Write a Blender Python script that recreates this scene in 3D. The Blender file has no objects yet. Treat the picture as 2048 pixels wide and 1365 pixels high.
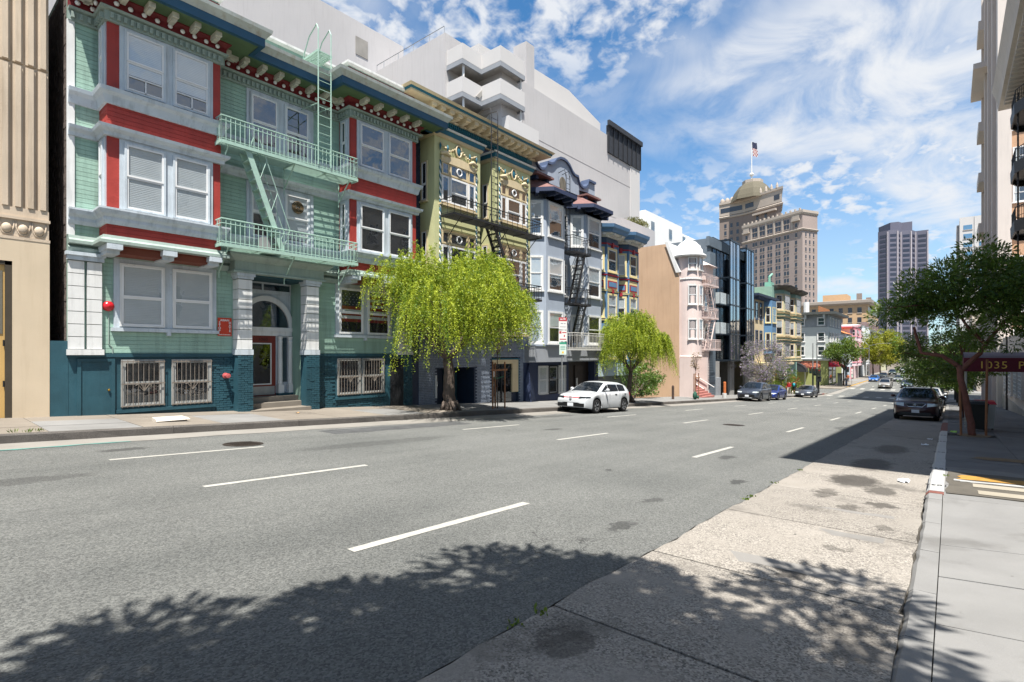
import bpy, math, random
import numpy as np
from mathutils import Vector
random.seed(7)
sc = bpy.context.scene
COL = sc.collection
PI = math.pi
# ---------------------------------------------------------------- camera, sky, sun, exposure
TH = math.atan(876 / 1050.0); CT, ST = math.cos(TH), math.sin(TH)
EYE = 1.7
cam_d = bpy.data.cameras.new('camera'); cam = bpy.data.objects.new('camera', cam_d); COL.objects.link(cam)
cam.location = (0, 0, EYE); cam.rotation_euler = (PI / 2, 0, TH - PI / 2)
cam_d.sensor_width = 36; cam_d.lens = 1050 / 2048 * 36; cam_d.shift_y = 26.5 / 2048
cam_d.clip_start = 0.05; cam_d.clip_end = 6000
sc.camera = cam
SUN = Vector((-1.14, -1.0, 3.6)).normalized()
world = bpy.data.worlds.new('World'); sc.world = world; world.use_nodes = True
wn, wl = world.node_tree.nodes, world.node_tree.links
wn.clear()
sky = wn.new('ShaderNodeTexSky'); sky.sky_type = 'NISHITA'; sky.sun_disc = False
sky.sun_elevation = math.asin(SUN.z); sky.sun_rotation = math.atan2(SUN.x, SUN.y)
sky.air_density = 1.0; sky.dust_density = 0.25; sky.ozone_density = 2.5
bg = wn.new('ShaderNodeBackground'); bg.inputs[1].default_value = 0.05
wout = wn.new('ShaderNodeOutputWorld')
def wmath(op, a, b=None, clamp=False):
    n = wn.new('ShaderNodeMath'); n.operation = op; n.use_clamp = clamp
    for i, v in enumerate((a, b)):
        if v is None: continue
        if isinstance(v, (int, float)): n.inputs[i].default_value = v
        else: wl.new(v, n.inputs[i])
    return n.outputs[0]
PUFF_OFF, SHEET_OFF = (1.3, 0.7, 0), (17.1, 10.6, 0)
tcw = wn.new('ShaderNodeTexCoord'); sep = wn.new('ShaderNodeSeparateXYZ'); wl.new(tcw.outputs['Generated'], sep.inputs[0])
den = wmath('ADD', wmath('MAXIMUM', sep.outputs[2], 0.0), 0.30)
cmb = wn.new('ShaderNodeCombineXYZ')
wl.new(wmath('DIVIDE', sep.outputs[0], den), cmb.inputs[0]); wl.new(wmath('DIVIDE', sep.outputs[1], den), cmb.inputs[1])
def wnoise(scale, detail, rough, dist, off):
    mp = wn.new('ShaderNodeMapping'); mp.inputs[1].default_value = off
    wl.new(cmb.outputs[0], mp.inputs[0])
    n = wn.new('ShaderNodeTexNoise'); n.inputs['Scale'].default_value = scale; n.inputs['Detail'].default_value = detail
    n.inputs['Roughness'].default_value = rough; n.inputs['Distortion'].default_value = dist
    wl.new(mp.outputs[0], n.inputs['Vector']); return n.outputs[0]
def wrange(v, a, b):
    n = wn.new('ShaderNodeMapRange'); n.clamp = True; n.interpolation_type = 'SMOOTHSTEP'
    n.inputs[1].default_value = a; n.inputs[2].default_value = b; wl.new(v, n.inputs[0]); return n.outputs[0]
puffs = wrange(wnoise(17.0, 4.0, 0.55, 0.25, (3.1, 1.7, 0)), 0.37, 0.66)
field = wrange(wnoise(1.15, 3.0, 0.5, 0.3, PUFF_OFF), 0.40, 0.60)
sheet = wrange(wnoise(1.35, 4.0, 0.5, 0.4, SHEET_OFF), 0.40, 0.64)
wisp = wrange(wnoise(4.6, 7.0, 0.60, 0.6, (7.3, 2.2, 0)), 0.22, 0.66)
veil = wrange(wnoise(2.2, 6.0, 0.58, 0.5, (1.3, 8.2, 0)), 0.42, 0.80)
m1 = wmath('MULTIPLY', puffs, wmath('ADD', wmath('MULTIPLY', field, 0.88), 0.08))
m2 = wmath('MULTIPLY', wisp, sheet)
low = wrange(sep.outputs[2], 0.45, 0.0)
m3 = wmath('MAXIMUM', wmath('MULTIPLY', low, 0.5), wmath('MULTIPLY', veil, 0.72))
mask = wmath('MULTIPLY', wmath('MAXIMUM', wmath('MAXIMUM', m1, m2), m3), 0.97, True)
cmix = wn.new('ShaderNodeMix'); cmix.data_type = 'RGBA'
wl.new(mask, cmix.inputs['Factor']); 
skt = wn.new('ShaderNodeMix'); skt.data_type = 'RGBA'; skt.blend_type = 'MULTIPLY'; skt.inputs['Factor'].default_value = 1
wl.new(sky.outputs[0], skt.inputs['A']); skt.inputs['B'].default_value = (0.66, 1.24, 1.52, 1)
wl.new(skt.outputs['Result'], cmix.inputs['A']); cmix.inputs['B'].default_value = (7.4, 7.6, 7.9, 1)
wl.new(cmix.outputs['Result'], bg.inputs[0]); wl.new(bg.outputs[0], wout.inputs[0])
sun_d = bpy.data.lights.new('sun', 'SUN'); sun_d.energy = 5.0; sun_d.angle = math.radians(0.55); sun_d.color = (1.0, 0.955, 0.88)
sun = bpy.data.objects.new('sun', sun_d); COL.objects.link(sun); sun.location = (0, 0, 80)
sun.rotation_euler = (-SUN).to_track_quat('-Z', 'Y').to_euler()
vs = sc.view_settings; vs.view_transform = 'Standard'; vs.look = 'None'; vs.gamma = 1; vs.use_curve_mapping = False; vs.exposure = 1.25
sc.cycles.use_denoising = True; sc.cycles.max_bounces = 6; sc.cycles.transparent_max_bounces = 12
sc.cycles.sample_clamp_indirect = 6.0
# ---------------------------------------------------------------- street geometry
KL, KR, FL, FR = 14.3, 0.27, 17.8, -3.3          # kerb and facade lines (left / right)
def gz(x):                                       # road height along the street
    if x < 82: return -0.049 * x
    if x < 96: t = (x - 82) / 14; return -0.049 * 82 - 0.049 * 14 * (t - t * t / 2)
    if x < 250: return -0.049 * 89
    return -0.049 * 89 - 0.03 * (x - 250)
def wz(x, y):                                    # pavement height, left side
    return gz(x) + 0.19 + 0.011 * (y - KL)
def smooth(t): t = max(0, min(1, t)); return t * t * (3 - 2 * t)
def rz(x, y):                                    # pavement height, right side: a drive crossing near x 0..9, a kerb beyond
    k = smooth((x - 8.6) / 1.6)
    ramp = 0.012 + 0.075 * max(0, min(1.6, 0.08 - y)) + 0.02 * max(0, -1.52 - y)
    full = 0.14 + 0.02 * max(0, 0.08 - y)
    return gz(x) + ramp * (1 - k) + full * k
def fx(u, Y=FL):                                 # street position x of the plane y=Y seen at a bearing
    t = (u - 1024) / 1050; a, b = CT + ST * t, ST - CT * t
    return a * Y / b
def fz(u, v, Y=FL):
    t = (u - 1024) / 1050; b = ST - CT * t
    return EYE + (709 - v) / 1050 * Y / b
# ---------------------------------------------------------------- materials
def lin(c):
    return tuple(((v / 255) / 12.92 if v / 255 <= 0.04045 else ((v / 255 + 0.055) / 1.055) ** 2.4) for v in c)
MATS = {}
def _nodes(name):
    m = bpy.data.materials.new(name); m.use_nodes = True
    nt = m.node_tree; b = nt.nodes['Principled BSDF']
    return m, nt, b
def _noise(nt, vec, scale, detail=4, rough=0.6):
    n = nt.nodes.new('ShaderNodeTexNoise'); n.inputs['Scale'].default_value = scale
    n.inputs['Detail'].default_value = detail; n.inputs['Roughness'].default_value = rough
    nt.links.new(vec, n.inputs['Vector']); return n.outputs[0]
def _range(nt, v, a, b, lo=0.0, hi=1.0):
    n = nt.nodes.new('ShaderNodeMapRange'); n.clamp = True
    n.inputs[1].default_value = a; n.inputs[2].default_value = b; n.inputs[3].default_value = lo; n.inputs[4].default_value = hi
    nt.links.new(v, n.inputs[0]); return n.outputs[0]
def _mix(nt, f, a, b, mode='MIX'):
    n = nt.nodes.new('ShaderNodeMix'); n.data_type = 'RGBA'; n.blend_type = mode
    for key, v in (('Factor', f), ('A', a), ('B', b)):
        if isinstance(v, (int, float)): n.inputs[key].default_value = v
        elif isinstance(v, tuple): n.inputs[key].default_value = (*v[:3], 1)
        else: nt.links.new(v, n.inputs[key])
    return n.outputs['Result']
def _pos(nt, scale=None):
    g = nt.nodes.new('ShaderNodeNewGeometry'); o = g.outputs['Position']
    if scale:
        mp = nt.nodes.new('ShaderNodeMapping'); mp.inputs[3].default_value = scale
        nt.links.new(o, mp.inputs[0]); o = mp.outputs[0]
    return o
def _bump(nt, b, h, strength, dist):
    n = nt.nodes.new('ShaderNodeBump'); n.inputs['Strength'].default_value = strength; n.inputs['Distance'].default_value = dist
    nt.links.new(h, n.inputs['Height']); nt.links.new(n.outputs[0], b.inputs['Normal'])
def mat(name, rgb, rough=0.75, var=0.14, scale=1.3, bump=0.25, bscale=30, streak=0.0, sc_rgb=None, metal=0.0, speck=0.0, k=0.78, spec=0.4, piece=0.0, chip=0.0):
    if name in MATS: return MATS[name]
    m, nt, b = _nodes(name); c = tuple(v * k for v in lin(rgb))
    p = _pos(nt)
    n1 = _range(nt, _noise(nt, p, scale, 5), 0.3, 0.7)
    colr = _mix(nt, n1, tuple(v * (1 - var) for v in c), tuple(min(1, v * (1 + var)) for v in c))
    if streak:                                    # rain streaks and grime run down the wall
        s = _range(nt, _noise(nt, _pos(nt, (5, 5, 0.35)), 1.2, 5, 0.65), 0.5, 0.78, 0, streak)
        colr = _mix(nt, s, colr, tuple(v * k for v in lin(sc_rgb)) if sc_rgb else tuple(v * 0.38 for v in c))
    if chip:                                      # flaked paint
        s = _range(nt, _noise(nt, p, 9, 8, 0.75), 0.62, 0.67, 0, chip)
        colr = _mix(nt, s, colr, tuple(v * 0.4 + 0.02 for v in c))
    if speck:
        s = _range(nt, _noise(nt, p, bscale * 3, 2, 0.5), 0.62, 0.8, 0, speck)
        colr = _mix(nt, s, colr, tuple(v * 0.35 for v in c))
    if piece:
        oi = nt.nodes.new('ShaderNodeObjectInfo')
        colr = _mix(nt, 1.0, colr, _mix(nt, _range(nt, oi.outputs['Random'], 0, 1), (1 - piece,) * 3, (1 + piece,) * 3), 'MULTIPLY')
    nt.links.new(colr, b.inputs['Base Color'])
    r = _range(nt, _noise(nt, p, scale * 4, 3), 0.2, 0.8, max(0.03, rough - 0.12), min(1, rough + 0.1))
    nt.links.new(r, b.inputs['Roughness'])
    b.inputs['Metallic'].default_value = metal; b.inputs['Specular IOR Level'].default_value = spec
    if bump: _bump(nt, b, _noise(nt, p, bscale, 5, 0.65), bump, 0.02)
    MATS[name] = m; return m
def glass(name, tint=(0.86, 0.90, 0.92), ior=2.3, rough=0.015, base=0.02):
    if name in MATS: return MATS[name]
    m, nt, b = _nodes(name); nt.nodes.remove(b)
    out = nt.nodes['Material Output']
    tr = nt.nodes.new('ShaderNodeBsdfTransparent'); tr.inputs[0].default_value = (*tint, 1)
    gl = nt.nodes.new('ShaderNodeBsdfGlossy'); gl.inputs['Roughness'].default_value = rough; gl.inputs[0].default_value = (0.95, 0.97, 1, 1)
    fr = nt.nodes.new('ShaderNodeLayerWeight'); fr.inputs[0].default_value = 0.5
    pw = nt.nodes.new('ShaderNodeMath'); pw.operation = 'POWER'; pw.inputs[1].default_value = 4.5; nt.links.new(fr.outputs['Facing'], pw.inputs[0]); f0 = ((ior - 1) / (ior + 1)) ** 2 + base
    nb = nt.nodes.new('ShaderNodeBump'); nb.inputs['Strength'].default_value = 0.08; nb.inputs['Distance'].default_value = 0.05
    nt.links.new(_noise(nt, _pos(nt), 1.7, 2), nb.inputs['Height']); nt.links.new(nb.outputs[0], gl.inputs['Normal'])
    ms = nt.nodes.new('ShaderNodeMixShader')
    nt.links.new(_range(nt, pw.outputs[0], 0, 1, f0, 1), ms.inputs[0])
    nt.links.new(tr.outputs[0], ms.inputs[1]); nt.links.new(gl.outputs[0], ms.inputs[2]); nt.links.new(ms.outputs[0], out.inputs[0])
    MATS[name] = m; return m
# ---------------------------------------------------------------- mesh builder
class MB:
    def __init__(s): s.v = []; s.f = []; s.m = []; s.sm = False
    def quad(s, *p, m=0):
        n = len(s.v); s.v.extend(tuple(q) for q in p); s.f.append(tuple(range(n, n + len(p)))); s.m.append(m); return s
    def hexa(s, c, m=0):                          # eight corners: bottom 0-3, top 4-7
        n = len(s.v); s.v.extend(tuple(q) for q in c)
        for f in ((3, 2, 1, 0), (4, 5, 6, 7), (0, 1, 5, 4), (1, 2, 6, 5), (2, 3, 7, 6), (3, 0, 4, 7)):
            s.f.append(tuple(n + i for i in f)); s.m.append(m)
        return s
    def box(s, x0, x1, y0, y1, z0, z1, m=0):
        return s.hexa([(x0, y0, z0), (x1, y0, z0), (x1, y1, z0), (x0, y1, z0), (x0, y0, z1), (x1, y0, z1), (x1, y1, z1), (x0, y1, z1)], m)
    def fbox(s, f, s0, s1, n0, n1, z0, z1, m=0):  # a box on a wall face: s along, n outward
        c = [f.p(a, n, z) for z in (z0, z1) for a, n in ((s0, n1), (s1, n1), (s1, n0), (s0, n0))]
        return s.hexa(c, m)
    def prism(s, f, pts, n0, n1, m=0):            # polygon (s,z) on a face, extruded from n0 to n1
        k = len(pts); n = len(s.v)
        s.v.extend(f.p(a, n1, z) for a, z in pts); s.v.extend(f.p(a, n0, z) for a, z in pts)
        s.f.append(tuple(range(n, n + k))); s.f.append(tuple(range(n + 2 * k - 1, n + k - 1, -1))); s.m += [m, m]
        for i in range(k):
            j = (i + 1) % k; s.f.append((n + j, n + i, n + k + i, n + k + j)); s.m.append(m)
        return s
    def slab(s, pts, z0, z1, m=0):                # plan polygon extruded in z
        k = len(pts); n = len(s.v)
        s.v.extend((x, y, z0) for x, y in pts); s.v.extend((x, y, z1) for x, y in pts)
        s.f.append(tuple(range(n + k - 1, n - 1, -1))); s.f.append(tuple(range(n + k, n + 2 * k))); s.m += [m, m]
        for i in range(k):
            j = (i + 1) % k; s.f.append((n + i, n + j, n + k + j, n + k + i)); s.m.append(m)
        return s
    def tube(s, pts, r, k=6, cap=True, m=0):
        pts = [Vector(p) for p in pts]; rs = r if isinstance(r, (list, tuple)) else [r] * len(pts)
        n0 = len(s.v); up = None
        for i, p in enumerate(pts):
            t = (pts[min(i + 1, len(pts) - 1)] - pts[max(i - 1, 0)])
            t = t.normalized() if t.length > 1e-9 else Vector((0, 0, 1))
            if up is None: up = Vector((0, 0, 1)) if abs(t.z) < 0.9 else Vector((1, 0, 0))
            a = t.cross(up)
            a = a.normalized() if a.length > 1e-6 else t.orthogonal().normalized()
            b = a.cross(t).normalized(); up = b
            for j in range(k):
                q = p + (a * math.cos(2 * PI * (j + .5) / k) + b * math.sin(2 * PI * (j + .5) / k)) * rs[i]
                s.v.append(tuple(q))
        for i in range(len(pts) - 1):
            for j in range(k):
                a = n0 + i * k + j; b = n0 + i * k + (j + 1) % k
                s.f.append((a, b, b + k, a + k)); s.m.append(m)
        if cap:
            s.f.append(tuple(n0 + j for j in range(k - 1, -1, -1))); e = n0 + (len(pts) - 1) * k
            s.f.append(tuple(e + j for j in range(k))); s.m += [m, m]
        return s
    def lathe(s, prof, cx, cy, k=16, a0=0.0, a1=2 * PI, m=0):
        full = abs(a1 - a0 - 2 * PI) < 1e-6; c = k if full else k + 1; n0 = len(s.v)
        for r, z in prof:
            for j in range(c):
                a = a0 + (a1 - a0) * j / k; s.v.append((cx + r * math.cos(a), cy + r * math.sin(a), z))
        for i in range(len(prof) - 1):
            for j in range(k):
                a = n0 + i * c + j; b = n0 + i * c + (j + 1) % c
                s.f.append((a, b, b + c, a + c)); s.m.append(m)
        return s
    def ball(s, c, r, k=8, sz=(1, 1, 1), m=0):
        n0 = len(s.v); h = max(3, k // 2)
        for i in range(h + 1):
            t = PI * i / h
            for j in range(k):
                a = 2 * PI * j / k
                s.v.append((c[0] + r * sz[0] * math.sin(t) * math.cos(a), c[1] + r * sz[1] * math.sin(t) * math.sin(a), c[2] - r * sz[2] * math.cos(t)))
        for i in range(h):
            for j in range(k):
                a = n0 + i * k + j; b = n0 + i * k + (j + 1) % k
                s.f.append((a, b, b + k, a + k)); s.m.append(m)
        return s
    def mould(s, plan, prof, m=0, caps=True):     # a profile (n outward, z) swept along a plan line with mitred corners
        P = [Vector((x, y)) for x, y in plan]; D = [(P[i + 1] - P[i]).normalized() for i in range(len(P) - 1)]
        N = [Vector((d.y, -d.x)) for d in D]; M = []
        for i in range(len(P)):
            if i == 0: M.append(N[0])
            elif i == len(P) - 1: M.append(N[-1])
            else:
                h = N[i - 1] + N[i]; M.append(h / max(0.2, h.dot(N[i])))
        n0 = len(s.v); k = len(prof)
        for p, q in zip(P, M):
            for n, z in prof: s.v.append((p.x + q.x * n, p.y + q.y * n, z))
        for i in range(len(P) - 1):
            for j in range(k):
                a = n0 + i * k + j; b = n0 + i * k + (j + 1) % k
                s.f.append((a, b, b + k, a + k)); s.m.append(m)
        if caps:
            s.f.append(tuple(n0 + j for j in range(k))); e = n0 + (len(P) - 1) * k
            s.f.append(tuple(e + j for j in range(k - 1, -1, -1))); s.m += [m, m]
        return s
    def mesh(s, name, mats, loc=(0, 0, 0), smooth=False):
        me = bpy.data.meshes.new(name)
        me.from_pydata([(x - loc[0], y - loc[1], z - loc[2]) for x, y, z in s.v], [], s.f)
        for mt in (mats if isinstance(mats, (list, tuple)) else [mats]): me.materials.append(mt)
        if any(s.m): me.polygons.foreach_set('material_index', s.m)
        if smooth or s.sm: me.polygons.foreach_set('use_smooth', [True] * len(me.polygons))
        me.update(); return me
class Face:                                       # a vertical wall plane: origin, direction along it, outward normal
    def __init__(s, x, y, dx=1.0, dy=0.0):
        l = math.hypot(dx, dy); s.x, s.y, s.dx, s.dy = x, y, dx / l, dy / l
    def p(s, a, n, z): return (s.x + s.dx * a + s.dy * n, s.y + s.dy * a - s.dx * n, z)
def face2(a, b): return Face(a[0], a[1], b[0] - a[0], b[1] - a[1]), math.hypot(b[0] - a[0], b[1] - a[1])
WF = lambda Y=FL: Face(0, Y)                       # street-facing face with s = x
GROUPS = {'street_tree': 'street trees along the pavements', 'weeping_tree': 'bright weeping trees on the left pavement', 'parking_sign': 'parking signs on posts', 'fire_escape': 'fire escapes on the house fronts',
          'traffic_signal': 'traffic signals at the crossing', 'wheelie_bin': 'bins on the right pavement', 'young_tree': 'staked saplings', 'tree_stakes': 'stakes round the saplings', 'flowering_bush': 'flowering bushes by the left pavement',
          'apartment_house': 'painted houses in the left row', 'street_house': 'houses along the far right pavement', 'litter_paper': 'litter on the street', 'tree_stake': 'single stakes of the bent street tree', 'person': 'people on the pavements'}
class Thing:
    def __init__(s, name, loc, label, cat, group=None):
        s.loc = loc; s.o = bpy.data.objects.new(name, None); COL.objects.link(s.o); s.o.location = loc
        s.o.empty_display_size = 0.2
        s.o['label'] = label; s.o['category'] = cat
        group = group or GROUPS.get(name)
        if group: s.o['group'] = group
    def part(s, name, mb, mats, parent=None, smooth=False, kind=None, label=None):
        o = bpy.data.objects.new(name, mb.mesh(name, mats, s.loc, smooth)); COL.objects.link(o)
        o.parent = parent or s.o
        if kind: o['kind'] = kind
        if label: o['label'] = label
        return o
    def inst(s, name, me, loc, parent=None, rot=None, scale=None):   # one more object on shared mesh data
        o = bpy.data.objects.new(name, me); COL.objects.link(o); o.parent = parent or s.o
        o.location = (loc[0] - s.loc[0], loc[1] - s.loc[1], loc[2] - s.loc[2])
        if rot: o.rotation_euler = rot
        if scale: o.scale = scale
        return o
def solo(name, mb, mats, loc, label, cat, group=None, smooth=False, kind=None):
    o = bpy.data.objects.new(name, mb.mesh(name, mats, loc, smooth)); COL.objects.link(o); o.location = loc
    if label: o['label'] = label
    if cat: o['category'] = cat
    group = group or GROUPS.get(name)
    if group: o['group'] = group
    if kind: o['kind'] = kind
    return o
def struct(name, mb, mats, smooth=False, loc=(0, 0, 0)):
    return solo(name, mb, mats, loc, None, None, smooth=smooth, kind='structure')
def copy_thing(src, loc, label=None, rz=None):
    r = src.copy(); COL.objects.link(r); r.location = loc
    if rz is not None: r.rotation_euler = (0, 0, rz)
    if label: r['label'] = label
    for ch in src.children:
        c = ch.copy(); COL.objects.link(c); c.parent = r
        for g in ch.children:
            d = g.copy(); COL.objects.link(d); d.parent = c
    return r
def text_mesh(txt, size, mats, depth=0.002, align='CENTER', space=1.0, bold=0.0):
    cu = bpy.data.curves.new('lettering', 'FONT'); cu.body = txt; cu.size = size; cu.extrude = depth; cu.align_x = align
    cu.align_y = 'CENTER'; cu.space_character = space; cu.offset = bold; cu.resolution_u = 2
    t = bpy.data.objects.new('lettering', cu); COL.objects.link(t)
    dg = bpy.context.evaluated_depsgraph_get()
    me = bpy.data.meshes.new_from_object(t.evaluated_get(dg)); bpy.data.objects.remove(t)
    me.materials.clear(); me.materials.append(mats); me.name = 'lettering'; return me
def face_rot(f): return (PI / 2, 0, math.atan2(f.dy, f.dx))   # lettering that stands on a wall face
# ---------------------------------------------------------------- common materials
WHITE = mat('white_paint', (228, 228, 226), 0.55, 0.07, 1.5, 0.15, 40, streak=0.5, chip=.3, sc_rgb=(150, 150, 148))
SASHW = mat('white_sash_paint', (236, 236, 236), 0.45, 0.04, 2, 0.05, 50)
DARKROOM = mat('dark_interior', (26, 28, 32), 0.9, 0.35, 0.8, 0)
BLIND = mat('window_blind', (216, 217, 217), 0.7, 0.06, 2, 0)
CURTAIN = mat('curtain_cloth', (226, 222, 214), 0.85, 0.1, 3, 0.3, 12)
GLASS = glass('window_glass')
GLASSD = glass('dark_window_glass', (0.42, 0.48, 0.52), 1.9, 0.02, 0.03)
BLACK = mat('black_iron', (34, 35, 38), 0.5, 0.2, 6, 0.2, 60)
STEEL = mat('galvanised_steel', (165, 168, 170), 0.4, 0.12, 5, 0.1, 60, metal=0.6)
def add_blind_slats(m):
    nt = m.node_tree; b = nt.nodes['Principled BSDF']
    w = nt.nodes.new('ShaderNodeTexWave'); w.wave_type = 'BANDS'; w.bands_direction = 'Z'; w.inputs['Scale'].default_value = 6.5
    nt.links.new(_pos(nt), w.inputs['Vector']); _bump(nt, b, w.outputs[0], 0.3, 0.012)
add_blind_slats(BLIND)
def window(T, f, s0, s1, z0, z1, frame, sash=None, n=0.0, cw=0.09, sill=True, hung=True, fill='dark', drop=1.0, proud=0.07, gl=None, mull=0, split=0.5, parent=None, sw=0.045, head=0.0):
    """casing > sashes, panes and what hangs behind the glass"""
    sash = sash or SASHW; gl = gl or GLASS
    b = MB(); P = n + proud
    b.fbox(f, s0, s0 + cw, n, P, z0, z1).fbox(f, s1 - cw, s1, n, P, z0, z1)
    b.fbox(f, s0 + cw, s1 - cw, n, P, z1 - cw, z1).fbox(f, s0 + cw, s1 - cw, n, P, z0, z0 + cw * .8)
    if sill: b.fbox(f, s0 - .05, s1 + .05, n, P + .06, z0 - .07, z0 + .003)
    if head: b.fbox(f, s0 - .06, s1 + .06, n, P + .07, z1 - .003, z1 + head)
    w = T.part('window', b, frame, parent)
    a0, a1, b0, b1 = s0 + cw, s1 - cw, z0 + cw * .8, z1 - cw
    zm = b0 + (b1 - b0) * split
    spans = ((b0, zm, .028), (zm, b1, .045)) if hung else ((b0, b1, .035),)
    sub = T.o if parent else None
    for i, (c0, c1, o) in enumerate(spans):
        q = MB(); nn = n + o
        q.fbox(f, a0, a0 + sw, n + .012, nn, c0, c1).fbox(f, a1 - sw, a1, n + .012, nn, c0, c1)
        q.fbox(f, a0 + sw, a1 - sw, n + .012, nn, c0, c0 + sw).fbox(f, a0 + sw, a1 - sw, n + .012, nn, c1 - sw, c1)
        for j in range(mull):
            c = a0 + (a1 - a0) * (j + 1) / (mull + 1); q.fbox(f, c - .015, c + .015, n + .012, nn, c0 + sw, c1 - sw)
        if not parent:
            T.part('sash', q, sash, w)
            g = MB().quad(f.p(a0 + sw, nn - .014, c0 + sw), f.p(a1 - sw, nn - .014, c0 + sw), f.p(a1 - sw, nn - .014, c1 - sw), f.p(a0 + sw, nn - .014, c1 - sw))
            T.part('pane', g, gl, w)
    if not parent:
        q = MB(); hb = b0 + (b1 - b0) * (1 - drop)
        def bk(c0, c1, m): q.quad(f.p(a0, n + .006, c0), f.p(a1, n + .006, c0), f.p(a1, n + .006, c1), f.p(a0, n + .006, c1), m=m)
        ms = [DARKROOM, BLIND, CURTAIN]
        if fill == 'dark': bk(b0, b1, 0)
        elif fill == 'blind':
            bk(hb, b1, 1)
            if drop < 1: bk(b0, hb, 0)
        elif fill == 'curtain':
            t = (a1 - a0) * .22
            for i0, i1, mm in ((a0, a0 + t, 2), (a0 + t, a1 - t, 0), (a1 - t, a1, 2)):
                q.quad(f.p(i0, n + .006, b0), f.p(i1, n + .006, b0), f.p(i1, n + .006, b1), f.p(i0, n + .006, b1), m=mm)
        T.part('blind' if fill == 'blind' else 'curtain' if fill == 'curtain' else 'room_interior', q, ms, w)
    return w
def brick_field(f, s0, s1, z0, z1, n0, bw=.215, bh=.07, j=.011, d=.022, holes=(), jit=.008, slope=None):
    """real bricks, joined; the wall behind shows as recessed mortar"""
    b = MB(); z = z0; row = 0
    while z < z1 - .01:
        a = s0 - (bw / 2 if row % 2 else 0)
        while a < s1 - .01:
            c0, c1 = max(a, s0), min(a + bw - j, s1); zt = min(z + bh - j, z1)
            if c1 - c0 > .02 and not any(c0 < h[1] and c1 > h[0] and z < h[3] and zt > h[2] for h in holes):
                b.fbox(f, c0, c1, n0, n0 + d + random.uniform(-jit, jit), z, zt)
            a += bw
        z += bh; row += 1
    return b
# ---------------------------------------------------------------- the street
def asphalt_mat():
    m, nt, b = _nodes('worn_asphalt'); p = _pos(nt)
    base = _mix(nt, _range(nt, _noise(nt, p, 0.35, 5, 0.6), 0.3, 0.7), (0.084, 0.088, 0.086), (0.124, 0.128, 0.124))
    trk = _range(nt, _noise(nt, _pos(nt, (0.06, 1.1, 1)), 1.0, 4, 0.55), 0.35, 0.7)
    base = _mix(nt, trk, base, _mix(nt, 0.5, base, (0.150, 0.153, 0.147)))
    f1 = _noise(nt, p, 95, 3, 0.7)
    v = nt.nodes.new('ShaderNodeTexVoronoi'); v.inputs['Scale'].default_value = 72; nt.links.new(p, v.inputs['Vector'])
    sepc = nt.nodes.new('ShaderNodeSeparateColor'); nt.links.new(v.outputs['Color'], sepc.inputs[0])
    base = _mix(nt, _range(nt, sepc.outputs[0], 0.0, 1.0), _mix(nt, 1, base, (0.58,) * 3, 'MULTIPLY'), _mix(nt, 1, base, (1.42, 1.4, 1.36), 'MULTIPLY'))
    base = _mix(nt, _range(nt, f1, 0.62, 0.72, 0, 0.6), base, (0.26, 0.255, 0.24))
    base = _mix(nt, _range(nt, _noise(nt, p, 2.6, 6, 0.7), 0.66, 0.74, 0, 0.65), base, (0.030, 0.030, 0.031))
    base = _mix(nt, _range(nt, _noise(nt, _pos(nt, (0.4, 2.2, 1)), 0.9, 5, 0.7), 0.63, 0.75, 0, 0.5), base, (0.042, 0.043, 0.043))
    c = nt.nodes.new('ShaderNodeTexVoronoi'); c.feature = 'DISTANCE_TO_EDGE'; c.inputs['Scale'].default_value = 0.16
    wv = nt.nodes.new('ShaderNodeMix'); wv.data_type = 'VECTOR'; wv.inputs['Factor'].default_value = 0.12
    nzc = nt.nodes.new('ShaderNodeTexNoise'); nzc.inputs['Scale'].default_value = 1.4; nzc.inputs['Detail'].default_value = 6; nt.links.new(p, nzc.inputs['Vector'])
    nt.links.new(p, wv.inputs['A']); 
    add = nt.nodes.new('ShaderNodeVectorMath'); add.operation = 'MULTIPLY_ADD'; add.inputs[1].default_value = (1.6,) * 3
    nt.links.new(nzc.outputs['Color'], add.inputs[0]); nt.links.new(p, add.inputs[2]); nt.links.new(add.outputs[0], c.inputs['Vector'])
    crk = _range(nt, c.outputs['Distance'], 0.0, 0.0016, 1, 0)
    gate = _range(nt, _noise(nt, p, 0.25, 2), 0.5, 0.6)
    mm = nt.nodes.new('ShaderNodeMath'); mm.operation = 'MULTIPLY'; nt.links.new(crk, mm.inputs[0]); nt.links.new(gate, mm.inputs[1])
    base = _mix(nt, mm.outputs[0], base, (0.03, 0.03, 0.03))
    base = spots(nt, base, p, [(9.2, 2.75, .3, .12, .8), (6.9, 3.2, .25, .1, .6), (5.4, 2.9, .3, .12, .7), (12.0, 3.8, .45, .15, .7), (8.5, 4.8, .12, .07, .8), (3.0, 12.3, .5, .2, .7), (1.0, 9.9, 1.2, .3, .5), (13.5, 9.6, .5, .2, .7), (7.5, 10.2, 2.5, .35, .35), (18, 12.6, 1.5, .35, .6)], (0.022, 0.022, 0.022), .85, .5, 5)
    nt.links.new(base, b.inputs['Base Color']); b.inputs['Roughness'].default_value = 0.86; b.inputs['Specular IOR Level'].default_value = 0.3
    _bump(nt, b, _noise(nt, p, 110, 3, 0.7), 0.9, 0.014); return m
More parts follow.
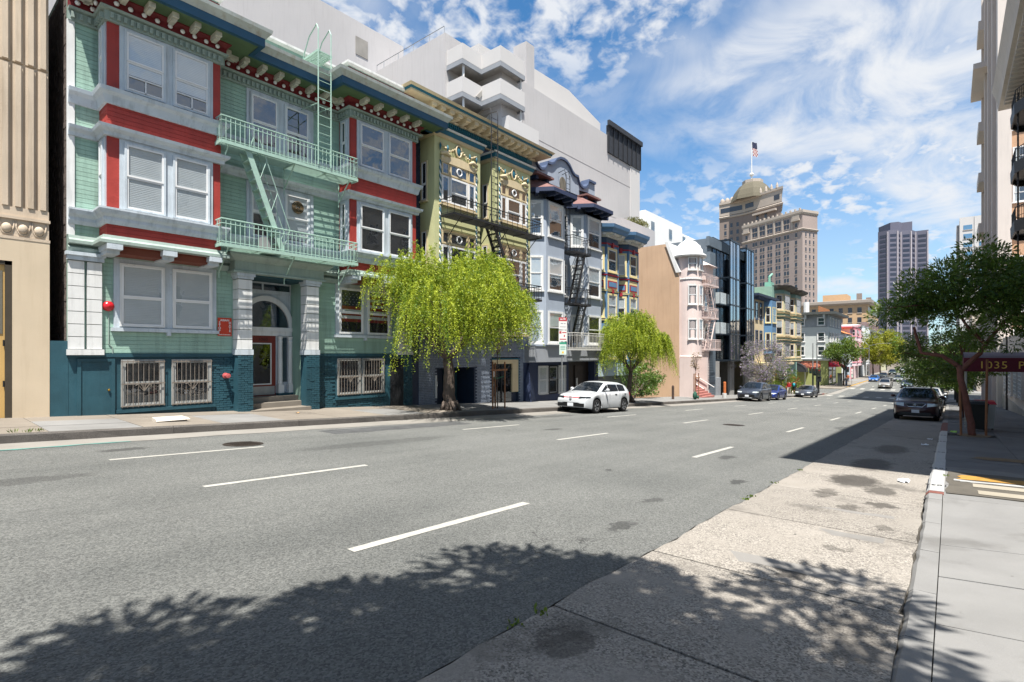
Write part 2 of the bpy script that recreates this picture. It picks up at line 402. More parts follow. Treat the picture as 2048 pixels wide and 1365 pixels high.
def concrete_mat(name, a, c, agg=0.0, stain=0.5, rough=0.85, piece=0.06, pts=None):
    m, nt, b = _nodes(name); p = _pos(nt)
    base = _mix(nt, _range(nt, _noise(nt, p, 0.9, 6, 0.65), 0.3, 0.7), a, c)
    if agg:                                       # exposed stones in worn concrete
        gate = _range(nt, _noise(nt, p, 1.1, 5, 0.7), 0.36, 0.56)
        v = nt.nodes.new('ShaderNodeTexVoronoi'); v.inputs['Scale'].default_value = 78; nt.links.new(p, v.inputs['Vector'])
        sp = nt.nodes.new('ShaderNodeSeparateColor'); nt.links.new(v.outputs['Color'], sp.inputs[0])
        st = _mix(nt, _range(nt, sp.outputs[0], 0, 1), tuple(x * 0.58 for x in a), tuple(min(1, x * 1.3) for x in c))
        st = _mix(nt, _range(nt, sp.outputs[1], 0.84, 0.9), st, (0.07, 0.065, 0.06))
        g = nt.nodes.new('ShaderNodeMath'); g.operation = 'MULTIPLY'; g.inputs[1].default_value = agg; nt.links.new(gate, g.inputs[0])
        base = _mix(nt, g.outputs[0], base, st)
    base = _mix(nt, _range(nt, _noise(nt, p, 170, 2, 0.6), 0.3, 0.7, 0, 0.3), base, tuple(x * 0.55 for x in a))
    base = _mix(nt, _range(nt, _noise(nt, p, 0.75, 5, 0.62), 0.60, 0.70, 0, stain), base, (0.055, 0.05, 0.044))
    base = _mix(nt, _range(nt, _noise(nt, p, 5.5, 4, 0.6), 0.70, 0.73, 0, stain * 1.3), base, (0.04, 0.037, 0.034))
    if pts: base = spots(nt, base, p, pts, (0.035, 0.031, 0.027), .85, .6, 7)
    oi = nt.nodes.new('ShaderNodeObjectInfo')
    base = _mix(nt, 1.0, base, _mix(nt, oi.outputs['Random'], (1 - piece,) * 3, (1 + piece,) * 3), 'MULTIPLY')
    nt.links.new(base, b.inputs['Base Color']); b.inputs['Roughness'].default_value = rough; b.inputs['Specular IOR Level'].default_value = 0.3
    _bump(nt, b, _noise(nt, p, 110 if agg else 130, 4, 0.7), 0.45 if agg else 0.3, 0.012); return m
def spots(nt, b_color, p, pts, rgb, amount, wob=.35, ns=9):
    mp = nt.nodes.new('ShaderNodeVectorMath'); mp.operation = 'MULTIPLY_ADD'; mp.inputs[1].default_value = (wob,) * 3
    nz = nt.nodes.new('ShaderNodeTexNoise'); nz.inputs['Scale'].default_value = ns; nz.inputs['Detail'].default_value = 6; nz.inputs['Roughness'].default_value = .65
    nt.links.new(p, nz.inputs['Vector']); nt.links.new(nz.outputs['Color'], mp.inputs[0]); nt.links.new(p, mp.inputs[2])
    acc = None
    for x, y, rx, ry, st in pts:
        a = nt.nodes.new('ShaderNodeVectorMath'); a.operation = 'SUBTRACT'; a.inputs[1].default_value = (x + wob / 2, y + wob / 2, 0); nt.links.new(mp.outputs[0], a.inputs[0])
        m = nt.nodes.new('ShaderNodeVectorMath'); m.operation = 'MULTIPLY'; m.inputs[1].default_value = (1 / rx, 1 / ry, 0); nt.links.new(a.outputs[0], m.inputs[0])
        l = nt.nodes.new('ShaderNodeVectorMath'); l.operation = 'LENGTH'; nt.links.new(m.outputs[0], l.inputs[0])
        v = _range(nt, l.outputs['Value'], 1.05, .7, 0, st * amount)
        if acc is None: acc = v
        else:
            q = nt.nodes.new('ShaderNodeMath'); q.operation = 'MAXIMUM'; nt.links.new(acc, q.inputs[0]); nt.links.new(v, q.inputs[1]); acc = q.outputs[0]
    return _mix(nt, acc, b_color, rgb)
ASPH = asphalt_mat()
CONC_R = concrete_mat('aggregate_concrete', (0.205, 0.185, 0.160), (0.285, 0.262, 0.232), 0.85, 0.6, pts=[(11.0, 1.3, .8, .42, 1), (10.3, .85, .45, .25, .9), (9.4, 1.5, .5, .16, .7), (9.05, .75, .24, .2, .85), (8.5, 1.05, .3, .14, .7), (5.2, 1.1, .2, .12, .8), (2.75, 1.9, .22, .2, .7), (6.3, .9, .12, .1, .6), (13.6, 1.3, 1.2, .4, .8), (17.3, 1.2, 1.4, .4, .7), (7.6, .6, .15, .12, .6), (4.2, .5, .5, .22, .45)])
CONC_W = concrete_mat('pavement_concrete', (0.165, 0.163, 0.158), (0.215, 0.212, 0.206), 0, 0.35)
CONC_L = concrete_mat('warm_pavement_concrete', (0.165, 0.143, 0.118), (0.225, 0.198, 0.166), 0, 0.4)
CONC_G = concrete_mat('gutter_concrete', (0.19, 0.178, 0.16), (0.25, 0.236, 0.214), 0, 0.45)
CONC_K = concrete_mat('old_kerb_stone', (0.055, 0.050, 0.046), (0.125, 0.113, 0.102), 0.5, 0.7)
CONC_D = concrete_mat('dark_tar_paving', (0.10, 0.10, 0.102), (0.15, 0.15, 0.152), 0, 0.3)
BASEG = mat('joint_dirt', (62, 58, 52), 0.95, 0.25, 6, 0.5, 60)
MARK = mat('road_marking_paint', (196, 194, 186), 0.7, 0.12, 5, 0.3, 90, speck=0.6, chip=0.95, k=.6)
SAND = mat('sandy_soil', (138, 118, 92), 0.95, 0.25, 5, 0.6, 60, k=.6)
EARTH = mat('hill_ground', (120, 116, 106), 0.95, 0.2, 0.1, 0)
def strip(xs, y0, y1, zf, dz=0.0, ny=1):
    b = MB(); n = len(xs)
    for x in xs:
        for j in range(ny + 1):
            y = y0(x) if callable(y0) else y0; e = y1(x) if callable(y1) else y1
            yy = y + (e - y) * j / ny; b.v.append((x, yy, zf(x, yy) + dz))
    for i in range(n - 1):
        for j in range(ny):
            a = i * (ny + 1) + j; b.f.append((a, a + ny + 1, a + ny + 2, a + 1)); b.m.append(0)
    return b
XS = [-60 + i * 2 for i in range(0, 231)]
g = MB()
gx = [-2500, -600, -150, -60] + XS[1:] + [430, 600, 1200, 4000]; gy = [-3000, -700, -150, -60, -10, 0, 8, 16, 24, 60, 150, 700, 3000]
def tz(x, y):
    hill = 10 * smooth((y - 30) / 120) + 22 * smooth((y - 60) / 260) * smooth((x - 90) / 160)
    return gz(max(-150, min(x, 420))) - 0.22 + hill * (1 if y > 0 else 0)
for x in gx:
    for y in gy: g.v.append((x, y, tz(x, y)))
for i in range(len(gx) - 1):
    for j in range(len(gy) - 1):
        a = i * len(gy) + j; g.f.append((a, a + len(gy), a + len(gy) + 1, a + 1)); g.m.append(0)
struct('ground', g, EARTH, smooth=True)
edgeR = lambda x: 2.26 + 0.012 * math.sin(x * 2.1) + 0.01 * math.sin(x * 5.3 + 1) + 0.009 * math.sin(x * 13.7)
edgeL = lambda x: 13.35 + 0.12 * math.sin(x * .31) + 0.03 * math.sin(x * 2.7)
xs_f = [-40 + i * .25 for i in range(0, 640)] + [120 + i * 4 for i in range(0, 76)]
road = struct('road', strip(xs_f, edgeR, edgeL, lambda x, y: gz(x), 0.0, 1), ASPH)
cb = strip([92 + i for i in range(15)], -120, 0.2, lambda x, y: gz(x) + .004); cb2 = strip([92 + i for i in range(15)], 14.4, 140, lambda x, y: gz(x) + .004)
struct('side_street', cb, ASPH); struct('side_street', cb2, ASPH)
def child_mesh(name, me, parent, loc=(0, 0, 0), rot=None):
    o = bpy.data.objects.new(name, me); COL.objects.link(o); o.parent = parent; o.location = loc
    if rot: o.rotation_euler = rot
    return o
def dash_mesh(L, w):
    b = MB(); n = 6
    for i in range(n + 1):
        x = L * i / n; e = random.uniform(-.006, .006)
        b.v += [(x, -w / 2 + e, -.049 * x), (x, w / 2 - e, -.049 * x)]
    for i in range(n): b.f.append((2 * i, 2 * i + 2, 2 * i + 3, 2 * i + 1)); b.m.append(0)
    return b.mesh('lane_dash', MARK)
DM = [dash_mesh(2.65, .115) for _ in range(3)]
for y, x0 in ((4.3, 2.8), (7.95, 2.85), (11.12, 2.5)):
    for kx in range(-2, 9):
        x = x0 + 8.55 * kx
        child_mesh('lane_dash', DM[kx % 3], road, (x, y, gz(x) + .005))
DMF = MB().box(0, 2.7, -.07, .07, 0, .004).mesh('lane_dash', MARK)
for kx in range(12):                               # lanes beyond the crossing
    for y in (4.3, 7.95, 11.1): child_mesh('lane_dash', DMF, road, (118 + kx * 9.5, y, gz(118) + .005))
BARS = {L: MB().hexa([(0, 0, 0), (L, 0, -.03 * L), (L, .62, -.03 * L), (0, .62, 0), (0, 0, .004), (L, 0, .004 - .03 * L), (L, .62, .004 - .03 * L), (0, .62, .004)]).mesh('crosswalk_bar', MARK) for L in (3.3,)}
BAR2 = MB().box(0, 3, 0, .62, 0, .004).mesh('crosswalk_bar', MARK)
for i in range(9):
    child_mesh('crosswalk_bar', BARS[3.3], road, (84.6, 1.3 + i * 1.45, gz(84.6) - .01))
    child_mesh('crosswalk_bar', BAR2, road, (108.2, 1.3 + i * 1.45, gz(108) + .006))
    child_mesh('crosswalk_bar', BAR2, road, (236, 1.3 + i * 1.45, gz(236) + .006))
b = MB().lathe([(0, .006), (.30, .008), (.36, .006), (.40, .003)], 0, 0, 24)
for i in range(-3, 4): b.box(-.26, .26, i * .075 - .018, i * .075 + .018, .006, .013)
mh = child_mesh('manhole_cover', b.mesh('manhole_cover', mat('cast_iron', (62, 54, 48), 0.6, 0.25, 8, 0.4, 60, metal=.4)), road, (5.0, 11.75, gz(5.0) + .004), (0, math.atan(.049), 0))
child_mesh('manhole_cover', mh.data, road, (21, 6.4, gz(21) + .004), (0, math.atan(.049), 0))
struct('side_pavement', MB().box(106, 115, 14.3, 17.8, gz(110) - .3, gz(110) + .128).box(106, 114.9, 17.8, 60, gz(110) - .3, gz(110) + .13), CONC_L)
struct('side_pavement', MB().box(89.6, 92, 14.3, 17.8, gz(91) - .3, gz(91) + .13).box(88.7, 92, 17.8, 60, gz(91) - .3, gz(91) + .132), CONC_L)
struct('side_pavement', MB().box(88.9, 92, -60, .1, gz(91) - .3, gz(91) + .13), CONC_W)
struct('side_pavement', MB().box(106, 112, -60, .1, gz(110) - .3, gz(110) + .13), CONC_W)
# right-hand parking lane: worn concrete slabs
lane = struct('parking_lane', strip([-40 + i for i in range(150)], KR - .02, lambda x: edgeR(x) - .01, lambda x, y: gz(x), -.03), BASEG)
jx = [-9, -6.2, -3.6, -.2, 3.16, 4.86, 7.15, 9.4, 12.5, 15.2, 18.4, 21.6, 25, 28.4, 32, 36, 40, 45, 50, 56, 62, 68, 75, 83]
for a, c in zip(jx[:-1], jx[1:]):
    n = max(4, int((c - a) / .25)); tilt = random.uniform(-.004, .004)
    xs = [a + .012 + (c - a - .024) * i / n for i in range(n + 1)]
    jag = [random.uniform(-.018, .018) for _ in xs]
    b = MB()
    for i, x in enumerate(xs):
        sk = .0 * i; y0 = KR + .012 + jag[i] * (1 if x < 10 else .3); y1 = edgeR(x) - .012
        zt = gz(x) + .006 + tilt * (i / n - .5)
        b.v += [(x + random.uniform(-.006, .006) * (i in (0, n)), y0, zt), (x, y1, zt), (x, y1, zt - .05), (x, y0, zt - .05)]
    for i in range(n):
        for j in range(4): q = i * 4 + j; r = i * 4 + (j + 1) % 4; b.f.append((q, q + 4, r + 4, r)); b.m.append(0)
    b.f += [(0, 1, 2, 3), (4 * n + 3, 4 * n + 2, 4 * n + 1, 4 * n)]; b.m += [0, 0]
    child_mesh('concrete_slab', b.mesh('concrete_slab', CONC_R), lane)
# patched strips across the slabs and oil stains
SMOOTHC = concrete_mat('smooth_patch_concrete', (0.19, 0.18, 0.168), (0.235, 0.226, 0.212), 0, .3)
for x, w in ((5.3, .26), (6.9, .22), (8.3, .12)):
    b = strip([x, x + w], .55, 2.2, lambda xx, y: gz(xx) + .0115, 0, 10)
    for i in range(len(b.v)): b.v[i] = (b.v[i][0] + random.uniform(-.025, .025) - .08 * b.v[i][1], b.v[i][1], b.v[i][2])
    child_mesh('repair_strip', b.mesh('repair_strip', SMOOTHC), lane)
# left gutter
gut = struct('gutter', strip(xs_f, lambda x: edgeL(x) + .004, KL + .02, lambda x, y: gz(x) + .012 * (y - 13.3), .004), CONC_G)
# pavements: base sheet with separate slabs on it, kerb stones along the edge
def pavement(name, x0, x1, rows, zf, stepx, mats, seed, skip=None, parent=None):
    R = random.Random(seed)
    base = parent or struct(name, strip([x0 + (x1 - x0) * i / 120 for i in range(121)], rows[0], rows[-1], zf, -.035, 6), BASEG)
    x = x0
    while x < x1 - .05:
        xe = min(x1, x + stepx * R.uniform(.96, 1.04))
        for r0, r1 in zip(rows[:-1], rows[1:]):
            if skip and skip((x + xe) / 2, (r0 + r1) / 2): continue
            lo, hi = min(r0, r1) + .006, max(r0, r1) - .006; b = MB(); d = R.uniform(-.003, .003)
            nx, ny = 3, 3
            for i in range(nx + 1):
                for j in range(ny + 1):
                    xx = x + .006 + (xe - x - .012) * i / nx; yy = lo + (hi - lo) * j / ny; b.v.append((xx, yy, zf(xx, yy) + d))
            for i in range(nx):
                for j in range(ny):
                    a = i * (ny + 1) + j; b.f.append((a, a + ny + 1, a + ny + 2, a + 1)); b.m.append(0)
            e = len(b.v); cs_ = [0, nx * (ny + 1), nx * (ny + 1) + ny, ny]
            b.v += [(b.v[c][0], b.v[c][1], b.v[c][2] - .03) for c in cs_]
            for q in range(4): b.f.append((cs_[q], e + q, e + (q + 1) % 4, cs_[(q + 1) % 4])); b.m.append(0)
            child_mesh('paving_slab', b.mesh('paving_slab', mats[R.choice(range(len(mats)))] if not callable(mats) else mats(x, r0)), base)
        x = xe
    return base
pavement('pavement_left', -8, 90, [KL + .14, 15.6, 16.7, FL + .02], wz, 1.7, lambda x, y: CONC_W if (int(x * .9) % 7 in (2, 5) and y < 16.5) or x > 14 else CONC_L, 3)
pit = lambda x, y: (21.9 < x < 23.9 and -1.25 < y < -.1)
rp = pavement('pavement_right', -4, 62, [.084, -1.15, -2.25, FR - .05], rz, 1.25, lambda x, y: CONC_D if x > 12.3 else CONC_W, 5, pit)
pavement('pavement_right', 62, 90, [.075, -1.7, FR - .05], rz, 2.6, [CONC_D, CONC_W], 6)
pavement('pavement_left', 112, 240, [KL + .14, FL + .02], wz, 4.5, [CONC_L, CONC_W], 8)
pavement('pavement_right', 112, 240, [.1, FR], lambda x, y: gz(x) + .14, 8, [CONC_W], 9)
KW = mat('white_kerb_paint', (216, 216, 214), .6, .08, 4, .3, 60, chip=.5, speck=.3, k=.5)
KRED = mat('worn_red_kerb_paint', (150, 92, 80), .8, .25, 9, .4, 60, chip=.9, k=.5)
def kerb(name, x0, x1, ya, yb, zt, length, mats, seed, top_drop=.0):
    R = random.Random(seed); holder = struct(name, strip([x0 + (x1 - x0) * i / 60 for i in range(61)], ya + .02, yb - .02, lambda x, y: gz(x) - .01), BASEG)
    x = x0; i = 0
    while x < x1 - .1:
        xe = min(x1, x + length * R.uniform(.75, 1.25)); b = MB(); n = 5
        m = mats(x) if callable(mats) else mats
        for k2 in range(n + 1):
            xx = x + .006 + (xe - x - .012) * k2 / n; j1, j2 = R.uniform(-.012, .012), R.uniform(-.012, .012)
            z = zt(xx)
            sgn = 1 if ya > 7 else -1
            yi, yo = (yb, ya) if sgn > 0 else (ya, yb)          # inner (pavement) / outer (road) side
            b.v += [(xx, yi, gz(xx) - .08), (xx, yi, z), (xx, yo + sgn * .03 + j1 * .4, z + j2 * .2), (xx, yo + j1, z - .03), (xx, yo - sgn * .012 + j2, gz(xx) - .06)]
        for k2 in range(n):
            for j in range(5): q = k2 * 5 + j; r = k2 * 5 + (j + 1) % 5; b.f.append((q, r, r + 5, q + 5)); b.m.append(0)
        b.f += [tuple(range(4, -1, -1)), tuple(5 * n + j for j in range(5))]; b.m += [0, 0]
        child_mesh('kerb_stone', b.mesh('kerb_stone', m), holder); x = xe; i += 1
    return holder
kerb('kerb_left', -8, 89.5, KL, KL + .15, lambda x: gz(x) + .196, 3.2, lambda x: KRED if 86 < x else CONC_K, 4)
kerb('kerb_right', 9.94, 10.16, .07, KR, lambda x: gz(x) + .139, .4, KRED, 5)
kr = kerb('kerb_right', 10.17, 89, .07, KR, lambda x: gz(x) + .142, 1.9, lambda x: KRED if (24.3 < x < 30) else KW if x < 24.3 else CONC_W, 6)
kerb('kerb_right', -4, 9.93, .085, KR - .005, lambda x: gz(x) + .014 + .126 * smooth((x - 8.4) / 1.5), 1.2, CONC_W, 12)
kerb('kerb_left', 112, 240, KL, KL + .15, lambda x: gz(x) + .13, 6, lambda x: mat('yellow_kerb_paint', (196, 158, 84), .7, .1) if x < 150 else CONC_K, 14)
STENCIL = mat('black_stencil_paint', (40, 40, 44), .8, .2, 8, 0)
tm = text_mesh('1035', .15, STENCIL, .001)
for x in (10.75, 13.0, 16.3, 19.6, 22.2):
    child_mesh('stencil_number', tm, kr, (x, .165, gz(x) + .147), (0, math.atan(.049), -PI / 2 * 0 + PI / 2))
# utility lid, tar patch, tactile strip on the right pavement
YEL = mat('worn_yellow_paint', (216, 162, 74), .75, .2, 7, .3, 60, chip=.7, k=.5)
PALE = concrete_mat('pale_lid_concrete', (0.25, 0.222, 0.175), (0.32, 0.29, 0.235), 0, .3)
def patch(name, x0, x1, y0, y1, dz, m, wob=.02, n=8):
    b = strip([x0 + (x1 - x0) * i / n for i in range(n + 1)], y0, y1, rz, dz, n)
    for i, v in enumerate(b.v):
        if i % (n + 1) in (0, n) or i < n + 1 or i >= n * (n + 1): b.v[i] = (v[0] + random.uniform(-wob, wob), v[1] + random.uniform(-wob, wob), v[2])
    return child_mesh(name, b.mesh(name, m), rp)
patch('tar_patch', 10.1, 12.7, -2.9, .03, .007, mat('grey_tar_patch', (112, 106, 96), .9, .2, 4, .5, 60, k=.5), .03)
patch('vault_lid', 10.25, 10.62, -2.7, -.32, .013, PALE, .004)
patch('vault_lid', 10.95, 11.32, -2.7, -.28, .013, PALE, .004)
patch('yellow_strip', 11.75, 12.25, -2.6, -.12, .013, YEL, .05)
patch('white_paint_scrape', 11.45, 11.62, -1.6, -.1, .013, KW, .06)
for x, y, w, d in ((22.9, -.6, 1.6, 1.0), (15.6, -1.0, .8, 1.3), (46, -.7, 1.6, 1.1)):
    b = MB(); k = 20
    for i in range(k):
        a = 2 * PI * i / k; r = random.uniform(.8, 1.1); b.v.append((x + w / 2 * r * math.cos(a), y + d / 2 * r * math.sin(a), 0))
    b.v = [(p[0], p[1], rz(p[0], p[1]) + .011) for p in b.v]; b.f = [tuple(range(k))]; b.m = [0]
    child_mesh('tree_pit_soil', b.mesh('tree_pit_soil', SAND), rp)

# patches
TARP = mat('dark_tar_patch', (88, 89, 90), .9, .25, 3, .4, 80, speck=.3, k=.66)
for i, (x0_, x1_, y0_, y1_) in enumerate(((7.5, 12.6, 12.2, 13.1), (-2.4, .6, 9.3, 10.6))):
    b = strip([x0_ + (x1_ - x0_) * k / 12 for k in range(13)], lambda x: y0_ + .04 * math.sin(x * 5), lambda x: y1_ + .05 * math.sin(x * 4 + 1), lambda x, y: gz(x) + .0035)
    child_mesh('road_patch', b.mesh('road_patch', TARP), road)
MINT = mat('mint_spray_paint', (96, 176, 166), .8, .2, 6, .2, 60, chip=.8, k=.5)
b = strip([1.2 + i * .2 for i in range(12)], lambda x: edgeL(x) - .05 - .03 * math.sin(x * 9), lambda x: edgeL(x) + .03, lambda x, y: gz(x) + .008); child_mesh('spray_mark', b.mesh('spray_mark', MINT), road)
# ---------------------------------------------------------------- green and red apartment house (number 1060)
GRN = mat('pale_green_siding', (156, 188, 172), .6, .12, .9, .25, 25, streak=.6, chip=.5, piece=.09)
GRNT = mat('grey_green_trim', (156, 172, 164), .6, .1, 2, .15, 30, streak=.45, chip=.3)
PBLU = mat('pale_blue_casing', (200, 209, 216), .55, .10, 2, .15, 40, streak=.65, chip=.55)
RED = mat('brick_red_paint', (168, 58, 50), .6, .16, 2.5, .25, 22, streak=.35, chip=.25)
DTEAL = mat('dark_teal_paint', (40, 80, 92), .6, .2, 1.6, .2, 30, streak=.35, chip=.3)
FBLU = mat('blue_fascia', (38, 84, 112), .55, .12, 2, .1)
OLIV = mat('green_soffit', (92, 116, 82), .7, .15, 2, .1)
FEGR = mat('pale_green_iron', (166, 196, 182), .5, .1, 8, .2, 60, chip=.35)
DSHG = mat('dark_shingle', (104, 92, 86), .9, .35, 6, .8, 22)
ORN = mat('orange_red_print', (204, 66, 40), .55, .06)
B1 = Thing('apartment_house', (8.85, FL, gz(8.85)), 'pale green and red wooden apartment house with green fire escape and number 1060', 'house')
x0, x1 = 3.11, 14.62
W = WF()
w = MB().box(x0, x1, FL + .002, FL + 13, 4.3, 11.6).box(x0, 7.66, FL + .002, FL + 13, gz(9) - .7, 4.3).box(9.72, x1, FL + .002, FL + 13, gz(12) - .7, 4.3).box(7.66, 9.72, FL + .95, FL + 13, -1, 4.3)
wall1 = B1.part('wall', w, GRN)
B1.part('side_shingles', brick_field(Face(x0, FL + 12.8, 0, -1), 0, 12.7, 1.75, 11.4, 0, .16, .17, .006, .02), DSHG, kind='stuff')
# siding boards, one object each
BH = .118
bm_cache = {}
def board(xa, xb, z):
    k = round(xb - xa, 3)
    if k not in bm_cache:
        L = xb - xa
        bm_cache[k] = MB().hexa([(0, -.013, 0), (L, -.013, 0), (L, 0, 0), (0, 0, 0), (0, -.012, BH - .009), (L, -.012, BH - .009), (L, 0, BH - .009), (0, 0, BH - .009)]).mesh('siding_board', GRN)
    B1.inst('siding_board', bm_cache[k], (xa, FL, z), wall1)
z = 1.74
while z < 10.5:
    if z < 4.3:
        board(3.84, 7.2, z); board(10.04, 13.8, z)
    elif z > 4.86:
        board(3.26, 3.79, z); board(6.58, 11.1, z); board(14.2, 14.6, z)
    z += BH
plan = [(x0, FL), (3.79, FL), (3.79, FL - .75), (6.58, FL - .75), (6.58, FL), (11.1, FL), (11.1, FL - .75), (14.2, FL - .75), (14.2, FL), (x1, FL)]
for i, (a, c) in enumerate(((3.79, 6.58), (11.1, 14.2))):
    bay = B1.part('bay', MB().box(a, c, FL - .75, FL + .01, 4.6, 11.2), RED)
    fb = Face(0, FL - .75)
    for (zb, zt, rows) in ((5.53, 7.47, 1), (8.72, 10.5, 2)):
        p0, p1 = a + .26, c - .22
        B1.part('window_surround', MB().fbox(fb, p0, p1, -.01, .035, zb, zt), PBLU, bay)
        m = (p0 + p1) / 2
        for q, (s0, s1) in enumerate(((p0 + .10, m - .09), (m + .09, p1 - .1))):
            wd = window(B1, fb, s0, s1, zb + .06, zt - .08, PBLU, n=.035, cw=.05, sill=False, proud=.05, fill='blind' if i == 0 else 'dark', drop=(.72 if zb > 8 else 1.0) if i == 0 else .5)
            if i == 0 and zb > 8:
                B1.part('window_screen', MB().fbox(fb, s0 + .1, s1 - .1, .05, .085, zb + .12, zb + .15).fbox(fb, s0 + .1, s1 - .1, .05, .085, zb + .46, zb + .49).fbox(fb, (s0 + s1) / 2 - .015, (s0 + s1) / 2 + .015, .05, .085, zb + .12, zb + .47), SASHW, wd)
        fs = Face(a, FL, 0, -1)
        B1.part('window_surround', MB().fbox(fs, .1, .67, -.01, .035, zb, zt), PBLU, bay)
        window(B1, fs, .22, .56, zb + .06, zt - .08, PBLU, n=.035, cw=.05, sill=False, proud=.04, fill='blind' if i == 0 else 'dark')
        lr = MB()
        z = zb
    # red boards on the spandrels and corner strips
    for z in [4.84 + BH * k for k in range(3)] + [7.78 + BH * k for k in range(5)]:
        B1.part('siding_board', MB().mould([(a, FL), (a, FL - .75), (c, FL - .75), (c, FL)], [(-.01, z), (.013, z), (.012, z + BH - .009), (-.01, z + BH - .009)]), RED, bay)
    for cx in (a + .12, (a + c) / 2, c - .2):
        B1.part('corbel', MB().box(cx - .17, cx + .17, FL - .98, FL - .02, 4.46, 4.6).box(cx - .14, cx + .14, FL - .8, FL - .02, 4.36, 4.46), PBLU, bay)
    B1.part('corbel_soffit', MB().box(a + .05, c - .05, FL - .7, FL - .03, 4.4, 4.59), mat('brown_soffit', (120, 62, 44), .7), bay)
def belt(name, prof, m): return B1.part(name, MB().mould(plan, prof), m)
belt('belt_course', [(-.02, 5.14), (.06, 5.14), (.10, 5.24), (.10, 5.32), (.17, 5.40), (.21, 5.50), (.21, 5.55), (-.02, 5.56)], PBLU)
belt('belt_course', [(-.02, 4.6), (.20, 4.62), (.20, 4.70), (.12, 4.76), (.10, 4.84), (-.02, 4.84)], GRNT)
belt('belt_course', [(-.02, 7.46), (.08, 7.47), (.10, 7.56), (.2, 7.64), (.22, 7.72), (-.02, 7.77)], PBLU)
belt('belt_course', [(-.02, 8.31), (.07, 8.32), (.10, 8.46), (.12, 8.52), (.2, 8.60), (.22, 8.70), (-.02, 8.73)], PBLU)
# main cornice
belt('dentil_band', [(-.02, 10.48), (.07, 10.49), (.07, 10.74), (.16, 10.76), (.18, 10.82), (-.02, 10.83)], GRNT)
belt('frieze', [(-.02, 10.82), (.13, 10.83), (.13, 11.0), (.24, 11.1), (.24, 11.14), (-.02, 11.14)], mat('dark_red_frieze', (122, 34, 40), .6, .12, 3, .15))
belt('soffit', [(-.02, 11.13), (.88, 11.13), (.88, 11.19), (-.02, 11.19)], OLIV)
belt('cornice_fascia', [(.80, 11.11), (.93, 11.11), (.93, 11.37), (.80, 11.37)], FBLU)
crown = belt('cornice_crown', [(-.02, 11.37), (.94, 11.36), (.98, 11.42), (1.08, 11.52), (1.10, 11.62), (.9, 11.66), (-.02, 11.66)], mat('weathered_cornice', (196, 202, 196), .6, .12, 1.5, .2, 30, streak=.6, sc_rgb=(150, 128, 96)))
segs = [(plan[i], plan[i + 1]) for i in range(len(plan) - 1)]
dent = MB().box(-.035, .035, -.15, -.06, 10.55, 10.70).mesh('dentil', GRNT)
bead = MB().ball((0, 0, 0), .065, 8, (1, .8, 1)).mesh('frieze_bead', SASHW, smooth=True)
modm = MB().box(-.08, .08, -.66, -.2, .02, .14).box(-.06, .06, -.56, -.22, -.03, .02).mesh('modillion', mat('weathered_bracket', (206, 204, 190), .7, .25, 6, .3))
cof = MB().box(-.13, .13, -.72, -.34, -.012, .004).mesh('coffer', OLIV)
dn = MB()
for (pa, pb) in segs:
    f, L = face2(pa, pb)
    if L < .3: continue
    ang = math.atan2(f.dy, f.dx)
    k = max(1, int(L / .145))
    for i in range(k):
        s = (i + .5) * L / k; dn.fbox(f, s - .035, s + .035, .06, .15, 10.55, 10.70)
    k = max(1, int(L / .30))
    for i in range(k):
        s = (i + .5) * L / k; B1.inst('frieze_bead', bead, f.p(s, .2, 10.93), crown, (0, 0, ang))
    k = max(1, int(L / .52))
    for i in range(k):
        s = (i + .5) * L / k; B1.inst('modillion', modm, f.p(s, 0, 10.99), crown, (0, 0, ang))
B1.part('dentils', dn, GRNT, kind='stuff')
par = B1.part('parapet', MB().mould([(p[0], p[1] + .12) for p in plan], [(-.1, 11.6), (0, 11.6), (0, 12.45), (-.1, 12.45)]), GRN)
B1.part('parapet_cap', MB().mould([(p[0], p[1] + .12) for p in plan], [(-.14, 12.45), (.02, 12.45), (.1, 12.52), (.1, 12.60), (-.14, 12.62)]), WHITE, par)
for a, c in ((3.79, 6.58), (11.1, 14.2)):
    B1.part('parapet_panel', MB().mould([(a, FL - .3), (a, FL - .63), (c, FL - .63), (c, FL - .3)], [(-.01, 11.66), (.02, 11.66), (.02, 12.4), (-.01, 12.4)]), mat('dark_red_frieze', (0, 0, 0)), par)
B1.part('roof', MB().box(x0 + .1, x1 - .1, FL + .3, FL + 12.8, 11.6, 11.75), mat('tar_roof', (88, 86, 84), .95))
B1.part('corner_board', MB().box(x0 - .02, x0 + .14, FL - .045, FL + .02, 4.85, 10.5), WHITE)
# middle windows
for (zb, zt) in ((5.56, 7.44), (8.5, 10.48)):
    B1.part('window_surround', MB().fbox(W, 7.66, 10.02, .0, .05, zb - .05, zt), PBLU)
    for q, (s0, s1) in enumerate(((7.76, 8.72), (8.92, 9.86))):
        wd = window(B1, W, s0, s1, zb + .04, zt - .1, PBLU, n=.05, cw=.06, sill=False, proud=.05, fill='blind' if zb < 6 else 'dark', drop=.55 if q == 0 else .95)
        if zb < 6 and q == 1:
            ring = MB(); c = (9.39, 6.88)
            for r in (.20, .15, .10): ring.tube([W.p(c[0] + r * math.cos(a * PI / 10), .115, c[1] + r * math.sin(a * PI / 10)) for a in range(21)], .022, 5)
            for a in (PI / 2, -PI / 2, -PI / 4, -3 * PI / 4): ring.tube([W.p(c[0], .115, c[1]), W.p(c[0] + .2 * math.cos(a), .115, c[1] + .2 * math.sin(a))], .016, 5)
            B1.part('round_window_ornament', ring, mat('woven_brown', (96, 78, 50), .8, .4, 12, .5), wd)
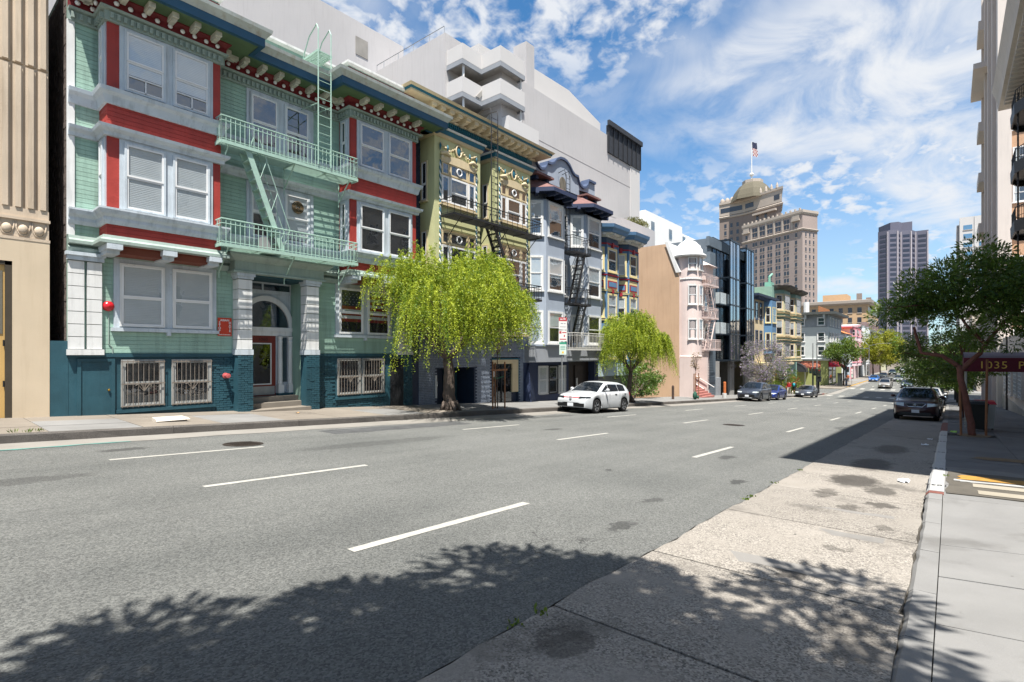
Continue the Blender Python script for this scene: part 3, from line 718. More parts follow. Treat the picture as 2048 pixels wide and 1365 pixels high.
# ground floor: corner blocks, window, frieze
for xa, xb in ((3.11, 3.44), (3.50, 3.82), (13.82, 14.14), (14.2, 14.52)):
    for i in range(7):
        z = 1.84 + i * .335
        B1.part('quoin_block', MB().box(xa, xb, FL - .10, FL, z, z + .318), WHITE, wall1)
for a, c in ((3.08, 3.86), (13.78, 14.56)):
    B1.part('quoin_cap', MB().box(a, c, FL - .16, FL - .003, 4.19, 4.31).box(a - .03, c + .03, FL - .2, FL - .003, 4.31, 4.40), PBLU, wall1)
    B1.part('quoin_foot', MB().box(a, c, FL - .15, FL - .003, 1.68, 1.83), WHITE, wall1)
for a, c in ((x0, 7.1), (10.2, x1)): B1.part('frieze_board', MB().mould([(a, FL), (c, FL)], [(-.01, 4.36), (.05, 4.36), (.09, 4.46), (.12, 4.52), (-.01, 4.6)]), GRNT)
for a, c, fl in ((4.09, 6.73, 'blind'), (10.92, 13.5, 'flag')):
    B1.part('window_surround', MB().fbox(W, a, c, 0, .06, 2.44, 4.36).fbox(W, a - .06, c + .06, 0, .13, 2.34, 2.44).fbox(W, (a + c) / 2 - .05, (a + c) / 2 + .05, .0, .14, 2.24, 2.44), PBLU)
    m = (a + c) / 2
    for q, (s0, s1) in enumerate(((a + .13, m - .1), (m + .1, c - .13))):
        wd = window(B1, W, s0, s1, 2.48, 4.24, WHITE, n=.06, cw=.045, sill=False, proud=.045, fill='blind' if fl == 'blind' else 'dark', split=.47)
        if fl == 'flag':                           # a flag hangs behind both panes
            fb_ = MB(); st = (s1 - s0 - .12) ; z0_, z1_ = 2.95, 4.12
            nb = 7
            if q == 0:
                fb_.fbox(W, s0 + .06, s1 - .06, .067, .069, 3.55, z1_, m=2)
                for i in range(5):
                    for j in range(6):
                        cx, cz = s0 + .13 + j * (st - .12) / 5.2 + (.05 if i % 2 else 0), 3.62 + i * .10
                        fb_.prism(W, [(cx + (.026 if k % 2 == 0 else .011) * math.sin(k * PI / 5), cz + (.026 if k % 2 == 0 else .011) * math.cos(k * PI / 5)) for k in range(10)], .069, .0705, m=1)
                for i in range(5): fb_.fbox(W, s0 + .06, s1 - .06, .067, .069, z0_ + i * .12, z0_ + (i + 1) * .12, m=i % 2)
            else:
                for i in range(10): fb_.fbox(W, s0 + .06, s1 - .06, .067, .069, z0_ + i * .117, z0_ + (i + 1) * .117, m=i % 2)
            B1.part('flag', fb_, [mat('flag_red', (150, 40, 44), .85), mat('flag_white', (208, 206, 202), .85), mat('flag_blue', (36, 42, 72), .85)], wd)
# entrance
POR = PBLU
for a, c in ((7.25, 7.68), (9.56, 10.02)):
    pil = B1.part('entrance_pilaster', MB().box(a + .03, c - .03, FL - .36, FL, 1.7, 4.12), GRNT)
    for i in range(7):
        z = 1.86 + i * .322; B1.part('quoin_block', MB().box(a, c, FL - .42, FL - .0, z, z + .30), WHITE, pil)
    B1.part('pilaster_cap', MB().box(a - .03, c + .03, FL - .46, FL, 4.12, 4.2).box(a - .07, c + .07, FL - .5, FL, 4.2, 4.3), PBLU, pil)
    B1.part('pilaster_foot', MB().box(a - .03, c + .03, FL - .45, FL, 1.68, 1.85), PBLU, pil)
    B1.part('brick_pedestal', brick_field(Face(a - .02, FL - .42), 0, c - a + .04, gz(9) + .15, 1.68, 0, .2).box(a, c, FL - .42, FL, gz(9) - .3, 1.68), DTEAL, pil, kind='stuff')
B1.part('entablature', MB().mould([(7.1, FL), (7.1, FL - .5), (10.2, FL - .5), (10.2, FL)], [(-.55, 4.3), (.03, 4.3), (.03, 4.36), (-.03, 4.4), (-.03, 4.66), (.04, 4.7), (.16, 4.78), (.22, 4.84), (.22, 4.9), (-.55, 4.92)], caps=False).box(7.12, 10.18, FL - .48, FL, 4.34, 4.9), GRNT)
E = Face(0, FL + .95); ey = FL + .95
ent = B1.part('entry_wall', MB().box(7.66, 9.72, ey - .02, ey, gz(8.5) + .3, 4.3), PBLU)
B1.part('vestibule_ceiling', MB().box(7.66, 9.72, FL - .3, ey, 4.26, 4.3), DTEAL, ent)
tr = B1.part('transom', MB().fbox(E, 7.7, 9.7, .02, .07, 3.86, 3.98).fbox(E, 7.7, 9.7, .02, .05, 4.2, 4.27).fbox(E, 9.62, 9.7, .02, .05, 3.98, 4.2).fbox(E, 8.6, 8.66, .02, .05, 3.98, 4.2), PBLU)
B1.part('pane', MB().fbox(E, 7.7, 9.62, .021, .03, 3.98, 4.2), GLASSD, tr)
acx, acz, R1, R2 = 8.72, 2.66, 1.0, .84
arch = [(acx + R1 * math.cos(a * PI / 20), acz + R1 * 1.12 * math.sin(a * PI / 20)) for a in range(21)]
arci = [(acx + R2 * math.cos(a * PI / 20), acz + R2 * 1.12 * math.sin(a * PI / 20)) for a in range(21)]
ab = MB()
for i in range(20):
    ab.prism(E, [arch[i], arch[i + 1], arci[i + 1], arci[i]], .02, .13)
ao = B1.part('arch_surround', ab, WHITE)
B1.part('pane', MB().prism(E, arci + [(acx - R2, acz), (acx + R2, acz)], .021, .05), GLASSD, ao)
B1.part('door_header', MB().fbox(E, 7.66, 9.72, .02, .16, 2.52, 2.66).fbox(E, 7.66, 9.72, .02, .12, 2.36, 2.52), WHITE, ao)
door = B1.part('door', MB().fbox(E, 7.9, 9.08, .02, .07, .22, 2.36), mat('red_brown_door', (120, 46, 36), .45, .12, 3, .1))
B1.part('door_frame', MB().fbox(E, 8.06, 8.1, .07, .095, .62, 2.1).fbox(E, 8.88, 8.92, .07, .095, .62, 2.1).fbox(E, 8.1, 8.88, .07, .095, .62, .66).fbox(E, 8.1, 8.88, .07, .095, 2.06, 2.1), WHITE, door)
B1.part('pane', MB().fbox(E, 8.1, 8.88, .071, .08, .66, 2.06), GLASSD, door)
B1.part('kick_plate', MB().fbox(E, 7.96, 9.04, .07, .085, .26, .56), STEEL, door)
B1.inst('lettering', text_mesh('1060', .17, mat('dark_number', (40, 22, 20), .6)), E.p(8.62, .075, 2.22), door, face_rot(E))
for cx in (9.22, 9.6):
    B1.part('sidelight_column', MB().lathe([(.085, .6), (.095, .66), (.085, .7), (.075, 2.1), (.09, 2.16), (.07, 2.22), (.1, 2.34)], cx, ey - .12, 12).box(cx - .1, cx + .1, ey - .22, ey - .02, .28, .6), WHITE, smooth=False)
B1.part('sidelight', MB().fbox(E, 9.31, 9.51, .02, .05, .7, 2.3), GLASSD)
B1.part('column_base', MB().box(9.1, 9.72, ey - .24, ey, .22, .3), DTEAL)
B1.part('vestibule_side', MB().box(9.66, 9.72, FL, ey, gz(9) + .2, 4.27), GRN).data
B1.part('doorstep', MB().box(7.62, 9.62, FL - .62, FL + .3, gz(9) + .16, -.12).box(7.66, 9.7, FL - .05, ey, gz(9) - .2, .05).box(7.66, 9.7, FL + .35, ey, .05, .22), CONC_L)
# teal brick base
holes = [(3.3, 4.12, -1, 1.6), (4.2, 5.36, .1, 1.62), (5.44, 6.64, .1, 1.62), (7.2, 10.05, -2, 2), (10.95, 13.2, .05, 1.6), (13.4, 14.2, -2, 1.6)]
for a, c in ((x0, 7.24), (10.04, x1)): B1.part('base_band', MB().box(a, c, FL - .07, FL, 1.62, 1.72), DTEAL); B1.part('base_wall', MB().box(a, c, FL - .012, FL + .02, -1.1, 1.66), DTEAL)
B1.part('painted_bricks', brick_field(W, 6.62, 7.26, gz(7) + .22, 1.62, .01, .22, .072, .012, .03, jit=.013), DTEAL, kind='stuff')
B1.part('painted_bricks', brick_field(W, 10.03, 14.6, gz(12) + .1, 1.62, .01, .22, .072, .012, .03, holes, jit=.013), DTEAL, kind='stuff')
B1.part('painted_bricks', brick_field(W, 3.16, 6.62, gz(5) + .22, 1.62, .004, .3, .072, .006, .012, holes, jit=.004), DTEAL, kind='stuff')
sd = B1.part('service_door', MB().fbox(W, 3.38, 4.04, .012, .03, gz(3.6) + .2, 1.5), DTEAL)
B1.part('door_frame', MB().fbox(W, 3.3, 3.38, .012, .06, gz(3.6) + .2, 1.58).fbox(W, 4.04, 4.12, .012, .06, gz(3.6) + .2, 1.58).fbox(W, 3.38, 4.04, .012, .06, 1.5, 1.58), DTEAL, sd)
B1.part('door_knob', MB().ball(W.p(3.98, .06, .72), .035), mat('brass', (190, 150, 70), .3, .1, metal=.9), sd)
def grille(T, f, s0, s1, z0, z1, n, m, step=.105, parent=None, r=.009, orn=True):
    b = MB(); k = int((s1 - s0) / step)
    for i in range(k + 1):
        s = s0 + (s1 - s0) * i / k; b.tube([f.p(s, n, z0), f.p(s, n, z1)], r, 5)
    for z in (z0 + .04, (z0 + z1) / 2, z1 - .04): b.fbox(f, s0 - .02, s1 + .02, n - .008, n + .008, z - .014, z + .014)
    if orn:
        c = (s0 + s1) / 2, (z0 + z1) / 2
        for a in (-.9, -.3, .3, .9): b.tube([f.p(c[0], n + .012, c[1] - .22), f.p(c[0] + a * .16, n + .012, c[1] - .02), f.p(c[0] + a * .22, n + .012, c[1] - .05)], .009, 5)
    return T.part('security_grille', b, m, parent)
for a, c, zb in ((4.26, 5.3, .22), (5.5, 6.58, .2), (11.0, 12.0, .15), (12.1, 13.1, .15)):
    wd = window(B1, W, a, c, zb, 1.55, mat('dull_white_paint', (168, 168, 164), .6, .12, 4, .1, streak=.5), n=.012, cw=.06, sash=mat('dull_white_paint', (0, 0, 0)), sill=False, proud=.05, fill='dark', mull=0, split=.5)
    grille(B1, W, a + .01, c - .01, zb - .02, 1.53, .11, mat('rusty_grey_iron', (128, 118, 108), .6, .25, 8, .2), .115, wd)
for a, c, z in ((4.15, 6.7, .06), (10.9, 13.2, -.02)): B1.part('base_sill', MB().box(a, c, FL - .1, FL, z, z + .09), DTEAL)
gt = B1.part('iron_gate', MB().fbox(W, 13.45, 14.12, .012, .03, gz(14) + .15, 1.5), DARKROOM)
grille(B1, W, 13.48, 14.09, gz(14) + .2, 1.48, .06, BLACK, .06, gt, orn=False)
B1.part('side_gate', MB().box(2.76, 3.12, FL - .02, FL + .05, gz(3) + .1, 2.05), DTEAL)
bl = B1.part('alarm_bell', MB().lathe([(0, .11), (.07, .10), (.125, .06), (.14, .02), (.14, 0), (.05, 0)], 0, 0, 20), mat('red_enamel', (196, 24, 34), .3, .05, 2, 0, spec=.6), smooth=True)
bl.rotation_euler = (PI / 2, 0, 0); bl.data.transform(__import__('mathutils').Matrix.Translation(B1.loc)); bl.location = (3.97 - 8.85, -.03, 3.02 - B1.loc[2])
B1.part('conduit', MB().tube([(3.98, FL - .03, 2.88), (3.98, FL - .03, 1.98), (4.06, FL - .03, 1.9), (4.08, FL - .03, 1.66)], .012, 6), GRNT)
fd = B1.part('fire_connection', MB().lathe([(0, 0), (.09, 0), (.09, .03), (.05, .04), (.05, .14), (.075, .15), (.075, .24), (0, .25)], 0, 0, 14), mat('faded_red', (196, 96, 96), .4, .1))
fd.data.transform(__import__('mathutils').Matrix.Translation(B1.loc)); fd.rotation_euler = (PI / 2, 0, 0); fd.location = (7.0 - 8.85, -.04, 1.02 - B1.loc[2])
ps = B1.part('poster', MB().fbox(W, 6.78, 7.2, .028, .036, 2.28, 2.86), ORN)
PW = mat('print_white', (232, 230, 226), .6, .03, 1, 0)
def put(txt, size, s, z, rot=0, sx=1.0):
    o = B1.inst('lettering', text_mesh(txt, size, PW, .0006, bold=.003), W.p(s, .0375, z), ps, (PI / 2, 0, 0)); o.scale = (sx, 1, 1)
put('ASIAN', .085, 6.99, 2.78, sx=1.15)
for i, (p, q) in enumerate(zip('STOP', 'HATE')): put(p, .10, 6.835, 2.70 - i * .085); put(q, .10, 7.145, 2.70 - i * .085)
put('Dial 311 To Report Hate', .034, 6.99, 2.325)
# fire escape (its own thing, bolted to the house)
FE = Thing('fire_escape', (8.8, FL - .6, 5.0), 'pale green iron fire escape with two balconies on green house', 'fire escape')
def balcony(T, xa, xb, ya, yb, z, h, m, step=.135, slats='x', vis=True, wall_gap=.0, br=True, prs=.012):
    """floor of flat bars, railing with balusters, brackets under it"""
    b = MB(); k = int((ya - yb) / .065)
    for i in range(k + 1):
        y = yb + (ya - yb) * i / k; b.box(xa, xb, y - .014, y + .014, z, z + .03)
    n = max(2, int((xb - xa) / 1.1))
    for i in range(n + 1):
        x = xa + (xb - xa) * i / n; b.box(x - .02, x + .02, yb, ya, z - .035, z)
    b.box(xa - .02, xb + .02, yb - .03, yb, z - .05, z + .05).box(xa - .03, xa, yb, ya, z - .05, z + .05).box(xb, xb + .03, yb, ya, z - .05, z + .05)
    pl = T.part('balcony_floor', b, m)
    r = MB(); line = [(xa, ya), (xa, yb), (xb, yb), (xb, ya)]
    for zz, rr in ((z + h, .022), (z + h - .14, .014), (z + .1, .012)): r.tube([(p[0], p[1], zz) for p in line], rr, 6)
    for (p, q) in zip(line[:-1], line[1:]):
        L = math.hypot(q[0] - p[0], q[1] - p[1]); k = max(1, int(L / step))
        for i in range(k + 1):
            t = i / k; r.tube([(p[0] + (q[0] - p[0]) * t, p[1] + (q[1] - p[1]) * t, z), (p[0] + (q[0] - p[0]) * t, p[1] + (q[1] - p[1]) * t, z + h)], prs, 5)
    T.part('railing', r, m)
    if br:
        for x in (xa + .25, (xa + xb) / 2, xb - .25):
            T.part('bracket', MB().tube([(x, yb + .1, z - .03), (x, ya - .02, z - .75)], .022, 6).tube([(x, ya - .03, z - .9), (x, ya - .03, z)], .02, 6), m)
    return pl
balcony(FE, 6.45, 11.12, FL - .3, FL - 1.15, 8.06, .78, FEGR)
balcony(FE, 6.45, 11.12, FL - .3, FL - 1.15, 4.98, .78, FEGR)
def stair(T, p0, p1, yw0, yw1, m, n=11, rail=True):
    b = MB()
    for y in (yw0, yw1):
        b.hexa([(p0[0] - .08, y - .02, p0[1]), (p0[0] + .1, y - .02, p0[1]), (p0[0] + .1, y + .02, p0[1]), (p0[0] - .08, y + .02, p0[1])] + [(p1[0] - .08, y - .02, p1[1]), (p1[0] + .1, y - .02, p1[1]), (p1[0] + .1, y + .02, p1[1]), (p1[0] - .08, y + .02, p1[1])])
    st = T.part('stair_stringer', b, m)
    for i in range(1, n):
        t = i / n; x = p0[0] + (p1[0] - p0[0]) * t; z = p0[1] + (p1[1] - p0[1]) * t
        T.part('stair_tread', MB().box(x - .09, x + .1, yw0, yw1, z - .015, z + .015), m, st)
    if rail:
        r = MB()
        for y in (yw0, yw1):
            r.tube([(p0[0] + .05, y, p0[1] + .1), (p0[0] + .25, y, p0[1] + .75), (p1[0] + .25, y, p1[1] + .75), (p1[0], y, p1[1] + .05)], .016, 6)
            for t in (.3, .62): r.tube([(p0[0] + (p1[0] - p0[0]) * t, y, p0[1] + (p1[1] - p0[1]) * t), (p0[0] + (p1[0] - p0[0]) * t + .25, y, p0[1] + (p1[1] - p0[1]) * t + .75)], .012, 5)
        T.part('stair_rail', r, m, st)
stair(FE, (7.25, 8.0), (8.35, 5.02), FL - 1.1, FL - .68, FEGR)
def ladder(T, xa, xb, y, za, zb, m, step=.3, r=.022):
    b = MB()
    for x in (xa, xb): b.tube([(x, y, za), (x, y, zb)], r, 6)
    k = int((zb - za) / step)
    for i in range(k):
        z = za + .2 + i * step; b.tube([(xa, y, z), (xb, y, z)], .013, 5)
    return T.part('ladder', b, m)
ladder(FE, 9.55, 10.03, FL - 1.2, 8.2, 12.1, FEGR)
b = MB()
for x in (9.55, 10.03):
    b = MB().tube([(x, FL - 1.2, 12.1), (x, FL - 1.2, 12.85), (x - .0, FL - 1.1, 13.05), (x, FL - .6, 12.8), (x, FL - .25, 12.3), (x, FL - .1, 11.9)], .022, 6)
    b.tube([(x, FL - 1.2, 10.3), (x, FL + .0, 10.42)], .018, 5)
    FE.part('ladder_handrail', b, FEGR)
b = MB()
for i in range(11): b.box(9.5, 10.08, FL - 1.2 + i * .1, FL - 1.14 + i * .1, 12.1, 12.13)
FE.part('roof_landing', b.box(9.5, 9.54, FL - 1.2, FL - .1, 12.05, 12.1).box(10.04, 10.08, FL - 1.2, FL - .1, 12.05, 12.1), FEGR)
solo('air_conditioner', MB().box(7.85, 8.4, FL - .75, FL - .45, 5.05, 5.5), mat('grey_unit', (150, 150, 150), .5), (8.1, FL - .6, 5.05), 'small grey box standing on lower green fire escape balcony', 'appliance')
# ---------------------------------------------------------------- tan fluted office block
TAN = mat('tan_concrete', (206, 188, 166), .8, .1, .8, .3, 40, streak=.45, sc_rgb=(140, 118, 94))
TAN2 = mat('smooth_tan_wall', (208, 190, 164), .75, .08, .7, .15, 40, streak=.2, sc_rgb=(150, 126, 96))
T0 = Thing('office_block', (-2, FL, gz(0)), 'tan concrete block with fluted upper wall and egg shaped ornament band', 'building')
T0.part('wall', MB().box(-16, 2.74, FL + .06, FL + 16, -.6, 22), TAN)
T0.part('lower_wall', MB().box(2.05, 2.75, FL - .02, FL + .06, gz(2) - .3, 4.55).box(-16, 1.6, FL - .02, FL + .06, 4.0, 4.55).box(1.6, 2.05, FL - .02, FL + .06, 4.0, 4.55).box(-16, 1.0, FL - .02, FL + .06, gz(0) - .5, 4.0), TAN2)
for i in range(26):
    x = 2.72 - i * .235
    for za, zb in ((5.35, 8.9), (8.96, 16)):
        T0.part('rib', MB().prism(Face(0, FL + .06), [(x - .19, za), (x, za), (x, zb), (x - .19, zb)], 0, .05).fbox(Face(0, FL + .06), x - .15, x - .04, .05, .09, za + .02, zb - .02), TAN)
T0.part('ornament_band', MB().box(-16, 2.76, FL - .03, FL + .06, 4.55, 4.62).box(-16, 2.74, FL + .0, FL + .06, 4.62, 5.05).box(-16, 2.76, FL - .05, FL + .06, 5.05, 5.12).box(-16, 2.74, FL - .0, FL + .06, 5.12, 5.35), TAN)
for i in range(16):
    x = 2.55 - i * .30
    T0.part('egg_ornament', MB().ball((x, FL - .01, 4.82), .10, 10, (1, .6, 1.25)).tube([(x - .13, FL - .005, 5.02), (x - .13, FL - .005, 4.85), (x - .08, FL - .005, 4.70), (x, FL - .005, 4.66), (x + .08, FL - .005, 4.70), (x + .13, FL - .005, 4.85), (x + .13, FL - .005, 5.02)], .018, 5), TAN, smooth=True)
dr = T0.part('door', MB().box(1.05, 2.0, FL + .05, FL + .062, gz(1.5) + .2, 3.9), mat('ochre_door', (206, 168, 104), .5, .08, 1, .05))
T0.part('door_frame', MB().box(1.92, 2.05, FL - .0, FL + .05, gz(1.5) + .1, 4.0).box(1.0, 2.05, FL - .0, FL + .05, 3.9, 4.0), mat('dark_frame', (70, 62, 50), .5), dr)
T0.part('door_panel', MB().box(1.2, 1.88, FL + .035, FL + .05, 2.2, 3.75), mat('grey_panel', (112, 108, 96), .4), dr)
T0.part('hinge', MB().tube([(1.9, FL + .02, .9), (1.9, FL + .02, 1.05)], .018, 6).tube([(1.9, FL + .02, 1.9), (1.9, FL + .02, 2.05)], .018, 6), BLACK, dr)
# ---------------------------------------------------------------- olive house over blue brick
YG = mat('olive_green_stucco', (200, 200, 152), .75, .08, 1, .15, 30, streak=.25)
CREAM = mat('cream_trim', (212, 194, 158), .6, .08, 2, .1, 30, streak=.25)
NAVY = mat('navy_paint', (44, 56, 78), .6, .15, 1.5, .2, 25)
TEALP = mat('teal_trim', (38, 104, 124), .55, .12, 2, .1)
BBRK = mat('blue_grey_brick', (138, 148, 164), .6, .2, 3, .3, 25, streak=.3)
x0, x1 = 14.98, 22.26
B2 = Thing('apartment_house', (18.6, FL, gz(18.6)), 'olive green house with twisted teal columns over blue brick ground floor', 'house')
wall2 = B2.part('wall', MB().box(x0, x1, FL, FL + 13, 2.45, 12.3).box(x0, 16.05, FL, FL + 13, -1.6, 2.45).box(18.45, 19.75, FL, FL + 13, -1.6, 2.45).box(21.85, x1, FL, FL + 13, -1.6, 2.45).box(16.05, 18.45, FL + 1.2, FL + 13, -1.6, 2.45).box(16.05, 18.45, FL, FL + 1.2, 1.05, 2.45).box(19.75, 21.85, FL + .12, FL + 13, -1.6, 2.45), NAVY)
W = WF()
B2.part('blue_bricks', brick_field(W, x0, x1, -1.0, 2.5, .0, .21, .075, .012, .02, [(16.05, 18.45, -3, 1.08), (19.72, 21.88, -3, 1.5)], .004), BBRK, kind='stuff')
B2.part('brick_ledge', MB().box(14.62, x1, FL - .14, FL, 2.44, 2.56), BBRK)
B2.part('upper_bricks', brick_field(W, 14.62, 15.05, 2.6, 10.9, .0, .21, .075, .012, .02), mat('dark_blue_brick', (52, 62, 82), .7, .25, 3, .3), kind='stuff')
B2.part('side_infill', MB().box(14.63, 15.0, FL + .005, FL + 6, -1, 11), NAVY)
P = Face(0, FL)
dr = B2.part('door', MB().box(17.5, 18.4, FL + 1.12, FL + 1.2, gz(18) + .1, 1.0), DTEAL)
B2.part('door_window', MB().box(16.2, 16.9, FL + .9, FL + .95, gz(16) + .6, .8), GLASSD, dr)
fr = B2.part('shop_front_frame', MB().fbox(W, 19.75, 21.85, -.1, .02, 1.2, 1.42).fbox(W, 21.35, 21.85, -.1, .02, -.3, 1.2).fbox(W, 19.75, 19.82, -.1, .03, -1, 1.42), CREAM)
B2.part('frame_edge', MB().fbox(W, 19.7, 21.9, 0, .035, 1.42, 1.48).fbox(W, 21.85, 21.9, 0, .035, -.36, 1.42), TEALP, fr)
B2.part('shop_glass', MB().fbox(W, 19.82, 21.35, -.08, -.06, -.9, 1.2), GLASSD, fr)
B2.part('door_post', MB().fbox(W, 20.5, 20.56, -.06, -.02, -.95, 1.2).fbox(W, 19.82, 21.35, -.06, -.02, .9, .95), BLACK, fr)
B2.part('door_notice', MB().fbox(W, 19.9, 20.12, -.05, -.045, .55, .95), PW, fr)
B2.part('alarm_bell', MB().ball((18.0, FL + 1.0, .82), .11, 10, (1, .5, 1)), mat('red_enamel', (0, 0, 0)))
B2.part('wall_lamp', MB().ball((17.5, FL + 1.0, .9), .07, 8), WHITE)
B2.part('white_post', MB().box(15.92, 16.02, FL - .04, FL, gz(16) + .5, .75), WHITE)
FB = Face(0, FL - .93)
for bi, (a, c) in enumerate(((15.06, 17.9), (18.94, 21.7))):
    bay = B2.part('bay', MB().box(a, c, FL - .93, FL + .01, 2.62, 11.1), YG)
    B2.part('bay_cornice', MB().mould([(a, FL), (a, FL - .93), (c, FL - .93), (c, FL)], [(-.02, 11.05), (.04, 11.06), (.10, 11.14), (.10, 11.22), (-.02, 11.22)]), CREAM, bay)
    B2.part('bay_cornice', MB().mould([(a, FL), (a, FL - .93), (c, FL - .93), (c, FL)], [(-.02, 11.21), (.12, 11.21), (.16, 11.34), (.16, 11.40), (-.02, 11.40)]), TEALP, bay)
    B2.part('bay_roof', MB().mould([(a, FL), (a, FL - .93), (c, FL - .93), (c, FL)], [(-.4, 11.39), (.2, 11.39), (.24, 11.46), (-.4, 11.5)]).box(a, c, FL - .9, FL, 11.3, 11.48), WHITE, bay)
    for zb, zt in ((8.3, 10.06), (5.12, 7.06), (2.75, 3.9)):
        s0, s1 = a + .36, c - .42; L = s1 - s0
        B2.part('window_surround', MB().fbox(FB, s0 - .06, s1 + .06, -.01, .05, zb - .08, zt + .06).fbox(FB, s0 - .12, s1 + .12, -.01, .14, zb - .16, zb - .08), CREAM, bay)
        for i, (q0, q1) in enumerate(((0, .21), (.24, .76), (.79, 1))):
            window(B2, FB, s0 + q0 * L, s0 + q1 * L, zb, zt - .62, SASHW, n=.05, cw=.03, sill=False, hung=(i == 1), proud=.04, fill='dark', split=.42, sw=.05)
            tw = window(B2, FB, s0 + q0 * L, s0 + q1 * L, zt - .56, zt - .02, CREAM, n=.05, cw=.03, sill=False, hung=False, proud=.04, fill='dark', sash=CREAM)
            if i == 1:
                cx, cz = s0 + .5 * L, zt - .29
                B2.part('window_ring', MB().tube([FB.p(cx + .15 * math.cos(k * PI / 9), .1, cz + .15 * math.sin(k * PI / 9)) for k in range(19)], .03, 6), SASHW, tw, smooth=True)
        for cx in (a + .30, c - .30):              # twisted rope columns
            if zb > 8 or zb > 5:
                h1 = MB(); h2 = MB(); zz0, zz1 = (zb - .9 if zb > 8 else 2.9), (zt + .05 if zb > 8 else zb + 2.3)
                n = int((zz1 - zz0) / .035)
                for hb, ph in ((h1, 0), (h2, PI)):
                    hb.tube([FB.p(cx + .024 * math.cos(k * .62 + ph), .045 + .024 * math.sin(k * .62 + ph), zz0 + k * .035) for k in range(n)], .03, 5)
                cl = B2.part('twisted_column', h1, TEALP, bay, smooth=True); B2.part('rope_strand', h2, WHITE, cl, smooth=True)
        fs = Face(a, FL, 0, -1)
        window(B2, fs, .1, .5, zb + .05, zt, CREAM, n=.0, cw=.05, proud=.05, fill='dark', split=.42)
        if zb > 8:
            hood = [(s0 - .05, zt - .05), (s1 + .05, zt - .05), (s1 + .05, zt + .1)] + [(s0 + L * (1 - t / 12), zt + .12 + .2 * math.sin(PI * t / 12)) for t in range(13)] + [(s0 - .05, zt + .1)]
            B2.part('hood_mould', MB().prism(FB, hood, .04, .12), CREAM, bay)
            for sx in (s0 + .02, s1 - .02):
                sg = 1 if sx < (s0 + s1) / 2 else -1
                B2.part('scroll_ornament', MB().tube([FB.p(sx - .1 * sg, .12, zt + .28), FB.p(sx + .2 * sg, .14, zt + .36), FB.p(sx + .42 * sg, .12, zt + .26)], [.07, .1, .05], 7).ball(FB.p(sx, .12, zt + .12), .11, 8, (1, .5, 1)), CREAM, bay, smooth=True)
            cx = (s0 + s1) / 2; zc = zt + .66
            B2.part('cartouche', MB().tube([FB.p(cx + .17 * math.cos(k * PI / 9), .06, zc + .26 * math.sin(k * PI / 9)) for k in range(19)], .04, 6), CREAM, bay, smooth=True)
            B2.part('cartouche_shield', MB().ball(FB.p(cx, .03, zc), .2, 10, (.75, .3, 1.1)), TEALP, bay, smooth=True)
            for sg in (-1, 1):
                gl_ = MB()
                for k in range(9):
                    t = k / 8; gl_.ball(FB.p(cx + sg * (.25 + t * .85), .06, zc + .02 - .22 * math.sin(t * PI * 1.0) * (1 if t < .6 else .6) + .06 * t), .045 + .015 * (k % 2), 6)
                B2.part('garland', gl_, CREAM, bay, smooth=True)
                for t in (.5, 1.0): B2.part('garland_drop', MB().tube([FB.p(cx + sg * (.25 + t * .87), .07, zc + .08), FB.p(cx + sg * (.25 + t * .87), .08, zc - .06), FB.p(cx + sg * (.25 + t * .87), .06, zc - .24)], [.02, .05, .015], 6), TEALP, bay, smooth=True)
cp = [(x0 - .2, FL + .5), (x0 - .2, FL), (x1, FL), (x1, FL + .5)]
B2.part('frieze_panel', MB().fbox(W, x0, x1, 0, .06, 11.5, 11.56).fbox(W, x0, x1, 0, .06, 11.94, 12.0), CREAM)
B2.part('dentil_band', MB().mould(cp, [(-.02, 12.0), (.35, 12.0), (.35, 12.2), (-.02, 12.2)]), TEALP)
d = MB()
for i in range(60): d.fbox(W, x0 - .1 + i * .122, x0 - .04 + i * .122, .35, .42, 12.02, 12.18)
B2.part('dentils', d, TEALP, kind='stuff')
cor = B2.part('cornice', MB().mould(cp, [(-.02, 12.2), (.45, 12.2), (.5, 12.26), (-.02, 12.26)]).mould(cp, [(-.02, 12.42), (1.1, 12.42), (1.1, 12.5), (-.02, 12.5)]).mould(cp, [(-.02, 12.58), (1.2, 12.58), (1.26, 12.66), (-.02, 12.7)]), CREAM)
B2.part('cornice_line', MB().mould(cp, [(-.02, 12.5), (1.14, 12.5), (1.16, 12.58), (-.02, 12.58)]), TEALP, cor)
mm = MB().box(-.13, .13, -1.05, -.3, 0, .17).box(-.1, .1, -.95, -.3, -.05, 0).mesh('modillion', CREAM)
for i in range(15): B2.inst('modillion', mm, (x0 + .0 + i * .515, FL, 12.25), cor)
F2 = Thing('fire_escape', (18, FL - 1.3, 4.5), 'black iron fire escape with two balconies on olive green house', 'fire escape')
balcony(F2, 15.35, 21.45, FL - 1.0, FL - 1.85, 7.62, .72, BLACK, .36, br=False)
balcony(F2, 15.35, 21.45, FL - 1.0, FL - 1.85, 4.42, .72, BLACK, .2, br=False)
for x in (15.8, 17.9, 18.9, 21.2): F2.part('bracket', MB().tube([(x, FL - 1.8, 7.6), (x, FL - .95, 6.8)], .02, 5), BLACK)
stair(F2, (18.0, 7.55), (19.5, 4.5), FL - 1.75, FL - 1.25, BLACK, 11)
ladder(F2, 18.1, 18.55, FL - 1.45, 7.7, 12.9, BLACK)
b = MB()
for x in (18.1, 18.55): F2.part('ladder_handrail', MB().tube([(x, FL - 1.45, 12.9), (x, FL - 1.4, 13.15), (x - .0, FL - .9, 13.2), (x, FL - .2, 12.75)], .022, 6), BLACK)
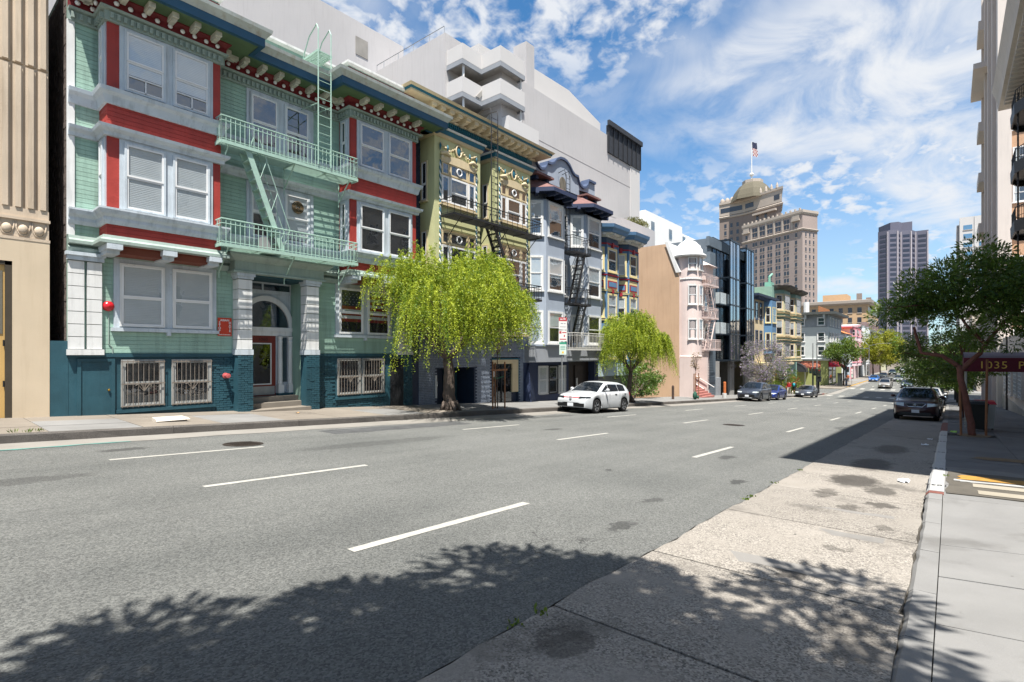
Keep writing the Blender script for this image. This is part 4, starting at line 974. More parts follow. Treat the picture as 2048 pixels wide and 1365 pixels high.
def polybay(T, plan, z0, z1, m, floors, frame, faces=(0, 1, 2), fill=('blind', 'dark'), cw=.1, marg=.16, trim=None):
    b = MB().slab(plan + [(plan[-1][0], plan[-1][1] + .02), (plan[0][0], plan[0][1] + .02)], z0, z1)
    bay = T.part('bay', b, m); R = random.Random(int(plan[0][0] * 10))
    for fi in faces:
        f, L = face2(plan[fi], plan[fi + 1])
        for za, zb in floors:
            fl = R.choice(fill)
            window(T, f, marg, L - marg, za, zb, frame, n=.0, cw=cw, proud=.06, fill=fl, drop=R.choice((.45, .6, 1.0)), gl=GLASS)
    return bay
# ---------------------------------------------------------------- blue house with scrolled parapet
BLU = mat('slate_blue_stucco', (160, 170, 184), .75, .07, .8, .12, 30, streak=.15)
GREYB = mat('grey_band', (150, 154, 160), .75, .08, 1, .1)
NVY2 = mat('navy_stucco', (46, 58, 88), .65, .12, 1, .1)
TILE = mat('red_roof_tile', (126, 92, 88), .8, .2, 4, .4, 20)
SLATE = mat('slate_trim', (74, 88, 116), .6, .1, 1, .1)
B3 = Thing('apartment_house', (26.2, FL, gz(26)), 'slate blue house with slanted bays, red tiled eaves and scrolled parapet', 'house')
x0, x1 = 22.28, 30.2
B3.part('wall', MB().box(x0, x1, FL, FL + 12, 1.25, 11.6), BLU)
B3.part('lower_wall', MB().box(x0, 26.7, FL + .0, FL + 12, -2, 1.25).box(29.7, x1, FL, FL + 12, -2, 1.25).box(26.7, 29.7, FL + .5, FL + 12, -2, 1.25), NVY2)
B3.part('overhang', MB().box(22.4, 30.1, FL - .72, FL - .001, 1.27, 2.14), GREYB)
B3.part('overhang_edge', MB().box(22.4, 30.1, FL - .76, FL, 2.14, 2.24), BLU)
fl3 = ((8.22, 10.12), (5.2, 7.1), (2.3, 4.1))
for p in ([(22.5, FL), (23.3, FL - .8), (25.05, FL - .8), (25.85, FL)], [(26.6, FL), (27.4, FL - .8), (29.2, FL - .8), (30.0, FL)]):
    bay = polybay(B3, p, 2.22, 10.5, BLU, fl3, WHITE, (0, 1, 2), ('blind', 'dark', 'blind'))
    B3.part('bay_head', MB().slab([(q[0], q[1] + .0) for q in p], 10.2, 10.62), NVY2, bay)
    eave = [(p[0][0] - .4, FL), (p[1][0] - .25, FL - 1.5), (p[2][0] + .25, FL - 1.5), (p[3][0] + .4, FL)]
    top = [(p[0][0] + .3, FL), (p[1][0] + .25, FL - .4), (p[2][0] - .25, FL - .4), (p[3][0] - .3, FL)]
    r = MB()
    for i in range(3): r.quad((*eave[i], 10.68), (*eave[i + 1], 10.68), (*top[i + 1], 11.35), (*top[i], 11.35))
    r.quad(*[(*q, 11.35) for q in top]).slab(eave, 10.6, 10.67)
    rf = B3.part('tiled_roof', r, TILE, bay)
    B3.part('eave_board', MB().mould(eave, [(-.06, 10.48), (.02, 10.48), (.02, 10.7), (-.06, 10.7)]).slab([(q[0], q[1]) for q in eave], 10.56, 10.6), NVY2, bay)
    for i in range(3):
        f, L = face2(p[i], p[i + 1])
        for s in ((.12, L / 2, L - .12) if i == 1 else (L / 2,)):
            B3.part('eave_bracket', MB().fbox(f, s - .09, s + .09, 0, .62, 10.36, 10.56), NVY2, bay)
    for q in (0, 1):
        t0 = p[0][0] + .35 if q == 0 else p[3][0] - 1.0
cxp = 26.05
half = [(0, 13.3), (.35, 13.26), (.7, 13.08), (1.0, 12.78), (1.25, 12.66), (1.62, 12.66), (1.7, 12.42), (1.9, 12.2), (2.2, 12.12), (2.5, 12.2), (2.75, 12.45), (2.85, 12.75), (3.7, 12.75)]
prof = [(cxp - a, z) for a, z in reversed(half)] + [(cxp + a, z) for a, z in half[1:]]
B3.part('parapet', MB().prism(W, [(prof[0][0], 11.5)] + prof + [(prof[-1][0], 11.5)], -.4, .0), BLU)
cpb = MB()
for i in range(len(prof) - 1):
    (a, z), (c, y) = prof[i], prof[i + 1]
    cpb.hexa([W.p(a, .12, z), W.p(c, .12, y), W.p(c, -.5, y), W.p(a, -.5, z), W.p(a, .12, z + .14), W.p(c, .12, y + .14), W.p(c, -.5, y + .14), W.p(a, -.5, z + .14)])
B3.part('parapet_cap', cpb, SLATE)
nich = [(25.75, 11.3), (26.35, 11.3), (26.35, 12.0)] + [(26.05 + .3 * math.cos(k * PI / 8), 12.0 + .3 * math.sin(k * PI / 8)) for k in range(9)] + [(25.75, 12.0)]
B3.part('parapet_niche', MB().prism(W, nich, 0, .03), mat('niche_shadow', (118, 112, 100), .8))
for a, c in ((22.6, 24.2), (27.7, 29.4)):
    B3.part('small_eave', MB().quad((a, FL - .7, 11.62), (c, FL - .7, 11.62), (c - .15, FL, 11.95), (a + .15, FL, 11.95)).box(a, c, FL - .7, FL, 11.5, 11.6), TILE)
    B3.part('eave_bracket', MB().box(a + .2, a + .42, FL - .5, FL, 11.3, 11.5), NVY2); B3.part('eave_bracket', MB().box(c - .42, c - .2, FL - .5, FL, 11.3, 11.5), NVY2)
for za, zb in fl3: window(B3, W, 25.95, 26.5, za, zb, WHITE, n=.0, cw=.06, proud=.05, fill='dark')
for i, (a, c) in enumerate(((23.62, 24.5), (24.6, 25.5), (25.58, 26.3))):
    wd = window(B3, W, a, c, -.55 - .04 * i, 1.05, WHITE if i != 1 else BLACK, n=.0, cw=.07, sill=False, proud=.05, fill='blind' if i != 1 else 'dark')
    grille(B3, W, a + .02, c - .02, -.6, 1.04, .1, WHITE if i != 1 else BLACK, .09, wd, orn=False)
gd = B3.part('garage_recess', MB().box(26.7, 29.7, FL + .45, FL + .5, -1.9, 1.25), mat('dark_brown_panel', (48, 40, 38), .5, .2, 2))
B3.part('entry_door', MB().box(28.0, 28.9, FL + .38, FL + .45, -1.2, 1.0), mat('dark_brown_panel', (0, 0, 0)), gd)
B3.part('door_plate', MB().box(28.12, 28.26, FL + .34, FL + .38, -.4, .2), WHITE, gd)
B3.part('slanted_buttress', MB().hexa([(22.35, FL - .5, -1.0), (23.3, FL - .12, -1.0), (23.3, FL, -1.0), (22.35, FL, -1.0), (22.35, FL - .12, .3), (22.7, FL - .1, 1.2), (22.8, FL, 1.2), (22.35, FL, .3)]), NVY2)
F3 = Thing('fire_escape', (26, FL - .6, 2.2), 'black iron fire escape in the recess of slate blue house', 'fire escape')
for z in (7.6, 4.6):
    balcony(F3, 25.3, 27.2, FL - .35, FL - 1.25, z, .95, BLACK, .16, br=False)
balcony(F3, 25.3, 29.0, FL - .85, FL - 1.35, 1.98, .95, mat('white_iron', (200, 198, 192), .5, .15, 8, .2), .16, br=False)
stair(F3, (26.6, 7.55), (25.6, 4.65), FL - 1.2, FL - .75, BLACK, 10)
stair(F3, (26.7, 4.55), (25.7, 2.1), FL - 1.2, FL - .75, BLACK, 9)
ladder(F3, 25.55, 25.95, FL - .6, 7.6, 12.2, BLACK)
for x in (25.55, 25.95): F3.part('ladder_handrail', MB().tube([(x, FL - .6, 12.0), (x, FL - .5, 12.5), (x, FL - .05, 12.4)], .022, 5), BLACK)
# ---------------------------------------------------------------- blue, cream and red painted house
CRM2 = mat('pale_yellow_trim', (222, 206, 152), .6, .06, 2, .1, 30, streak=.15)
RED2 = mat('crimson_trim', (158, 34, 52), .55, .1, 2, .1)
BLU2 = mat('steel_blue_paint', (92, 130, 166), .6, .08, 2, .1)
DBL2 = mat('dark_blue_paint', (52, 76, 104), .6, .1, 2, .1)
B4 = Thing('apartment_house', (33.6, FL + .8, gz(33.6)), 'blue, cream and crimson house with faceted bays and dentilled cornices', 'house')
FY = FL + .8
B4.part('wall', MB().box(30.25, 36.5, FY, FY + 12, -2, 9.8), DBL2)
for p in ([(30.5, FY), (31.25, FY - .8), (32.8, FY - .8), (33.55, FY)], [(33.65, FY), (34.4, FY - .8), (35.85, FY - .8), (36.5, FY)]):
    bay = polybay(B4, p, 1.0, 9.4, BLU2, ((7.3, 8.95), (4.2, 5.85), (1.4, 3.0)), CRM2, (0, 1, 2), ('blind', 'dark', 'blind'), .13, .12)
    for zc in (9.15, 7.05, 5.98, 4.0):
        B4.part('belt_course', MB().mould(p, [(-.02, zc - .02), (.08, zc - .02), (.10, zc + .07), (-.02, zc + .09)]), RED2 if zc in (9.15, 7.05) else CRM2, bay)
    B4.part('bay_frieze', MB().mould(p, [(-.02, 9.24), (.05, 9.24), (.05, 9.6), (-.02, 9.6)]), DBL2, bay)
    for i in range(3):
        f, L = face2(p[i], p[i + 1])
        B4.part('spandrel_panel', MB().fbox(f, .06, L - .06, 0, .03, 6.1, 6.98), CRM2, bay)
        B4.part('red_panel', MB().fbox(f, .18, L - .18, .03, .07, 6.22, 6.7), RED2, bay)
        B4.part('panel_inset', MB().fbox(f, .26, L - .26, .07, .08, 6.3, 6.62), BLU2, bay)
        B4.part('key_block', MB().fbox(f, L / 2 - .1, L / 2 + .1, .0, .13, 5.86, 6.12), RED2, bay)
        B4.part('key_block', MB().fbox(f, L / 2 - .1, L / 2 + .1, .0, .13, 8.96, 9.3), RED2, bay)
        B4.part('corner_column', MB().tube([f.p(0, .03, 1.2), f.p(0, .03, 9.2)], .06, 8), BLU2, bay)
    B4.part('dentil_cornice', MB().mould(p, [(-.02, 9.6), (.2, 9.6), (.25, 9.75), (.5, 9.78), (.5, 9.84), (-.02, 9.84)]), WHITE, bay)
    B4.part('cornice', MB().mould(p, [(-.4, 9.84), (.62, 9.84), (.66, 10.0), (.78, 10.12), (.82, 10.34), (-.4, 10.5)]).slab(p, 9.9, 10.45), BLU2, bay)
    d = MB()
    for i in range(3):
        f, L = face2(p[i], p[i + 1]); k = int(L / .14)
        for j in range(k): d.fbox(f, (j + .3) * L / k, (j + .7) * L / k, .2, .3, 9.62, 9.72)
        for s in (.25, L - .25): d.fbox(f, s - .1, s + .1, .3, .55, 9.70, 9.83)
    B4.part('dentils', d, WHITE, bay, kind='stuff')
B4.part('skirt', MB().box(30.3, 36.4, FY - .5, FY, .2, 1.0), mat('pale_blue_board', (176, 196, 208), .6)); B4.part('garage_wall', MB().box(30.3, 36.4, FY - .1, FY, -2, .2), GREYB)
B4.part('garage_door', MB().box(30.7, 32.4, FY - .14, FY - .1, -1.6, -.15), RED2)
# ---------------------------------------------------------------- pink corner turret house
PINK = mat('pale_pink_stucco', (222, 204, 198), .75, .06, .7, .15, 30, streak=.3, sc_rgb=(180, 156, 148))
TANS = mat('tan_stucco_side', (202, 170, 140), .8, .08, .5, .2, 20, streak=.35, sc_rgb=(166, 128, 96))
B5 = Thing('turret_house', (47, FL, gz(47)), 'pale pink house with round turret, white dome and pink fire escape', 'house')
X5 = 43.7
B5.part('side_wall', MB().quad((X5, FL, gz(44) - .5), (X5, FL + 14, gz(44) - .5), (X5, FL + 14, 11.3), (X5, FL + 1.0, 11.3), (X5, FL, 8.8)), TANS)
B5.part('wall', MB().box(X5 + .02, 51.0, FL + .02, FL + 14, gz(47) - 1, 8.8).box(X5 + .02, 51.0, FL + 1, FL + 14, 8.8, 11.25), PINK)
B5.part('mansard', MB().quad((X5 - .1, FL - .08, 8.75), (51, FL - .08, 8.75), (51, FL + 1.0, 11.4), (X5 - .1, FL + 1.0, 11.4)).quad((X5 - .12, FL - .1, 8.7), (X5 - .12, FL + .25, 8.7), (X5 - .12, FL + 1.25, 11.42), (X5 - .12, FL + .95, 11.42)), WHITE)
cx, cy, r = 45.05, FL - .25, 1.12
tur = B5.part('turret', MB().lathe([(r, 1.4), (r, 10.2)], cx, cy, 28), PINK, smooth=True)
B5.part('turret_dome', MB().lathe([(r, 10.05), (r + .36, 10.07), (r + .42, 10.16), (r + .36, 10.26), (r + .12, 10.4), (r + .06, 10.75), (r - .02, 10.78), (r - .12, 11.1), (r - .2, 11.12), (r - .45, 11.42), (r - .55, 11.44), (.25, 11.68), (.1, 11.75), (.06, 11.95), (0, 11.98)], cx, cy, 28), WHITE, tur, smooth=True)
B5.part('turret_base', MB().lathe([(0, 1.4), (r, 1.4), (r + .05, 1.46), (r + .05, 1.55), (r, 1.6)], cx, cy, 28), PINK, tur, smooth=True)
B5.part('turret_belt', MB().lathe([(r, 8.1), (r + .06, 8.12), (r + .06, 8.2), (r, 8.22)], cx, cy, 28), WHITE, tur)
for ang in (-2.45, -1.6):
    for za, zb in ((8.9, 10.0), (5.95, 7.6), (3.0, 4.7)):
        px, py = cx + r * math.cos(ang), cy + r * math.sin(ang); f = Face(px, py, -math.sin(ang), math.cos(ang))
        window(B5, f, -.38, .38, za, zb, WHITE, n=-.03, cw=.05, proud=.08, fill='dark', drop=.5)
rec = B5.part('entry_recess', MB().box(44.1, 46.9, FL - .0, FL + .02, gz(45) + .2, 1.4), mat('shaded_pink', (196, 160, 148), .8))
for a in (43.72, 46.9): B5.part('entry_post', MB().box(a, a + .36, FL - 1.2, FL, gz(45) - .2, 1.42), PINK)
for i in range(7):
    B5.part('entry_step', MB().box(44.15, 46.85, FL - 1.9 + i * .28, FL - .0, gz(45) + .15 + i * .17, gz(45) + .15 + (i + 1) * .17), mat('brick_red_step', (168, 112, 104), .8, .2, 4))
B5.part('stair_rail', MB().tube([(44.2, FL - 1.9, gz(45) + 1.0), (44.2, FL - .2, gz(45) + 2.0)], .03, 6).tube([(46.8, FL - 1.9, gz(45) + 1.0), (46.8, FL - .2, gz(45) + 2.0)], .03, 6), WHITE)
for za, zb in ((8.9, 9.9), (5.8, 7.4), (3.0, 4.6), (-.6, 1.1)):
    for s in (47.8, 49.6): window(B5, W, s, s + .95, za, zb, WHITE, n=.0, cw=.08, proud=.06, fill='dark')
B5.part('garage_door', MB().box(47.7, 50.4, FL - .06, FL, gz(49) + .2, -.9), mat('grey_green_door', (92, 112, 112), .5))
B5.part('corner_dormer', MB().box(48.6, 50.6, FL - .5, FL + 1, 8.6, 9.9).quad((48.3, FL - .9, 9.9), (50.9, FL - .9, 9.9), (49.9, FL + .3, 10.6), (49.3, FL + .3, 10.6)).quad((48.3, FL - .9, 9.9), (49.3, FL + .3, 10.6), (48.3, FL + 1, 9.9)).quad((48.3, FL - .9, 9.88), (48.3, FL + 1, 9.88), (50.9, FL + 1, 9.88), (50.9, FL - .9, 9.88)), PINK)
F5 = Thing('fire_escape', (49, FL - .6, 2), 'pale pink iron fire escape on turret house', 'fire escape')
FEP = mat('pale_pink_iron', (226, 206, 200), .5, .08)
for z in (8.0, 5.0, 2.1): balcony(F5, 47.4, 50.6 if z > 2.5 else 51.2, FL - .05, FL - 1.0, z, .95, FEP, .22, br=False)
stair(F5, (48.4, 7.95), (49.9, 5.05), FL - .95, FL - .5, FEP, 9); stair(F5, (49.9, 4.95), (48.4, 2.15), FL - .95, FL - .5, FEP, 9)
# ---------------------------------------------------------------- dark glass house
FRM = mat('charcoal_frame', (44, 54, 64), .4, .1, 2, 0, metal=.3)
SID = mat('grey_metal_siding', (100, 112, 122), .5, .1, 1, .1)
CGL = glass('blue_curtain_glass', (0.30, 0.42, 0.50), 2.1, .01, .10)
CGF = glass('mirror_curtain_glass', (0.30, 0.40, 0.46), 2.1, .02, .32)
RAW = concrete_mat('raw_concrete_wall', (0.26, 0.25, 0.24), (0.34, 0.33, 0.31), 0, .2)
B6 = Thing('glass_house', (58, FL, gz(58)), 'charcoal and blue glass house with two projecting glazed bays', 'house')
B6.part('wall', MB().box(51.02, 65.9, FL + .25, FL + 14, .9, 12.9), SID)
B6.part('side_siding', MB().box(51.0, 52.4, FL - .1, FL + .25, gz(51) - .4, 11.6), SID)
sd6 = MB()
for i in range(70): sd6.box(50.98, 52.42, FL - .115, FL - .1, gz(51) + i * .2, gz(51) + i * .2 + .18)
B6.part('siding_lines', sd6, SID, kind='stuff')
B6.part('top_siding', MB().box(51.0, 66, FL + .0, FL + .3, 12.2, 13.1), SID)
lv = [1.1, 3.75, 6.7, 9.45, 13.2]
def curtain(f, L, cols, zs, nn):
    fb_ = MB()
    for z in zs: fb_.fbox(f, 0, L, nn, nn + .08, z - .07, z + .07)
    for c in [0] + cols + [1]: fb_.fbox(f, max(0, c * L - .04), min(L, c * L + .04), nn, nn + .06, zs[0], zs[-1])
    fo = B6.part('curtain_wall_frame', fb_, FRM)
    e = [0] + cols + [1]
    for z0_, z1_ in zip(zs[:-1], zs[1:]):
        for c0, c1 in zip(e[:-1], e[1:]):
            B6.part('pane', MB().fbox(f, c0 * L + .04, c1 * L - .04, nn + .01, nn + .025, z0_ + .07, z1_ - .07), CGF if L > 2.5 else CGL, fo)
for a, c, zs in ((54.6, 57.7, lv), (60.1, 62.95, lv)):
    B6.part('bay_floor', MB().box(a + .05, c - .05, FL - .78, FL + .3, zs[0] - .1, zs[0] + .0).box(a - .05, c + .05, FL - .85, FL + .4, zs[-1], zs[-1] + .12), FRM)
    for z in zs[1:-1]: B6.part('floor_slab', MB().box(a + .08, c - .08, FL - .7, FL + .3, z - .12, z + .08), mat('pale_slab', (150, 150, 150), .7))
    B6.part('interior_wall', MB().box(a + .08, c - .08, FL + .2, FL + .24, zs[0], zs[-1]), mat('dim_interior', (90, 92, 92), .8, .4, .6))
    curtain(Face(a, FL + .2, 0, -1), 1.0, [], zs, 0); curtain(Face(a, FL - .8), c - a, [.3, .55, .68], zs, 0)
    curtain(Face(c, FL - .8, 0, 1), 1.0, [], zs, 0)
curtain(Face(52.4, FL + .2), 2.2, [.5], lv, 0); curtain(Face(57.7, FL + .2), 2.4, [.5], lv, 0); curtain(Face(62.95, FL + .2), 2.9, [.4], lv, 0)
for z in (3.75, 6.7):
    B6.part('balcony_screen', MB().box(52.6, 54.4, FL - .5, FL - .45, z, z + 1.1).box(52.6, 52.64, FL - .5, FL + .2, z, z + 1.1), mat('frosted_panel', (190, 198, 200), .3)); B6.part('balcony_slab', MB().box(52.5, 54.5, FL - .52, FL + .2, z - .12, z), FRM)
for a, c in ((52.4, 53.9), (57.2, 58.6), (62.5, 65.9)): B6.part('ground_wall', MB().box(a, c, FL, FL + .25, gz(a) - .5, 1.0), RAW)
B6.part('ground_recess', MB().box(53.9, 62.5, FL + 1.2, FL + 1.25, gz(58) - .5, 1.0), mat('dark_timber_gate', (70, 62, 56), .6, .25, 3))
B6.part('meter_cabinet', MB().box(52.7, 53.5, FL - .25, FL, gz(53) + .2, -.6), GREYB)
# ---------------------------------------------------------------- beige and teal houses up to the corner
BEI = mat('beige_stucco', (220, 202, 166), .75, .06, .8, .1, 30, streak=.2)
B7 = Thing('small_house', (70, FL, gz(70)), 'beige stucco house with bracketed flat eaves next to glass house', 'house')
B7.part('wall', MB().box(66.0, 74.2, FL, FL + 12, gz(70) - 1, 8.6), BEI)
e7 = [(65.9, FL + .4), (65.9, FL), (74.3, FL), (74.3, FL + .4)]
B7.part('eaves', MB().mould(e7, [(-.1, 8.5), (.7, 8.6), (.75, 8.85), (-.1, 8.95)]), SLATE)
for i in range(14): B7.part('eave_bracket', MB().box(66.1 + i * .6, 66.3 + i * .6, FL - .55, FL, 8.25, 8.55), SLATE)
for za, zb in ((5.9, 8.0), (2.6, 4.6)):
    for s in (66.5, 68.3): window(B7, W, s, s + 1.1, za, zb, SLATE, n=0, cw=.1, proud=.07, fill='dark', sash=DARKROOM)
bay = polybay(B7, [(70.2, FL), (70.9, FL - .8), (73, FL - .8), (73.7, FL)], 1.8, 8.4, BLU2, ((5.6, 7.6), (2.4, 4.4)), CRM2, (0, 1, 2), ('dark', 'blind'))
B7.part('porch', MB().box(66.8, 69.4, FL - 1.5, FL, 0.4, .7).box(66.8, 67.1, FL - 1.5, FL - 1.2, gz(67), .4).box(69.1, 69.4, FL - 1.5, FL - 1.2, gz(69), .4), CRM2)
B7.part('porch_door', MB().box(67.4, 68.8, FL - .08, FL, gz(68) + .4, .2), mat('orange_timber', (196, 112, 62), .5)); B7.part('porch_post', MB().box(71.4, 72.3, FL - .9, FL - .8, gz(71), .4), mat('orange_timber', (0, 0, 0)))
TEA = mat('sea_green_siding', (138, 172, 160), .65, .06, 1, .1, 30, streak=.15)
B8 = Thing('bay_house', (80, FL, gz(80)), 'sea green house with two stacks of cream trimmed bays', 'house')
B8.part('wall', MB().box(74.4, 88.6, FL, FL + 14, gz(80) - 1, 10.6), TEA)
b = MB()
for i in range(60): b.box(74.385, 74.4, FL, FL + 14, 1 + i * .16, 1 + i * .16 + .13)
B8.part('siding_lines', b, TEA, kind='stuff')
for p in ([(75.2, FL), (76.2, FL - 1), (79.6, FL - 1), (80.6, FL)], [(82.0, FL), (83, FL - 1), (86.4, FL - 1), (87.4, FL)]):
    bay = polybay(B8, p, .6, 10.2, TEA, ((7.5, 9.7), (4.2, 6.4), (1.2, 3.3)), CREAM, (0, 1, 2), ('dark', 'blind'), .22, .1)
    for zc in (7.1, 6.6, 3.9, 3.5, .7): B8.part('belt_course', MB().mould(p, [(-.02, zc), (.12, zc), (.25, zc + .14), (-.02, zc + .2)]), CREAM, bay)
    B8.part('cornice', MB().mould(p, [(-.4, 10.2), (.3, 10.2), (.8, 10.45), (.9, 10.7), (-.4, 10.85)]).slab(p, 10.2, 10.8), mat('dark_cornice', (88, 84, 78), .7), bay)
B8.part('porch_roof', MB().box(80.8, 82, FL - 1, FL, .3, .6), CREAM)
B8.part('roof_vent', MB().tube([(77, FL + 1, 10.6), (77, FL + 1, 12.2), (77.6, FL + .8, 12.6)], .16, 8).box(76.2, 77.8, FL + .6, FL + 1.4, 10.6, 11.4), mat('copper_green', (128, 176, 158), .5))
# ---------------------------------------------------------------- great concrete block behind the houses
CGREY = mat('pale_grey_concrete', (190, 187, 187), .85, .09, .12, .15, 12, streak=.55, sc_rgb=(170, 166, 166))
CWHT = mat('bright_concrete', (206, 203, 201), .85, .04, .2, .1, 12)
K = Thing('concrete_block', (40, 34, gz(40)), 'huge windowless pale grey concrete block rising behind the row of houses', 'building')
xa = fx(890, 30); xe = fx(1278, 27); xm = fx(1003, 27)
K.part('rear_mass', MB().box(-14, fx(807, 40), 40, 56, 0, 31), CGREY)
K.part('middle_mass', MB().box(xa, 44, 30, 56, 0, 26.6), CGREY)
lm = K.part('long_wall', MB().box(xm, xe, 27, 50, -3, 24.2), CGREY)
K.part('end_strip', MB().box(xe - 2.2, xe + .05, 26.93, 27, -3, 24.25), CWHT, lm)
for z in (8, 12, 16, 20): K.part('panel_joint', MB().box(xm, xe - 2.2, 26.985, 27, z, z + .05), mat('joint_grey', (158, 154, 154), .9), lm)
up = [(xm - 1, 28.5)] + [(xm + (xe - 7 - xm) * t, 28.5) for t in (.5, 1.0)]
K.part('upper_wall', MB().prism(Face(0, 28.5), [(xm - 1, 24), (xe - 6, 24), (xe - 6, 26.2), (xe - 12, 27.4), (xm + 6, 27.2), (xm + 2, 26.4), (xm - 1, 26.2)], -12, 0), CWHT)
K.part('chimney', MB().box(fx(1047, 27.5), fx(1063, 27.5), 27.2, 28.6, 24, 27.9), CGREY)
K.part('window', MB().box(fx(711, 40), fx(735, 40), 39.95, 40, fz(711, 108, 40), fz(711, 72, 40)), mat('louvre_grey', (150, 146, 140), .8))
rr_ = MB().tube([(xa + .2, 30.3, 26.6), (xa + .2, 30.3, 27.3), (xa + .2, 39, 27.3), (xa + .2, 39, 26.6)], .03, 5)
for y in (32, 34, 36, 38): rr_.tube([(xa + .2, y, 26.6), (xa + .2, y, 27.3)], .03, 5)
K.part('roof_rail', rr_, STEEL)
MESH = mat('black_mesh_screen', (46, 50, 58), .8, .2, 2)
sr = K.part('roof_screen', MB().box(xe - 7.2, xe, 26.85, 27.1, 22.4, 25.2).box(xe - .1, xe + .02, 27.1, 40, 24.2, 25.2), MESH)
K.part('screen_rail', MB().box(xe - 7.4, xe + .15, 26.6, 26.85, 25.1, 25.6).box(xe + .03, xe + .3, 27, 40, 25.1, 25.6), MESH, sr)
for i in range(8): K.part('screen_post', MB().box(xe - 7.2 + i * 1.02, xe - 7.1 + i * 1.02, 26.75, 26.85, 22.4, 25.2), BLACK, sr)
SOF = mat('stair_soffit', (168, 164, 158), .85, .15, 2)
for z, dx in ((24.1, 0), (21.6, 0), (19.1, 1.9), (16.6, 1.9)):
    p = [(xa + .2 + dx * .0, 30), (xa + .2, 28.3), (xa + 2.3 + dx * .5, 28.3), (xa + 2.3 + dx * .5, 26.3), (xa + 5.2 + dx, 26.3), (xa + 5.2 + dx, 27.2)]
    fl = K.part('stair_landing', MB().slab(p + [(xa + 5.2 + dx, 30)], z - .25, z), SOF)
    K.part('landing_parapet', MB().mould(p, [(-.12, z), (.02, z), (.02, z + 1.15), (-.12, z + 1.15)]), CWHT, fl)
    K.part('landing_edge', MB().mould(p, [(-.05, z - .4), (.05, z - .4), (.05, z - .05), (-.05, z - .05)]), GREYB, fl)
    K.part('landing_post', MB().tube([(xa + .5, 28.5, z - 2.5), (xa + .5, 28.5, z)], .09, 6), WHITE, fl); K.part('landing_post', MB().tube([(xa + 5.0 + dx, 26.5, z - 2.5), (xa + 5.0 + dx, 26.5, z)], .07, 6), WHITE, fl)
    K.part('stair_flight', MB().hexa([(xa + 1.6, 28.2, z - 2.4), (xa + 2.0, 28.2, z - 2.4), (xa + 2.0, 29.6, z - 2.4), (xa + 1.6, 29.6, z - 2.4), (xa + 3.6, 28.2, z - .2), (xa + 4.0, 28.2, z - .2), (xa + 4.0, 29.6, z - .2), (xa + 3.6, 29.6, z - .2)]), SOF, fl)
K.part('terrace', MB().box(46, 53.5, 24.5, 27, -3, 15.0), CGREY)
WB = Thing('white_block', (108, 52, 8), 'white flat roofed apartment block behind the turret house', 'building')
WBM = mat('white_render', (240, 240, 238), .8, .04, .3, .1)
WB.part('wall', MB().box(94, 112, 45, 60, 0, 29.5), WBM); WB.part('wing', MB().box(112, 131, 45.5, 60, 0, 28.4), WBM)
WB.part('side_wing', MB().box(86, 94, 46, 60, 0, 28.5), WBM)
for i in range(5):
    for j in range(2): WB.part('window', MB().box(88 + i * 8.5, 89.4 + i * 8.5, 44.9 if 94 < 88 + i * 8.5 < 111 else 45.4 if i > 2 else 45.9, 46.2, 22.6 + j * 3.2, 24.6 + j * 3.2), GLASSD)
# ---------------------------------------------------------------- far towers
def cam2w(r, d): return (d * CT + r * ST, d * ST - r * CT)
BRK = mat('grey_brown_brick', (164, 149, 142), .85, .07, .05, 0)
STN = mat('pale_terracotta', (180, 168, 156), .85, .08, .1, 0)
BRKD = mat('grey_brick', (140, 126, 118), .85, .07, .05, 0)
TW = mat('far_window_glass', (46, 52, 62), .15, .3, .05, 0, spec=.8)
HT = Thing('hotel_tower', (*cam2w(160, 325), 10), 'tall grey brown brick hotel with stepped tower, hipped roof and flagpole', 'building')
A, Bc = cam2w(148.8, 339), cam2w(166, 300); Cc = cam2w(177.5, 305.1); Dd = cam2w(160, 345)
HT.part('main_wing', MB().slab([A, Bc, Cc, Dd], 0, 83), BRK)
f1, L1 = face2(A, Bc); f2, L2 = face2(Bc, Cc)
HT.part('belt', MB().mould([A, Bc, Cc], [(-.2, 72.8), (.5, 72.8), (.9, 73.6), (-.2, 74.2)]), STN)
HT.part('parapet', MB().mould([A, Bc, Cc], [(-.4, 82), (.3, 82), (.7, 83), (.7, 84.4), (-.4, 84.4)]), STN)
for i in range(14): HT.part('parapet_finial', MB().fbox(f1, L1 * (i + .5) / 14 - .4, L1 * (i + .5) / 14 + .4, -.4, .5, 84.3, 85.6), STN)
wmesh = {}
def towerwin(T, f, s, z, w, h, parent=None, n=.08, m=None):
    k = (round(w, 2), round(h, 2), m.name if m else '')
    if k not in wmesh: wmesh[k] = MB().box(-w / 2, w / 2, -.08, .3, 0, h).box(-w / 2 - .15, w / 2 + .15, -.2, .1, -.25, 0, m=1).mesh('window', [m or TW, STN])
    return T.inst('window', wmesh[k], f.p(s, 0, z), parent, (0, 0, math.atan2(f.dy, f.dx)))
cols = [.075, .205, .25, .335, .38, .465, .51, .60, .645, .735, .78, .905]
for q, c in enumerate(cols):
    for i in range(12): towerwin(HT, f1, c * L1, 69.3 - i * 4.25, 1.35, 2.4)
    if q not in (0, 11):
        for z in (75.2, 78.3): towerwin(HT, f1, c * L1, z, 1.5, 2.5)
    else: towerwin(HT, f1, c * L1, 75, 1.4, 2.4)
for c in (.22, .48, .74):
    for i in range(12): towerwin(HT, f2, c * L2, 69.3 - i * 4.25, 1.0, 2.2)
for c in (.165, .295, .425, .56, .695, .845): HT.part('pier', MB().fbox(f1, c * L1 - .5, c * L1 + .5, 0, .35, 74, 82), STN)
